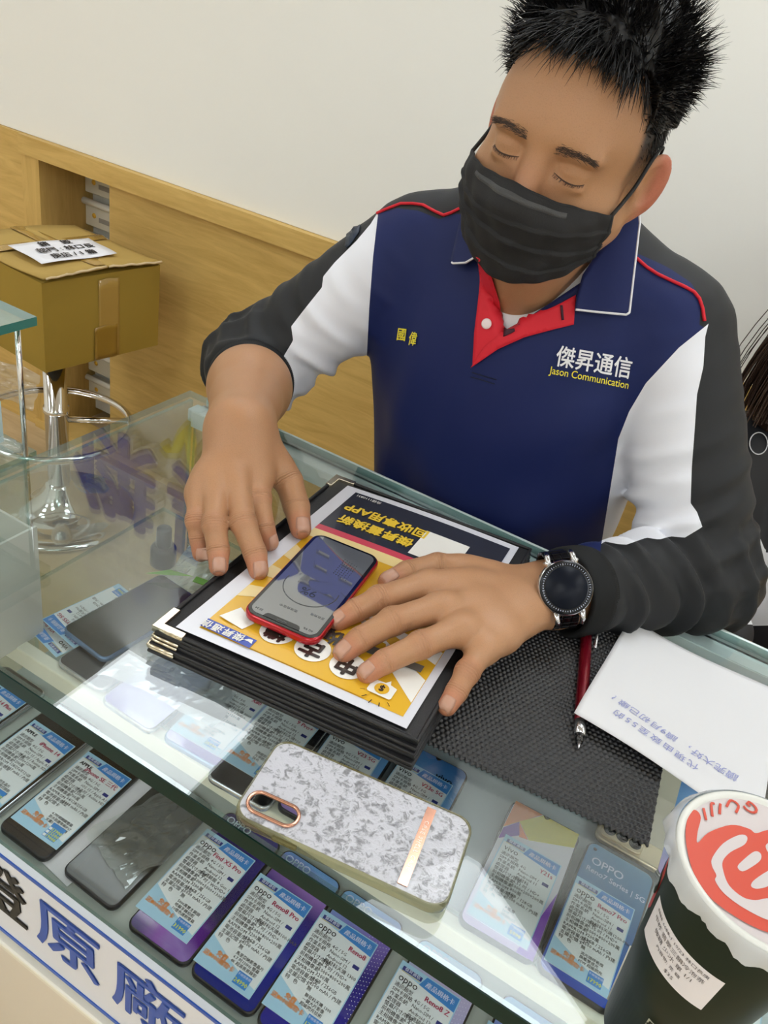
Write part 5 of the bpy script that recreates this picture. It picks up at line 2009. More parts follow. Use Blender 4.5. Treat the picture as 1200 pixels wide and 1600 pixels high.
def fxy(p, z):
    return (p[0] - FC[0], p[1] - FC[1], z)


NLEAF = 6
H0 = FZ - GT - 0.0008
for k in range(NLEAF):
    z0 = H0 / NLEAF * k
    z1 = H0 / NLEAF * (k + 1) - 0.0007
    sh = 0.0011 * (NLEAF - 1 - k)
    wob = 0.0018 * math.sin(k * 2.3)
    Q = [QO[0] + (0.001 * k - 0.002, -sh * 0.9 + wob), QO[1] + (sh * 0.5, -sh * 1.1 - wob), QO[2] + (sh * 0.6, 0.0), QO[3] + (-sh * 0.4 + wob, 0.0)]
    n = 14
    out = []
    for e in range(4):
        a_, b_ = Q[e], Q[(e + 1) % 4]
        for i in range(n):
            out.append(a_ + (b_ - a_) * i / n)
    o = prism('leaf', [(p[0] - FC[0], p[1] - FC[1]) for p in out], z0, z1, m_leather if k == NLEAF - 1 else m_leather2, fo, 0.0012)
    if k < NLEAF - 1 and k > 0:
        for q, d1, d2 in ((Q[0], Q[1], Q[3]),):
            u1 = (d1 - q) / np.linalg.norm(d1 - q)
            u2 = (d2 - q) / np.linalg.norm(d2 - q)
            ps = [q + u2 * 0.026 - u1 * 0.0012, q - u1 * 0.0012 + u2 * 0.004, q - u1 * 0.0006 - u2 * 0.0012, q + u1 * 0.004 - u2 * 0.0012, q + u1 * 0.026 - u2 * 0.0012]
            tube('metal_corner', [fxy(p, (z0 + z1) / 2) for p in ps], 0.0016, m_gold, o, 8)
# stitched welt round the top leaf
wl = []
for e in range(4):
    a_, b_ = QO[e], QO[(e + 1) % 4]
    for i in range(12):
        p = a_ + (b_ - a_) * i / 12
        p = p + (np.mean(QO, 0) - p) * 0.012
        wl.append(fxy(p, H0 + 0.0004))
tube('welt', wl, 0.0022, m_leather, fo, 8, closed=True)


def corner_plate(q, d1, d2, L, parent, name='metal_corner'):
    u1 = (d1 - q) / np.linalg.norm(d1 - q)
    u2 = (d2 - q) / np.linalg.norm(d2 - q)
    pts = [q - u1 * 0.001 - u2 * 0.001, q + u1 * L - u2 * 0.001, q + u1 * L + u2 * 0.0065, q + u1 * 0.0068 + u2 * 0.0068, q + u2 * L + u1 * 0.0065, q + u2 * L - u1 * 0.001]
    c = np.array([(p[0] - FC[0], p[1] - FC[1]) for p in pts])
    ar = sum(c[i - 1][0] * c[i][1] - c[i][0] * c[i - 1][1] for i in range(6))
    if ar < 0:
        c = c[::-1]
    prism(name, [tuple(p) for p in c], H0 - 0.004, H0 + 0.0032, m_gold, parent, 0.0008)


corner_plate(QO[0], QO[1], QO[3], 0.030, fo)
corner_plate(QO[3], QO[0], QO[2], 0.026, fo)


def poster(name, pts, m, parent, lift, Q=QP, cut=0.035):
    """flat print with outline pts in sheet coordinates (s across, t away), following the sheet"""
    bm = bmesh.new()
    bm.faces.new([bm.verts.new((p[0], p[1], 0)) for p in pts])
    bmesh.ops.triangulate(bm, faces=bm.faces[:])
    for _ in range(5):
        es = [e for e in bm.edges if e.calc_length() > cut * 2]
        if not es:
            break
        bmesh.ops.subdivide_edges(bm, edges=es, cuts=1)
        bmesh.ops.triangulate(bm, faces=[f for f in bm.faces if len(f.verts) > 3])
    for v in bm.verts:
        s, t = v.co.x, v.co.y
        p = quad_map(Q, s, t)
        v.co = fxy(p, H0 + 0.0028 + fold_z(s, t) + lift)
    bmesh.ops.recalc_face_normals(bm, faces=bm.faces[:])
    bm.normal_update()
    if sum(f.normal.z for f in bm.faces) < 0:
        bmesh.ops.reverse_faces(bm, faces=bm.faces[:])
    return bm_obj(name, bm, m, parent, smooth=True)


SW, SHT = 0.226, 0.325


def poster_text(name, body_, size, m, parent, s0, t0, lift=0.0006, flip=True, **k):
    me = text_mesh(body_, size, **k).copy()
    sg = -1 if flip else 1
    for v in me.vertices:
        s = s0 + sg * v.co.x / SW
        t = t0 + sg * v.co.y / SHT
        p = quad_map(QP, s, t)
        v.co = fxy(p, H0 + 0.0028 + fold_z(s, t) + lift + v.co.z)
    me.update()
    return link(name, me, m, parent)


def circ(s, t, r, n=28, sy=1.0):
    return [(s + r / SW * math.cos(2 * math.pi * i / n), t + sy * r / SHT * math.sin(2 * math.pi * i / n)) for i in range(n)]


m_sheet = mat('sheet_white', rgb(222, 222, 230), 0.25, coat=0.35)
m_py = mat('poster_yellow', rgb(226, 176, 46), 0.25, coat=0.35)
m_pc = mat('poster_cream', rgb(236, 212, 150), 0.25, coat=0.35)
m_pw = mat('poster_white', rgb(240, 238, 232), 0.25, coat=0.35)
m_pd = mat('poster_dark', rgb(50, 52, 62), 0.18, coat=0.5)
m_pr = mat('poster_red', rgb(206, 74, 92), 0.25, coat=0.35)
m_pg = mat('poster_gold', rgb(236, 200, 60), 0.35)
m_pk = mat('poster_ink', rgb(50, 40, 36), 0.25, coat=0.4)
m_pb = mat('poster_blue', rgb(36, 66, 168), 0.3, coat=0.3)
m_pcl = mat('poster_claret', rgb(92, 34, 46), 0.2, coat=0.4)
sheet = poster('poster_sheet', [(0, 0), (1, 0), (1, 1), (0, 1)], m_sheet, fo, 0)
L0 = 0.0004
yl = poster('poster_field', [(0.075, 0.032), (0.965, 0.032), (0.965, 0.665), (0.075, 0.665)], m_py, sheet, L0)
poster('poster_stripe', [(0.072, 0.615), (0.965, 0.615), (0.965, 0.668), (0.072, 0.668)], m_pc, sheet, L0 * 2)
poster('poster_stripe', [(0.072, 0.668), (0.965, 0.668), (0.965, 0.700), (0.072, 0.700)], m_pr, sheet, L0 * 2)
dk = poster('poster_band', [(0.072, 0.700), (0.965, 0.700), (0.965, 0.968), (0.072, 0.968)], m_pd, sheet, L0 * 2)
poster('poster_patch', [(0.46, 0.885), (0.56, 0.895), (0.62, 0.968), (0.43, 0.968)], m_pcl, dk, L0 * 1.5)
c0 = (0.50, 0.36)


def ray_poly(a0, a1, box_=(0.077, 0.034, 0.963, 0.612)):
    out = [c0]
    for a in np.linspace(a0, a1, 5):
        dx, dy = math.cos(math.radians(a)), math.sin(math.radians(a)) * 0.7
        k = 9
        if dx > 0:
            k = min(k, (box_[2] - c0[0]) / dx)
        if dx < 0:
            k = min(k, (box_[0] - c0[0]) / dx)
        if dy > 0:
            k = min(k, (box_[3] - c0[1]) / dy)
        if dy < 0:
            k = min(k, (box_[1] - c0[1]) / dy)
        out.append((c0[0] + dx * k, c0[1] + dy * k))
    return out


for a0, a1, m_ in ((172, 184, m_pc), (196, 207, m_pc), (148, 160, m_pc), (320, 332, m_pw), (343, 353, m_pw), (4, 12, m_pc), (20, 34, m_pc)):
    poster('poster_ray', ray_poly(a0, a1), m_, yl, L0 * 2)
poster('poster_field', [(0.18, 0.034), (0.80, 0.034), (0.83, 0.12), (0.74, 0.26), (0.28, 0.26), (0.17, 0.12)], m_py, sheet, L0 * 3)
for ch, s_, t_ in (('機', 0.345, 0.130), ('古', 0.510, 0.122), ('中', 0.672, 0.115)):
    cc = poster('poster_disc', circ(s_, t_, 0.0165), m_pw, sheet, L0 * 5)
    poster_text('poster_lettering', ch, 0.022, m_pk, cc, s_, t_, L0 * 6, bold=0.0011)
lb = poster('poster_logo', [(0.075, 0.036), (0.305, 0.030), (0.305, 0.068), (0.075, 0.074)], m_pb, sheet, L0 * 5)
poster_text('poster_lettering', '傑昇通信', 0.0105, m_pw, lb, 0.165, 0.053, L0 * 6, bold=0.0002, space=1.1)
poster('poster_mark', [(0.262, 0.050), (0.275, 0.060), (0.292, 0.062), (0.300, 0.046), (0.282, 0.050)], m_pw, lb, L0 * 6)
poster_text('poster_lettering', '傑昇舊換新', 0.0185, m_pg, dk, 0.330, 0.775, L0 * 4, bold=0.0006)
poster_text('poster_lettering', '回收專用APP', 0.0185, m_pg, dk, 0.335, 0.855, L0 * 4, bold=0.0006)
poster_text('poster_lettering', '商標1110831', 0.0060, m_pw, dk, 0.165, 0.948, L0 * 4, res=2)
poster('poster_square', [(0.545, 0.715), (0.785, 0.715), (0.785, 0.880), (0.545, 0.880)], m_pw, dk, L0 * 4)
# speech bubble with a coin
bb = poster('poster_bubble', [(0.795, 0.062), (0.885, 0.062), (0.890, 0.068), (0.890, 0.108), (0.860, 0.114), (0.852, 0.128), (0.838, 0.114), (0.795, 0.112), (0.788, 0.106), (0.788, 0.068)], m_pw, sheet, L0 * 5)
cn = poster('poster_coin', circ(0.838, 0.088, 0.0066), m_py, bb, L0 * 6)
poster_text('poster_lettering', '$', 0.0095, m_pk, cn, 0.838, 0.088, L0 * 7, bold=0.0002)
for a in (200, 230, 260, 290, 320):
    p0 = (0.838 + 0.060 * math.cos(math.radians(a)), 0.078 + 0.040 * math.sin(math.radians(a)))
    p1 = (0.838 + 0.080 * math.cos(math.radians(a)), 0.078 + 0.055 * math.sin(math.radians(a)))
    poster('poster_tick', [p0, (p0[0] + 0.004, p0[1]), (p1[0] + 0.004, p1[1]), p1], m_pk, sheet, L0 * 4)
poster('poster_bar', [(0.47, 0.185), (0.52, 0.180), (0.54, 0.255), (0.49, 0.262)], m_pk, sheet, L0 * 5)
poster('poster_bar', [(0.62, 0.190), (0.93, 0.205), (0.93, 0.235), (0.62, 0.225)], mat('poster_grey', rgb(110, 106, 100), 0.2, coat=0.4), sheet, L0 * 5)
poster_text('poster_lettering', '回收', 0.020, m_pk, sheet, 0.600, 0.200, L0 * 6, bold=0.0008)
poster('poster_coupon', [(0.57, 0.40), (0.70, 0.40), (0.70, 0.52), (0.57, 0.52)], mat('poster_coupon', rgb(206, 60, 60), 0.25, coat=0.3), sheet, L0 * 5)
poster('poster_coupon', [(0.60, 0.52), (0.72, 0.52), (0.72, 0.60), (0.60, 0.60)], m_pw, sheet, L0 * 5)
poster('poster_coupon', [(0.58, 0.37), (0.69, 0.37), (0.69, 0.40), (0.58, 0.40)], mat('poster_pink', rgb(236, 170, 190), 0.25, coat=0.3), sheet, L0 * 5)
poster('poster_coupon', [(0.10, 0.10), (0.22, 0.085), (0.24, 0.125), (0.14, 0.165)], m_pw, sheet, L0 * 5)

# ------------------------------------------------------------------ red phone on the folder
m_redbody = mat('red_metal', rgb(176, 18, 34), 0.22, 0.45, coat=0.4)
PZ = FZ + 0.0075
rp = thing('smartphone', 'red-bodied smartphone with grey charging screen lying on the yellow poster', 'phone', (-0.2905, 0.5570, PZ), (0, 0, math.radians(7)))
prism('phone_body', rr_outline(0.0780, 0.1555, 0.0130), 0.0, 0.0088, m_redbody, rp, 0.0030, seg=4)
m_bezel = mat('bezel_black', rgb(10, 10, 12), 0.06, coat=0.6)
bz = prism('bezel', rr_outline(0.0742, 0.1518, 0.0115), 0.0084, 0.0094, m_bezel, rp, 0.0004)
m_disp = bpy.data.materials.new('display_grey')
m_disp.use_nodes = True
nt = m_disp.node_tree
b = nt.nodes['Principled BSDF']
b.inputs['Base Color'].default_value = (0.02, 0.02, 0.022, 1)
b.inputs['Roughness'].default_value = 0.02
b.inputs['IOR'].default_value = 2.8
b.inputs['Emission Color'].default_value = (0.72, 0.76, 0.76, 1)
b.inputs['Emission Strength'].default_value = 0.10
ds = prism('display', rr_outline(0.0676, 0.1452, 0.0085), 0.0093, 0.0097, m_disp, rp)
m_ui = mat('display_ink', rgb(58, 60, 62), 0.05, coat=0.5)
nt_pts = [(0.0, 0.0)]
prism('notch', [(-0.0185, -0.0727), (0.0185, -0.0727), (0.0180, -0.0700), (0.0165, -0.0676), (0.0140, -0.0668), (-0.0140, -0.0668), (-0.0165, -0.0676), (-0.0180, -0.0700)], 0.0096, 0.0099, m_bezel, ds)
box('earpiece', (-0.0050, -0.0712, 0.0099), (0.0050, -0.0700, 0.0101), m_ui, ds)
# charging ring and percentage, read from the clerk's side
ringp = [(0.0005 + 0.0275 * math.cos(a), -0.012 + 0.0275 * math.sin(a), 0.0098) for a in np.linspace(math.radians(170), math.radians(372), 60)]
tube('charge_ring', ringp, 0.00045, m_ui, ds, 6)
text('display_lettering', '9%', 0.0145, m_ui, ds, (0.001, -0.0185, 0.0099), (0, 0, math.pi), res=4)
text('display_lettering', '電池充電中', 0.0038, m_ui, ds, (-0.004, -0.0500, 0.0099), (0, 0, math.pi), res=2)
text('display_lettering', '正在充電', 0.0036, m_ui, ds, (0.024, -0.0455, 0.0099), (0, 0, math.pi), res=2)
text('display_lettering', '23:34', 0.0036, m_ui, ds, (-0.026, -0.0665, 0.0099), (0, 0, math.pi), res=2)
text('display_lettering', '4G 9%', 0.0036, m_ui, ds, (0.025, -0.0665, 0.0099), (0, 0, math.pi), res=2)
bm = bmesh.new()
for i in range(6):
    for j in range(9):
        bmesh.ops.create_circle(bm, cap_ends=True, radius=0.00075 - 0.00004 * i, segments=6, matrix=Matrix.Translation((0.0080 + 0.0030 * i, 0.050 - 0.0034 * j - 0.0008 * i, 0.00985)))
bm_obj('dot_pattern', bm, m_ui, ds)
for dx, ln in ((0.030, 0.010), (0.048, 0.010), (0.014, 0.006)):
    box('side_button', (-0.0396, -dx - ln / 2, 0.0030), (-0.0386, -dx + ln / 2, 0.0054), m_redbody, rp)

# ------------------------------------------------------------------ marbled phone case on the glass
pc = thing('phone_case', 'translucent marbled phone case with rose gold frame lying on the glass', 'phone case', (-0.1280, 0.3765, GT + 0.0006), (0, 0, math.radians(9)))
m_tpu = glass_mat('smoky_gel', (0.80, 0.78, 0.62, 1), 0.07, milky=0.30, milk_col=rgb(150, 142, 96), rough=0.04)
m_marble = bpy.data.materials.new('pearl_marble')
m_marble.use_nodes = True
nt = m_marble.node_tree
b = nt.nodes['Principled BSDF']
tc = nt.nodes.new('ShaderNodeTexCoord')
vo = nt.nodes.new('ShaderNodeTexVoronoi')
vo.feature = 'F2'
vo.inputs['Scale'].default_value = 150
nz = nt.nodes.new('ShaderNodeTexNoise')
nz.inputs['Scale'].default_value = 90
nz.inputs['Detail'].default_value = 4
nt.links.new(tc.outputs['Object'], nz.inputs['Vector'])
vm = nt.nodes.new('ShaderNodeVectorMath')
vm.operation = 'MULTIPLY_ADD'
vm.inputs[1].default_value = (0.03, 0.03, 0.03)
nt.links.new(nz.outputs['Color'], vm.inputs[0])
nt.links.new(tc.outputs['Object'], vm.inputs[2])
nt.links.new(vm.outputs[0], vo.inputs['Vector'])
cr = nt.nodes.new('ShaderNodeValToRGB')
cr.color_ramp.elements[0].position = 0.25
cr.color_ramp.elements[0].color = rgb(122, 122, 126)
cr.color_ramp.elements[1].position = 0.75
cr.color_ramp.elements[1].color = rgb(196, 196, 204)
e = cr.color_ramp.elements.new(0.5)
e.color = rgb(146, 146, 151)
nt.links.new(vo.outputs['Distance'], cr.inputs[0])
nt.links.new(cr.outputs[0], b.inputs['Base Color'])
b.inputs['Roughness'].default_value = 0.25
b.inputs['Metallic'].default_value = 0.0
b.inputs['Coat Weight'].default_value = 0.35
bp = nt.nodes.new('ShaderNodeBump')
bp.inputs['Strength'].default_value = 0.5
bp.inputs['Distance'].default_value = 0.001
nt.links.new(vo.outputs['Distance'], bp.inputs['Height'])
nt.links.new(bp.outputs[0], b.inputs['Normal'])
CL, CWd, CH = 0.172, 0.0835, 0.0115
out = rr_outline(CL, CWd, 0.0135, 8)
inn = rr_outline(CL - 0.004, CWd - 0.004, 0.012, 8)
# gel rim: a ring wall round the back plate
n = len(out)
vs, fs = [], []
prof = [(0, 0.0), (1, 0.0), (1, CH - 0.003), (0.6, CH - 0.0008), (0, CH), (-0.6, CH - 0.0008)]
cenv = Vector((0, 0))
lay = [([(p[0] * 0.985, p[1] * 0.975) for p in out], 0.0), (out, 0.0022), (out, CH - 0.0030), ([(p[0] * 0.994, p[1] * 0.988) for p in out], CH - 0.0006), ([(p[0] * 0.983, p[1] * 0.965) for p in out], CH), (inn and [(p[0] * 0.975, p[1] * 0.948) for p in out], CH - 0.0007)]
for pts_, z in lay:
    vs += [(p[0], p[1], z) for p in pts_]
for k in range(len(lay) - 1):
    for i in range(n):
        j = (i + 1) % n
        fs.append((k * n + i, k * n + j, (k + 1) * n + j, (k + 1) * n + i))
mesh('gel_rim', vs, fs, m_tpu, pc, smooth=True)
# back plate with the camera opening
hole_c, hw_, hl_ = (-0.0590, -0.0235), 0.0400, 0.0175
bm = bmesh.new()
o1 = [bm.verts.new((p[0] * 0.978, p[1] * 0.952, CH - 0.0012)) for p in out]
ho = [(hole_c[0] + q[0], hole_c[1] + q[1]) for q in rr_outline(hw_, hl_, 0.0082, 8)]
o2 = [bm.verts.new((p[0], p[1], CH - 0.0012)) for p in ho]
es = [bm.edges.new((o1[i], o1[(i + 1) % n])) for i in range(n)] + [bm.edges.new((o2[i], o2[(i + 1) % len(ho)])) for i in range(len(ho))]
bmesh.ops.triangle_fill(bm, edges=es, use_beauty=True, normal=(0, 0, 1))
plate = bm_obj('back_plate', bm, m_marble, pc)
m_rose = mat('rose_gold', rgb(226, 170, 146), 0.18, 0.9)
tube('camera_frame', [(p[0], p[1], CH - 0.0004) for p in [(hole_c[0] + q[0], hole_c[1] + q[1]) for q in rr_outline(hw_ + 0.001, hl_ + 0.001, 0.0088, 8)]], 0.0015, m_rose, pc, 10, closed=True)
stp = box('rose_strip', (0.0470, -0.0360, CH - 0.0012), (0.0545, 0.0360, CH - 0.0004), m_rose, pc)
text('strip_lettering', 'CASE SHELL CASE', 0.0048, mat('strip_ink', rgb(236, 214, 200), 0.2, 0.6), stp, (0.0508, 0.0, CH - 0.0003), (0, 0, -math.pi / 2), res=2, space=1.25)
bm = bmesh.new()
bm_box(bm, (0.020, 0.003, 0.0045), (-0.040, -CWd / 2 - 0.0004, CH * 0.5), 0.001)
bm_obj('button_cover', bm, m_tpu, pc)
bm = bmesh.new()
bm_box(bm, (0.016, 0.003, 0.0045), (-0.020, CWd / 2 + 0.0004, CH * 0.5), 0.001)
bm_obj('button_cover', bm, m_tpu, pc)

# ------------------------------------------------------------------ woven anti-slip mat
MA0, MA1, MA2 = np.array((-0.150, 0.4815)), np.array((0.0770, 0.5060)), np.array((-0.1760, 0.7500))
MC = (MA0 + MA1 + MA2) / 3
u_ = MA1 - MA0
v_ = MA2 - MA0
nu, nv = 277, 325
cu, cv = 46, 54
U, V = np.meshgrid(np.linspace(0, 1, nu), np.linspace(0, 1, nv), indexing='ij')
row = V * cv
ph = U * cu + 0.5 * (np.floor(row) % 2)
hgt = np.abs(np.sin(np.pi * row)) * (0.25 + 0.75 * np.abs(np.sin(np.pi * ph)))
ed = 0.0012 * np.sin(U * cu * 2 * np.pi) * (V < 0.01)
X = MA0[0] + U * u_[0] + V * v_[0] - MC[0]
Y = MA0[1] + U * u_[1] + V * v_[1] - MC[1] + ed
Zm = 0.0006 + 0.0026 * hgt
pos = np.stack([X.ravel(), Y.ravel(), Zm.ravel()], 1)
idx = np.arange(nu * nv).reshape(nu, nv)
q = np.stack([idx[:-1, :-1].ravel(), idx[1:, :-1].ravel(), idx[1:, 1:].ravel(), idx[:-1, 1:].ravel()], 1)
mt = big_mesh('rubber_mat', pos, q, mat('mat_rubber', rgb(40, 40, 42), 0.3, spec=0.5), None)
mt.location = (MC[0], MC[1], GT + 0.0004)
md = mt.modifiers.new('thick', 'SOLIDIFY')
md.thickness = 0.0006
tag(mt, 'black woven anti-slip mat lying under the folder and the hand', 'mat')

# ------------------------------------------------------------------ pen
def lathe_dir(name, prof, a, b, m, parent, seg=24):
    a, b = Vector(a), Vector(b)
    o = lathe(name, prof, m, parent, seg)
    o.rotation_euler = (b - a).to_track_quat('Z', 'Y').to_euler()
    o.location = a
    return o


pen_a, pen_b = Vector((-0.052, 0.742, GT + 0.0098)), Vector((-0.004, 0.563, GT + 0.0072))
pd = (pen_b - pen_a).normalized()
pl = (pen_b - pen_a).length
pen = thing('pen', 'dark red ballpoint pen with silver tip lying on the black mat', 'pen', pen_a)
R_ = lambda nm, pr, m_: lathe_dir(nm, pr, (0, 0, 0), pd, m_, pen)
m_penred = mat('pen_red', rgb(128, 14, 34), 0.2, 0.5, coat=0.4)
m_silver = mat('pen_silver', rgb(206, 206, 210), 0.2, 0.9)
R_('pen_barrel', [(0, 0.020), (0.0056, 0.020), (0.0060, 0.03), (0.0062, pl - 0.055), (0.0056, pl - 0.034), (0, pl - 0.034)], m_penred)
R_('pen_cap', [(0, 0.0), (0.0040, 0.0), (0.0046, 0.002), (0.0056, 0.0195), (0, 0.0195)], m_silver)
R_('pen_grip', [(0, pl - 0.0335), (0.0056, pl - 0.0335), (0.0052, pl - 0.016), (0, pl - 0.016)], m_silver)
R_('pen_collar', [(0, pl - 0.0157), (0.0048, pl - 0.0157), (0.0036, pl - 0.008), (0, pl - 0.008)], m_pblack)
R_('pen_tip', [(0, pl - 0.0077), (0.0022, pl - 0.0077), (0.0008, pl - 0.001), (0, pl)], m_silver)
sdv = Vector((pd.y, -pd.x, 0)).normalized() * -1
cl_ = [Vector(pd) * d_ + sdv * o_ + Vector((0, 0, 0.004)) for d_, o_ in ((0.008, 0.004), (0.009, 0.0095), (0.015, 0.0105), (0.045, 0.0090))]
tube('pen_clip', cl_, [0.0018, 0.0018, 0.0016, 0.0014], m_silver, pen, 8)

# ------------------------------------------------------------------ folded note paper
NQ = [np.array(p) for p in ((-0.021, 0.593), (0.154, 0.572), (0.150, 0.776), (-0.014, 0.786))]
NC = np.array((0.07, 0.67))


def note_z(s, t):
    lift = 0.0135 + 0.007 * (1 - t) ** 2 * (1 - 0.4 * s) - 0.0055 * t
    crease = 0.0045 * max(0, (0.10 - t) / 0.10) * -1
    return lift + crease + 0.0018 * math.sin(5 * s + 3 * t) + 0.0012 * math.sin(9 * t + 4 * s) - 0.004 * s * (1 - s)


nt_ = thing('note_paper', 'creased white note paper with faint blue handwriting beside the pen', 'note', (NC[0], NC[1], GT))
n = 36
vs = []
for i in range(n):
    for j in range(n):
        s, t = i / (n - 1), j / (n - 1)
        p = quad_map(NQ, s, t)
        vs.append((p[0] - NC[0], p[1] - NC[1], note_z(s, t)))
fs = [(i * n + j, (i + 1) * n + j, (i + 1) * n + j + 1, i * n + j + 1) for i in range(n - 1) for j in range(n - 1)]
sh_ = mesh('paper_sheet', vs, fs, mat('note_white', rgb(222, 222, 225), 0.7, bump=0.1, bscale=80), nt_, smooth=True)
md = sh_.modifiers.new('thick', 'SOLIDIFY')
md.thickness = 0.0003
m_pen = mat('pen_ink', rgb(150, 156, 206), 0.6)


def note_text(body_, size, s0, t0, ang, **k):
    me = text_mesh(body_, size, **k).copy()
    ca, sa = math.cos(ang), math.sin(ang)
    for v in me.vertices:
        x, y = -v.co.x, -v.co.y
        s = s0 + (x * ca - y * sa) / 0.19
        t = t0 + (x * sa + y * ca) / 0.20
        p = quad_map(NQ, s, t)
        v.co = (p[0] - NC[0], p[1] - NC[1], note_z(s, t) + 0.0006 + v.co.z)
    me.update()
    return link('handwriting', me, m_pen, sh_)


note_text('讀完大好， 讀9月初已繳 ?', 0.0118, 0.50, 0.23, -0.03, shear=0.2, space=1.05)
note_text('代現由致至55的', 0.0118, 0.42, 0.135, -0.02, shear=0.15, space=1.25)

# ------------------------------------------------------------------ drink cup
CX, CY, CHT_ = 0.112, 0.362, 0.184
cup = thing('drink_cup', 'dark green paper drink cup with sealed white lid and red emblem', 'cup', (CX, CY, GT + 0.0006))
m_cup = mat('cup_green', rgb(20, 34, 24), 0.42, spec=0.25)
rb_, rt_ = 0.0300, 0.0470


def cup_r(z):
    return rb_ + (rt_ - rb_) * z / CHT_


lathe('cup_body', [(0, 0.004), (rb_ - 0.002, 0.004), (rb_ - 0.001, 0.0), (rb_, 0.0), (cup_r(0.09), 0.09), (rt_, CHT_ - 0.004), (rt_ - 0.001, CHT_ - 0.002)], m_cup, cup, 72)
m_lidw = mat('lid_white', rgb(226, 226, 220), 0.35)
lid = lathe('lid_rim', [(rt_ + 0.0008, CHT_ - 0.006), (rt_ + 0.0036, CHT_ - 0.004), (rt_ + 0.0040, CHT_ - 0.001), (rt_ + 0.0026, CHT_ + 0.0012), (rt_ + 0.0002, CHT_ + 0.0010), (rt_ - 0.0012, CHT_ - 0.0012)], m_lidw, cup, 72)
m_film = mat('lid_film', rgb(206, 196, 196), 0.3, coat=0.15)
flm = lathe('lid_film', [(0, CHT_ - 0.0010), (rt_ - 0.0008, CHT_ - 0.0008)], m_film, cup, 72)
# wrinkled skirt of the sealing film
vs, fs = [], []
sg = 160
rs2 = np.random.RandomState(5)
for k in range(sg):
    a = 2 * math.pi * k / sg
    d_ = 0.0012 * math.sin(a * 7) + 0.0007 * math.sin(a * 19 + 1) + 0.0002 * rs2.randn()
    fl = 0.0045 * max(0, math.cos(a - math.radians(150))) ** 3
    vs += [((rt_ + 0.0042) * math.cos(a), (rt_ + 0.0042) * math.sin(a), CHT_ + 0.0004),
           ((rt_ + 0.0052 + fl * 0.6 + 0.3 * d_) * math.cos(a), (rt_ + 0.0052 + fl * 0.6 + 0.3 * d_) * math.sin(a), CHT_ - 0.004),
           ((rt_ + 0.0044 + fl + d_) * math.cos(a), (rt_ + 0.0044 + fl + d_) * math.sin(a), CHT_ - 0.0125 - 0.8 * d_)]
for k in range(sg):
    k2 = (k + 1) % sg
    for j in range(2):
        fs.append((k * 3 + j, k * 3 + j + 1, k2 * 3 + j + 1, k2 * 3 + j))
mesh('film_skirt', vs, fs, glass_mat('skirt_film', (0.9, 0.92, 0.93, 1), 0.06, milky=0.72, milk_col=rgb(226, 230, 234), rough=0.1), cup, smooth=True)
m_lred = mat('lid_red', rgb(206, 68, 44), 0.3, coat=0.2)
HL = CAMZ - (GT + 0.0006 + CHT_ - 0.0002)


def lid_poly(pts, name='lid_emblem', m_=None, dz=0.0, sm=True):
    P = []
    q = [Vector((p[0], p[1], 0)) for p in pts]
    nq = len(q)
    if sm:
        for i in range(nq):
            a_, b_, c_, d_ = q[i - 1], q[i], q[(i + 1) % nq], q[(i + 2) % nq]
            for k in range(4):
                t = k / 4
                P.append(0.5 * ((2 * b_) + (c_ - a_) * t + (2 * a_ - 5 * b_ + 4 * c_ - d_) * t * t + (3 * b_ - a_ - 3 * c_ + d_) * t ** 3))
    else:
        P = q
    W = [at(p.x, p.y, HL) for p in P]
    from mathutils.geometry import tessellate_polygon
    V = [Vector((w_.x - CX, w_.y - CY, CHT_ - 0.0003 + dz)) for w_ in W]
    tri = tessellate_polygon([V])
    o = mesh(name, V, [tuple(t) for t in tri], m_ or m_lred, flm)
    if sum(p.normal.z for p in o.data.polygons) < 0:
        o.data.flip_normals()
    return o


lid_poly([(1080, 1266), (1089, 1267), (1095, 1278), (1090, 1300), (1090, 1317), (1107, 1301), (1142, 1289), (1170, 1295), (1181, 1302), (1200, 1297), (1228, 1300), (1252, 1330), (1258, 1380), (1250, 1450), (1230, 1463), (1200, 1457), (1175, 1447), (1150, 1433), (1125, 1416), (1107, 1400), (1092, 1382), (1082, 1360), (1074, 1330), (1071, 1300), (1075, 1274)], dz=0.0002)
for p in ([(1167, 1308), (1155, 1305), (1130, 1318), (1113, 1340), (1112, 1353), (1119, 1368), (1117, 1376), (1127, 1392), (1145, 1408), (1170, 1424), (1200, 1438), (1232, 1442), (1234, 1428), (1205, 1405), (1180, 1407), (1160, 1402), (1139, 1384), (1130, 1362), (1129, 1346), (1141, 1332), (1163, 1320)],
          [(1152, 1355), (1160, 1345), (1178, 1331), (1188, 1334), (1188, 1344), (1176, 1354), (1160, 1362)],
          [(1173, 1384), (1180, 1374), (1205, 1359), (1218, 1364), (1212, 1378), (1195, 1387), (1180, 1389)],
          [(1196, 1322), (1205, 1316), (1220, 1318), (1216, 1330), (1202, 1334)]):
    lid_poly(p, 'lid_emblem_slot', m_film, 0.0004)
for ch, px_, py_, rot_ in (('G', 1174, 1262, 2.80), ('U', 1146, 1258, 3.00), ('I', 1125, 1263, 3.25), ('J', 1112, 1266, 3.40), ('I', 1101, 1271, 3.50)):
    p = at(px_, py_, HL)
    text('lid_lettering', ch, 0.0115, m_lred, flm, (p.x - CX, p.y - CY, CHT_ - 0.0002), (0, 0, rot_), bold=0.0002)
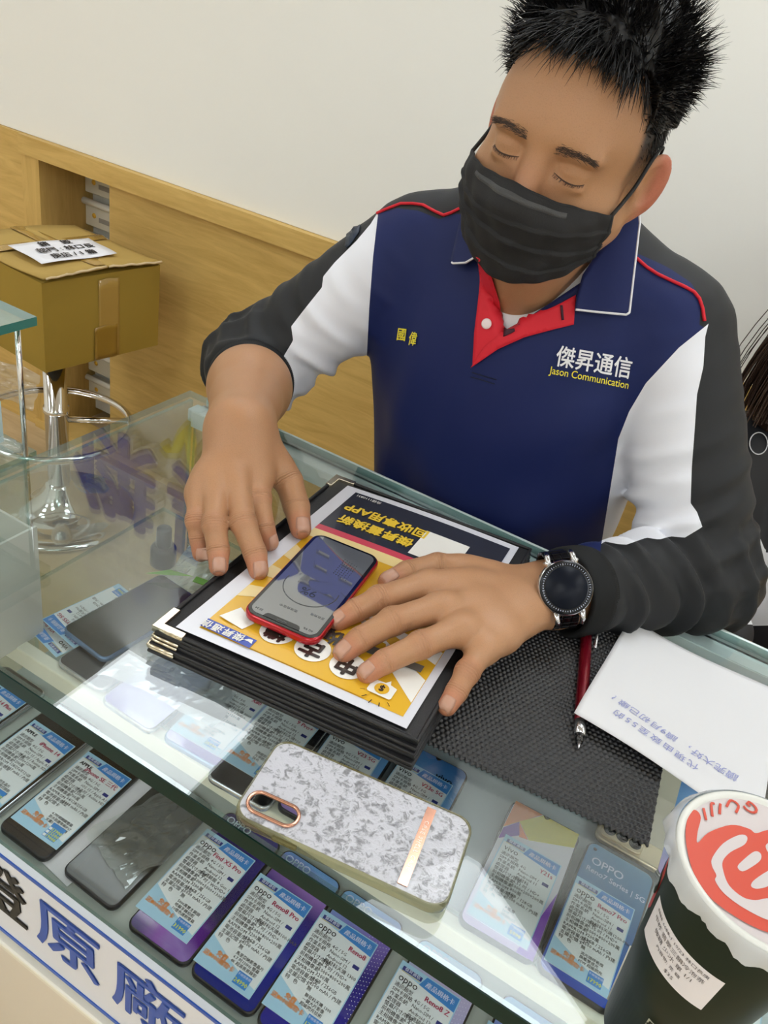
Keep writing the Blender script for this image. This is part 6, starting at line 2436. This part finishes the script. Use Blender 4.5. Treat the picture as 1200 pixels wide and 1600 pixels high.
# sticker and marks round the body
def cup_patch(name, a0, a1, zfun0, zfun1, m_, parent, lift=0.0004, nu_=24, nv_=10):
    vs, fs = [], []
    for i in range(nu_):
        s = i / (nu_ - 1)
        a = math.radians(a0 + (a1 - a0) * s)
        for j in range(nv_):
            t = j / (nv_ - 1)
            z = zfun0(s) * (1 - t) + zfun1(s) * t
            r = cup_r(z) + lift
            vs.append((r * math.cos(a), r * math.sin(a), z))
    for i in range(nu_ - 1):
        for j in range(nv_ - 1):
            fs.append((i * nv_ + j, (i + 1) * nv_ + j, (i + 1) * nv_ + j + 1, i * nv_ + j + 1))
    return mesh(name, vs, fs, m_, parent, smooth=True)


def cup_text(body_, size, a0, z0, m_, parent, lift=0.0007, **k):
    me = text_mesh(body_, size, **k).copy()
    for v in me.vertices:
        z = z0 + v.co.y
        r = cup_r(z) + lift + v.co.z
        a = math.radians(a0) + v.co.x / cup_r(z0)
        v.co = (r * math.cos(a), r * math.sin(a), z)
    me.update()
    return link('cup_lettering', me, m_, parent)


stk = cup_patch('order_sticker', 198, 272, lambda s: 0.104, lambda s: 0.138, mat('sticker_white', rgb(232, 228, 232), 0.5), cup)
m_stink = mat('sticker_ink', rgb(96, 92, 96), 0.6)
for k, (tx, sz) in enumerate((('8888 6688-1 10/23 林口長庚', 0.0042), ('中杯 翡翠三韻冷泡茶', 0.0052), ('微糖 少冰 單 1/1', 0.0052), ('內容物: 茶 糖', 0.0040), ('$35', 0.0050))):
    cup_text(tx, sz * 0.85, 234 + (6 if k == 4 else 0), 0.1335 - 0.0060 * k, m_stink, stk, res=1)
cup_patch('red_mark', 165, 190, lambda s: 0.118 - 0.010 * math.sin(math.pi * s), lambda s: 0.148 + 0.010 * math.sin(math.pi * s), mat('cup_red', rgb(196, 56, 50), 0.35), cup)
cup_text('り', 0.026, 178, 0.132, m_cup, cup, lift=0.0008, bold=0.001)
m_cupp = mat('cup_print', rgb(186, 186, 166), 0.4)
pt_ = cup_patch('cup_print', 246, 262, lambda s: 0.020, lambda s: 0.062, m_cupp, cup)
for k, ch in enumerate('龜記茗品'):
    cup_text(ch, 0.0105, 254, 0.0565 - 0.0104 * k, m_cup, pt_, res=2, bold=0.0002)
tube('paper_seam', [((cup_r(z) + 0.0002) * math.cos(math.radians(171)), (cup_r(z) + 0.0002) * math.sin(math.radians(171)), z) for z in (0.001, 0.03, 0.06)], 0.0009, m_lidw, cup, 6)
# ------------------------------------------------------------------ drawer tower in the niche
m_tower = mat('drawer_white', rgb(222, 220, 212), 0.45)
m_tower2 = mat('drawer_face', rgb(208, 204, 190), 0.45)
m_red2 = mat('tag_red', rgb(176, 40, 36), 0.5)
dt = thing('drawer_tower', 'white plastic drawer tower standing inside the wooden wall niche', 'drawer tower', (-1.862, 1.875, 0.03))
box('tower_frame', (-0.150, 0.02, 0.0), (0.15, 0.30, 0.868), m_tower, dt)
bm = bmesh.new()
for x0 in (-0.150, 0.122):
    bm_box(bm, (0.026, 0.05, 0.868), (x0 + 0.013, -0.006, 0.434))
bm_obj('tower_sides', bm, m_tower, dt)
for k in range(8):
    z = 0.060 + 0.0985 * k
    d = box('drawer', (-0.122, -0.012, z), (0.120, 0.018, z + 0.072), m_tower2, dt, 0.003)
    tube('drawer_lip', [(-0.120, -0.020, z + 0.074), (0.118, -0.020, z + 0.074)], 0.010, m_tower, d, 10)
    lathe('drawer_sticker', [(0, 0.0006), (0.008, 0.0006), (0.008, 0)], mat('sticker_yellow', rgb(226, 178, 60), 0.5), d, 16, (-0.085, -0.0122, z + 0.035), (math.pi / 2, 0, 0))
    if k in (6, 7):
        box('drawer_label', (-0.065, -0.0128, z + 0.020), (0.02, -0.0121, z + 0.034), mat('drawer_label', rgb(150, 146, 140), 0.6), d)
box('brand_tag', (-0.118, -0.0345, 0.850), (-0.02, -0.0315, 0.867), m_red2, dt)

# ------------------------------------------------------------------ stool with a carton on it
SX, SY = -1.615, 1.400
stl = thing('bar_stool', 'chrome bar stool with round base and footrest ring carrying the carton', 'stool', (SX, SY, 0))
prof = [(0.0, 0.0), (0.205, 0.0), (0.213, 0.004), (0.213, 0.010), (0.200, 0.018)]
for k in range(1, 16):
    t = k / 15
    prof.append((0.200 - 0.160 * t ** 0.6, 0.018 + 0.075 * t ** 2.6))
prof += [(0.034, 0.105), (0.0, 0.105)]
lathe('base', prof, m_chrome, stl, 64)
lathe('pole', [(0, 0.1055), (0.031, 0.1055), (0.031, 0.330), (0.0345, 0.332), (0.0345, 0.345), (0.030, 0.347), (0.030, 0.520), (0, 0.520)], m_chrome, stl, 40)
RZ = 0.30
ring = [(0.205 * math.cos(a), 0.205 * math.sin(a) - 0.010, RZ) for a in np.linspace(0, 2 * math.pi, 65)[:-1]]
rg = tube('footrest_ring', ring, 0.0105, m_chrome, stl, 12, closed=True)
for a in (0.9, 2.25):
    tube('ring_strut', [(0.030 * math.cos(a), 0.030 * math.sin(a), RZ + 0.006), (0.20 * math.cos(a), 0.20 * math.sin(a) - 0.010, RZ)], 0.009, m_chrome, rg, 10)
lathe('seat', [(0, 0.5205), (0.095, 0.5205), (0.100, 0.528), (0.095, 0.540), (0, 0.540)], mat('seat_black', rgb(40, 40, 42), 0.5), stl, 48)

m_card_b = mat('cardboard', rgb(160, 132, 56), 0.75, var=0.10, vscale=5, bump=0.08, bscale=60, spec=0.2)
m_card_l = mat('cardboard_flap', rgb(184, 154, 88), 0.75, var=0.08, vscale=6, bump=0.08, bscale=60, spec=0.2)
m_tape = mat('packing_tape', rgb(172, 138, 70), 0.2, coat=0.3, var=0.06)
m_corr = mat('corrugated_edge', rgb(214, 190, 150), 0.8)
BA = [np.array(p) for p in ((-1.478, 1.255), (-1.436, 1.594), (-1.770, 1.625), (-1.812, 1.290))]     # near right, far right, far left, near left
BC = np.mean(BA, 0)
BZ0, BZ1 = 0.5405, 0.762
bx = thing('cardboard_box', 'taped brown carton with handwritten white label standing on the bar stool', 'box', (BC[0], BC[1], BZ0))


def bxy(s, t, z):
    p = (BA[3] * (1 - s) + BA[0] * s) * (1 - t) + (BA[2] * (1 - s) + BA[1] * s) * t
    return Vector((p[0] - BC[0], p[1] - BC[1], z))


hB = BZ1 - BZ0
vs, fs = [], []
n = 8
loop = [(i / n, 0) for i in range(n)] + [(1, i / n) for i in range(n)] + [(1 - i / n, 1) for i in range(n)] + [(0, 1 - i / n) for i in range(n)]
lv = 6
for k in range(lv + 1):
    z = hB * k / lv
    for s, t in loop:
        bul = 0.006 * math.sin(math.pi * k / lv) * (1 if (0 < s < 1 or 0 < t < 1) else 0)
        p = bxy(s, t, z)
        d = Vector((p.x, p.y, 0)).normalized()
        vs.append(p + d * bul * 0.6)
m_l = len(loop)
for k in range(lv):
    for i in range(m_l):
        j = (i + 1) % m_l
        fs.append((k * m_l + i, k * m_l + j, (k + 1) * m_l + j, (k + 1) * m_l + i))
fs.append(tuple(range(m_l - 1, -1, -1)))
mesh('carton_body', vs, fs, m_card_b, bx)


def flap_sheet(name, quadp, m_, parent, thick=0.004, nn=8, sag=0.0):
    vs, fs = [], []
    a, b, c, d = [Vector(p) for p in quadp]
    for i in range(nn + 1):
        for j in range(nn + 1):
            s, t = i / nn, j / nn
            p = (a * (1 - s) + b * s) * (1 - t) + (d * (1 - s) + c * s) * t
            p = p + Vector((0, 0, -sag * math.sin(math.pi * s) + 0.0015 * math.sin(7 * s + 5 * t)))
            vs.append(p)
    for i in range(nn):
        for j in range(nn):
            fs.append((i * (nn + 1) + j, (i + 1) * (nn + 1) + j, (i + 1) * (nn + 1) + j + 1, i * (nn + 1) + j + 1))
    o = mesh(name, vs, fs, m_, parent, smooth=True)
    md = o.modifiers.new('thick', 'SOLIDIFY')
    md.thickness = thick
    md.offset = 0
    return o


# lower cross flaps, then the two long flaps meeting at the taped seam and bowing open to the right
flap_sheet('flap', [bxy(0.02, 0.01, hB - 0.004), bxy(0.98, 0.01, hB - 0.004), bxy(0.98, 0.99, hB - 0.004), bxy(0.02, 0.99, hB - 0.004)], m_card_b, bx, 0.004)
f1 = flap_sheet('flap', [bxy(-0.01, 0.0, hB + 0.004), bxy(1.02, 0.0, hB + 0.012), bxy(1.03, 0.505, hB + 0.020), bxy(-0.01, 0.505, hB + 0.012)], m_card_l, bx, 0.0045, sag=0.004)
f2 = flap_sheet('flap', [bxy(-0.01, 0.510, hB + 0.012), bxy(1.03, 0.510, hB + 0.020), bxy(1.02, 1.0, hB + 0.010), bxy(-0.01, 1.0, hB + 0.003)], m_card_l, bx, 0.0045, sag=0.004)
tube('torn_edge', [bxy(1.022, 0.02 + 0.48 * k / 12, hB + 0.012 + 0.008 * k / 12 + 0.0012 * math.sin(k * 2.1)) for k in range(13)], 0.0030, m_corr, f1, 6)
tube('torn_edge', [bxy(1.03 - 0.008 * k / 12, 0.515 + 0.48 * k / 12, hB + 0.020 - 0.010 * k / 12 + 0.0012 * math.sin(k * 1.7)) for k in range(13)], 0.0030, m_corr, f2, 6)
# tape over the seam and down the right face
flap_sheet('packing_tape', [bxy(-0.005, 0.43, hB + 0.0150), bxy(0.995, 0.43, hB + 0.0215), bxy(1.0, 0.58, hB + 0.0215), bxy(-0.005, 0.58, hB + 0.0150)], m_tape, bx, 0.0004, sag=0.004)
flap_sheet('packing_tape', [bxy(0.30, 0.02, hB + 0.0088), bxy(0.42, 0.02, hB + 0.0095), bxy(0.42, 0.98, hB + 0.0118), bxy(0.30, 0.98, hB + 0.0110)], m_tape, bx, 0.0004)
flap_sheet('packing_tape', [bxy(1.012, 0.44, 0.002), bxy(1.012, 0.62, 0.002), bxy(1.012, 0.62, hB - 0.012), bxy(1.012, 0.44, hB - 0.012)], m_tape, bx, 0.0004)
flap_sheet('packing_tape', [bxy(1.014, 0.40, 0.004), bxy(1.014, 0.60, 0.004), bxy(1.014, 0.60, 0.090), bxy(1.014, 0.40, 0.090)], mat('tape_dark', rgb(146, 112, 40), 0.25, coat=0.3), bx, 0.0004)
# handwritten label
m_lab = mat('label_paper', rgb(240, 240, 246), 0.55)
LQ = [at(65, 412, 1.46 - BZ1 - 0.024), at(183, 396, 1.46 - BZ1 - 0.024), at(138, 371, 1.46 - BZ1 - 0.024), at(12, 382, 1.46 - BZ1 - 0.024)]
LQl = [Vector((p.x - BC[0], p.y - BC[1], hB + 0.0235)) for p in LQ]
lb_ = flap_sheet('paper_label', LQl, m_lab, bx, 0.0005)
m_mark = mat('marker_black', rgb(36, 32, 34), 0.6)


def label_text(body_, size, s0, t0, **k):
    me = text_mesh(body_, size, **k).copy()
    a, b, c, d = LQl
    for v in me.vertices:
        s, t = s0 + v.co.x * 0.52, t0 + v.co.y
        p = (a * (1 - s) + b * s) * (1 - t) + (d * (1 - s) + c * s) * t
        v.co = (p.x, p.y, p.z + 0.0022 + v.co.z * 0.3)
    me.update()
    return link('handwriting', me, m_mark, lb_)


label_text('銷', 0.24, 0.36, 0.82, bold=0.006, shear=0.1)
label_text('毀', 0.24, 0.64, 0.82, bold=0.006, shear=0.1)
label_text('部門 : 林口長', 0.24, 0.52, 0.52, bold=0.006, shear=0.1)
label_text('庚店 / 1 箱', 0.24, 0.50, 0.21, bold=0.006, shear=0.1)

# ------------------------------------------------------------------ colleague partly in view at the right
P2 = np.array((0.24, 1.33, 0.0))
p2 = thing('person', 'seated colleague with brown hair and black jersey at the right edge', 'person', P2)
m_blackj = mat('jersey_black', rgb(26, 27, 32), 0.65, spec=0.25)
m_whitej = mat('jersey_white', rgb(226, 226, 230), 0.65, spec=0.25)
vb = Vol((-0.10, 1.05, 0.40), (0.62, 1.62, 1.42), 0.005)
vb.add(ell((0.27, 1.36, 1.24), (0.080, 0.098, 0.115)))
vb.add(rc((0.27, 1.37, 1.02), (0.27, 1.365, 1.18), 0.050, 0.048), 0.03)
vb.add(ell((0.28, 1.38, 0.85), (0.15, 0.10, 0.20)), 0.03)
SH2, EL2, WR2 = np.array((0.090, 1.335, 0.930)), np.array((0.150, 1.215, 0.715)), np.array((0.270, 1.130, 0.680))
vb.add(chain([SH2, EL2, WR2], (0.042, 0.036, 0.026), 0.02), 0.02)
hand2 = [chain([WR2, WR2 + (0.05, -0.035, -0.01), WR2 + (0.085, -0.055, -0.03)], (0.026, 0.022, 0.010), 0.01)]
for q in hand2:
    vb.add(q, 0.015)
for k in range(4):
    b0 = WR2 + np.array((0.055 + 0.006 * k, -0.055 + 0.016 * k, -0.012))
    vb.add(chain([b0, b0 + (0.030, -0.014, -0.008), b0 + (0.048, -0.020, -0.026)], (0.0095, 0.0088, 0.0072), 0.004), 0.006)
q_, f_ = vb.mesh()
del vb
body2 = big_mesh('body', q_ - P2, f_, m_skin, p2)
vattr(body2, 'stubble', np.zeros(len(q_)))
vattr(body2, 'ruddy', np.zeros(len(q_)))
vattr(body2, 'joint_dist', np.zeros(len(q_)))
vattr(body2, 'joint_fade', np.zeros(len(q_)))
vj = Vol((-0.05, 1.05, 0.40), (0.56, 1.62, 1.16), 0.005)
vj.add(ell((0.28, 1.38, 0.80), (0.180, 0.128, 0.225)))
vj.add(ell((0.28, 1.40, 0.62), (0.175, 0.140, 0.190)), 0.05)
vj.add(rc((0.105, 1.36, 0.935), (0.44, 1.37, 0.935), 0.064, 0.064), 0.04)
vj.add(chain([SH2, EL2 + (-0.004, 0.004, 0), EL2 + (WR2 - EL2) * 0.30], (0.064, 0.056, 0.050), 0.02), 0.03)
vj.cut(rc((0.27, 1.37, 1.02), (0.27, 1.36, 1.20), 0.056, 0.060), 0.01)
q_, f_ = vj.mesh()
del vj
m_jersey = bpy.data.materials.new('jersey')
m_jersey.use_nodes = True
nt = m_jersey.node_tree
pb = nt.nodes['Principled BSDF']
pb.inputs['Roughness'].default_value = 0.65
nt.links.new(mixc(amask('panel'), rgb(26, 27, 32), rgb(228, 228, 232)), pb.inputs['Base Color'])
jersey = big_mesh('jersey', q_ - P2, f_, m_jersey, p2)
_v = (q_ - np.array((0, 0, CAMZ))) @ CR
JX, JY = 600 + 1261.8 * _v[:, 0] / _v[:, 2], 800 + 1261.8 * _v[:, 1] / _v[:, 2]
vattr(jersey, 'panel', np.minimum(JY - yline([(1190, 715), (1213, 735), (1231, 773), (1241, 800), (1249, 825), (1259, 860), (1273, 895)], JX), 1010 - JY))
vl = Vol((-0.10, 0.95, 0.30), (0.60, 1.60, 0.80), 0.008)
vl.add(ell((0.28, 1.40, 0.56), (0.19, 0.16, 0.13)))
vl.add(chain([np.array((0.19, 1.36, 0.56)), np.array((0.115, 1.12, 0.60)), np.array((0.10, 1.10, 0.34))], (0.090, 0.075, 0.06), 0.03), 0.04)
vl.add(chain([np.array((0.37, 1.36, 0.56)), np.array((0.40, 1.10, 0.58)), np.array((0.40, 1.10, 0.34))], (0.090, 0.075, 0.06), 0.03), 0.04)
q_, f_ = vl.mesh()
del vl
big_mesh('trousers', q_ - P2, f_, mat('navy_trousers', rgb(20, 22, 44), 0.8), p2)
jb = BVHTree.FromPolygons([v.co + Vector(P2) for v in jersey.data.vertices], [tuple(p.vertices) for p in jersey.data.polygons])
pts = []
for k in range(33):
    a = 2 * math.pi * k / 32
    h = jb.ray_cast(EYE, cam_ray(1262 + 14 * math.cos(a), 722 + 17 * math.sin(a)))
    if h[0] is not None:
        pts.append(h[0] + h[1] * 0.002 - Vector(P2))
if len(pts) > 3:
    tube('chest_badge', pts, 0.0009, m_wtext, jersey, 6)
# long hair: a cap and hanging locks
vh = Vol((0.05, 1.15, 0.90), (0.50, 1.60, 1.40), 0.006)
vh.add(ell((0.27, 1.385, 1.260), (0.096, 0.105, 0.118)))
vh.add(rc((0.190, 1.40, 1.22), (0.130, 1.36, 1.03), 0.065, 0.055), 0.05)
vh.add(rc((0.32, 1.42, 1.22), (0.34, 1.43, 1.02), 0.065, 0.050), 0.05)
vh.cut(ell((0.27, 1.255, 1.235), (0.070, 0.060, 0.105)), 0.02)
q_, f_ = vh.mesh()
del vh
m_brown = mat('hair_brown', rgb(58, 38, 26), 0.4, spec=0.5)
hb2 = big_mesh('hair', q_ - P2, f_, m_brown, p2)
SV2, SF2 = [], []
r3 = np.random.RandomState(8)
for _ in range(700):
    u = r3.rand()
    a = r3.uniform(-0.9, 0.9)
    x0 = 0.17 + 0.03 * r3.randn()
    p = np.array((0.150 + 0.020 * r3.randn(), 1.32 + 0.03 * r3.randn(), 1.29 - 0.03 * r3.rand()))
    base = len(SV2)
    dx = -0.035 - 0.03 * r3.rand()
    nn_ = 8
    for i in range(nn_):
        t = i / (nn_ - 1)
        c = p + np.array((dx * math.sin(t * 1.6), -0.02 * t + 0.01 * math.sin(t * 5 + u * 6), -0.24 * t))
        for k in range(3):
            an = 2.0944 * k
            SV2.append(c + np.array((math.cos(an), math.sin(an), 0)) * 0.0009 - P2)
    for i in range(nn_ - 1):
        for k in range(3):
            k2 = (k + 1) % 3
            SF2.append((base + i * 3 + k, base + i * 3 + k2, base + (i + 1) * 3 + k2, base + (i + 1) * 3 + k))
big_mesh('hair_strands', np.array(SV2), np.array(SF2), m_brown, hb2)
st2 = thing('bar_stool', 'dark stool under the colleague at the right edge', 'stool', (0.28, 1.42, 0))
lathe('seat', [(0, 0.385), (0.16, 0.385), (0.165, 0.395), (0.16, 0.405), (0, 0.405)], mat('seat_black', rgb(40, 40, 42), 0.5), st2, 32)
lathe('pole', [(0, 0.02), (0.028, 0.02), (0.028, 0.3845), (0, 0.3845)], m_chrome, st2, 24)
lathe('base', [(0, 0), (0.19, 0), (0.19, 0.008), (0.05, 0.0195), (0, 0.0195)], m_chrome, st2, 40)
st3 = thing('bar_stool', 'dark stool under the man in the mask, behind the counter', 'stool', (-0.27, 1.16, 0))
lathe('seat', [(0, 0.445), (0.17, 0.445), (0.175, 0.455), (0.17, 0.465), (0, 0.465)], mat('seat_black', rgb(40, 40, 42), 0.5), st3, 32)
lathe('pole', [(0, 0.02), (0.028, 0.02), (0.028, 0.4445), (0, 0.4445)], m_chrome, st3, 24)
lathe('base', [(0, 0), (0.20, 0), (0.20, 0.008), (0.05, 0.0195), (0, 0.0195)], m_chrome, st3, 40)
# plastic wrap hanging beside the carton
wrp = crumpled('plastic_wrap', 'loose clear plastic wrap hanging behind the glass riser beside the carton', 'plastic wrap', -1.600, 1.215, 0.495, 0.24, 0.09, 0.02, glass_mat('wrap_film', (0.9, 0.9, 0.88, 1), 0.06, milky=0.3, rough=0.15, milk_col=rgb(206, 202, 190)), 2.2, 0.1)
wrp.rotation_euler = (math.radians(70), 0, 0.1)

# ------------------------------------------------------------------ wrist watch on the left wrist
WC = aty(879, 920, 0.708)
fa_d = Vector(WL - EL).normalized()
wc_axis = Vector(WL)
h = body_bvh.ray_cast(EYE, cam_ray(879, 920))
wn = (EYE - h[0]).normalized()
wn = (wn * 0.62 + Vector(h[1]) * 0.38 + Vector((0.10, -0.05, 0.0)))
wn.normalize()
fd = (fa_d - wn * fa_d.dot(wn)).normalized()
sd = wn.cross(fd)
Mw = Matrix((( -fd.x, -sd.x, wn.x), (-fd.y, -sd.y, wn.y), (-fd.z, -sd.z, wn.z)))
wat = thing('wristwatch', 'round black-faced steel watch on the wrist resting by the folder', 'watch', h[0] + h[1] * 0.0020)
wat.scale = (1.12, 1.12, 1.05)
wat.rotation_mode = 'QUATERNION'
wat.rotation_quaternion = Mw.to_quaternion()
m_steel = mat('watch_steel', rgb(206, 206, 210), 0.16, 1.0)
R0 = 0.0245
lathe('watch_case', [(0, 0.000), (R0 - 0.004, 0.000), (R0, 0.003), (R0 + 0.0008, 0.007), (R0 - 0.0004, 0.0105), (R0 - 0.003, 0.0115), (0, 0.0112)], m_steel, wat, 64)
bz_ = lathe('watch_bezel', [(R0 - 0.0006, 0.0110), (R0 - 0.0022, 0.0128), (R0 - 0.0055, 0.0122)], mat('watch_bezel', rgb(34, 36, 40), 0.2, 0.5), wat, 64)
bm = bmesh.new()
for k in range(60):
    a = 2 * math.pi * k / 60
    ln = 0.0011 if k % 5 else 0.0019
    bmesh.ops.create_cube(bm, size=1, matrix=Matrix.Translation(((R0 - 0.0036) * math.cos(a), (R0 - 0.0036) * math.sin(a), 0.0127)) @ Matrix.Rotation(a, 4, 'Z') @ Matrix.Diagonal((ln, 0.0003, 0.0003, 1)))
bm_obj('minute_marks', bm, m_wprint, bz_)
lathe('watch_screen', [(0, 0.0125), (R0 - 0.0058, 0.0124), (R0 - 0.0054, 0.0118)], mat('watch_glass', rgb(20, 24, 34), 0.3, spec=0.12), wat, 64)
for a in (math.radians(62), math.radians(118)):
    o = lathe('crown', [(0, 0), (0.0030, 0), (0.0034, 0.001), (0.0034, 0.0035), (0.0026, 0.0045), (0, 0.0045)], m_steel, wat, 20)
    o.rotation_euler = (0, math.pi / 2, 0)
    o.rotation_euler = Matrix.Rotation(a, 3, 'Z').to_quaternion().to_euler()
    q = Matrix.Rotation(a, 4, 'Z') @ Matrix.Rotation(math.pi / 2, 4, 'Y')
    o.rotation_euler = q.to_euler()
    o.location = ((R0) * math.cos(a), R0 * math.sin(a), 0.0062)
for sy in (-1, 1):
    for sx in (-1, 1):
        tube('lug', [(sx * 0.0120, sy * (R0 - 0.004), 0.0075), (sx * 0.0115, sy * (R0 + 0.004), 0.0062), (sx * 0.0108, sy * (R0 + 0.0080), 0.0020)], [0.0030, 0.0026, 0.0020], m_steel, wat, 8)
# link bracelet following the wrist
m_link = mat('bracelet_black', rgb(28, 28, 31), 0.22, 0.7)
Mi = Mw.transposed()
for sy in (-1, 1):
    for k in range(7):
        ang = 0.92 + 0.235 * k
        rad = 0.0345
        yy = sy * rad * math.sin(ang) * 1.0
        zz_ = -0.0265 + rad * math.cos(ang)
        bm = bmesh.new()
        for q in (-1, 0, 1):
            bm_box(bm, (0.0072, 0.0070, 0.0034), (q * 0.0076, 0, 0), 0.0008)
        o = bm_obj('bracelet_link', bm, m_link, wat)
        o.location = (0, yy, zz_)
        o.rotation_euler = (-sy * ang, 0, 0)

p2.location.x -= 0.075
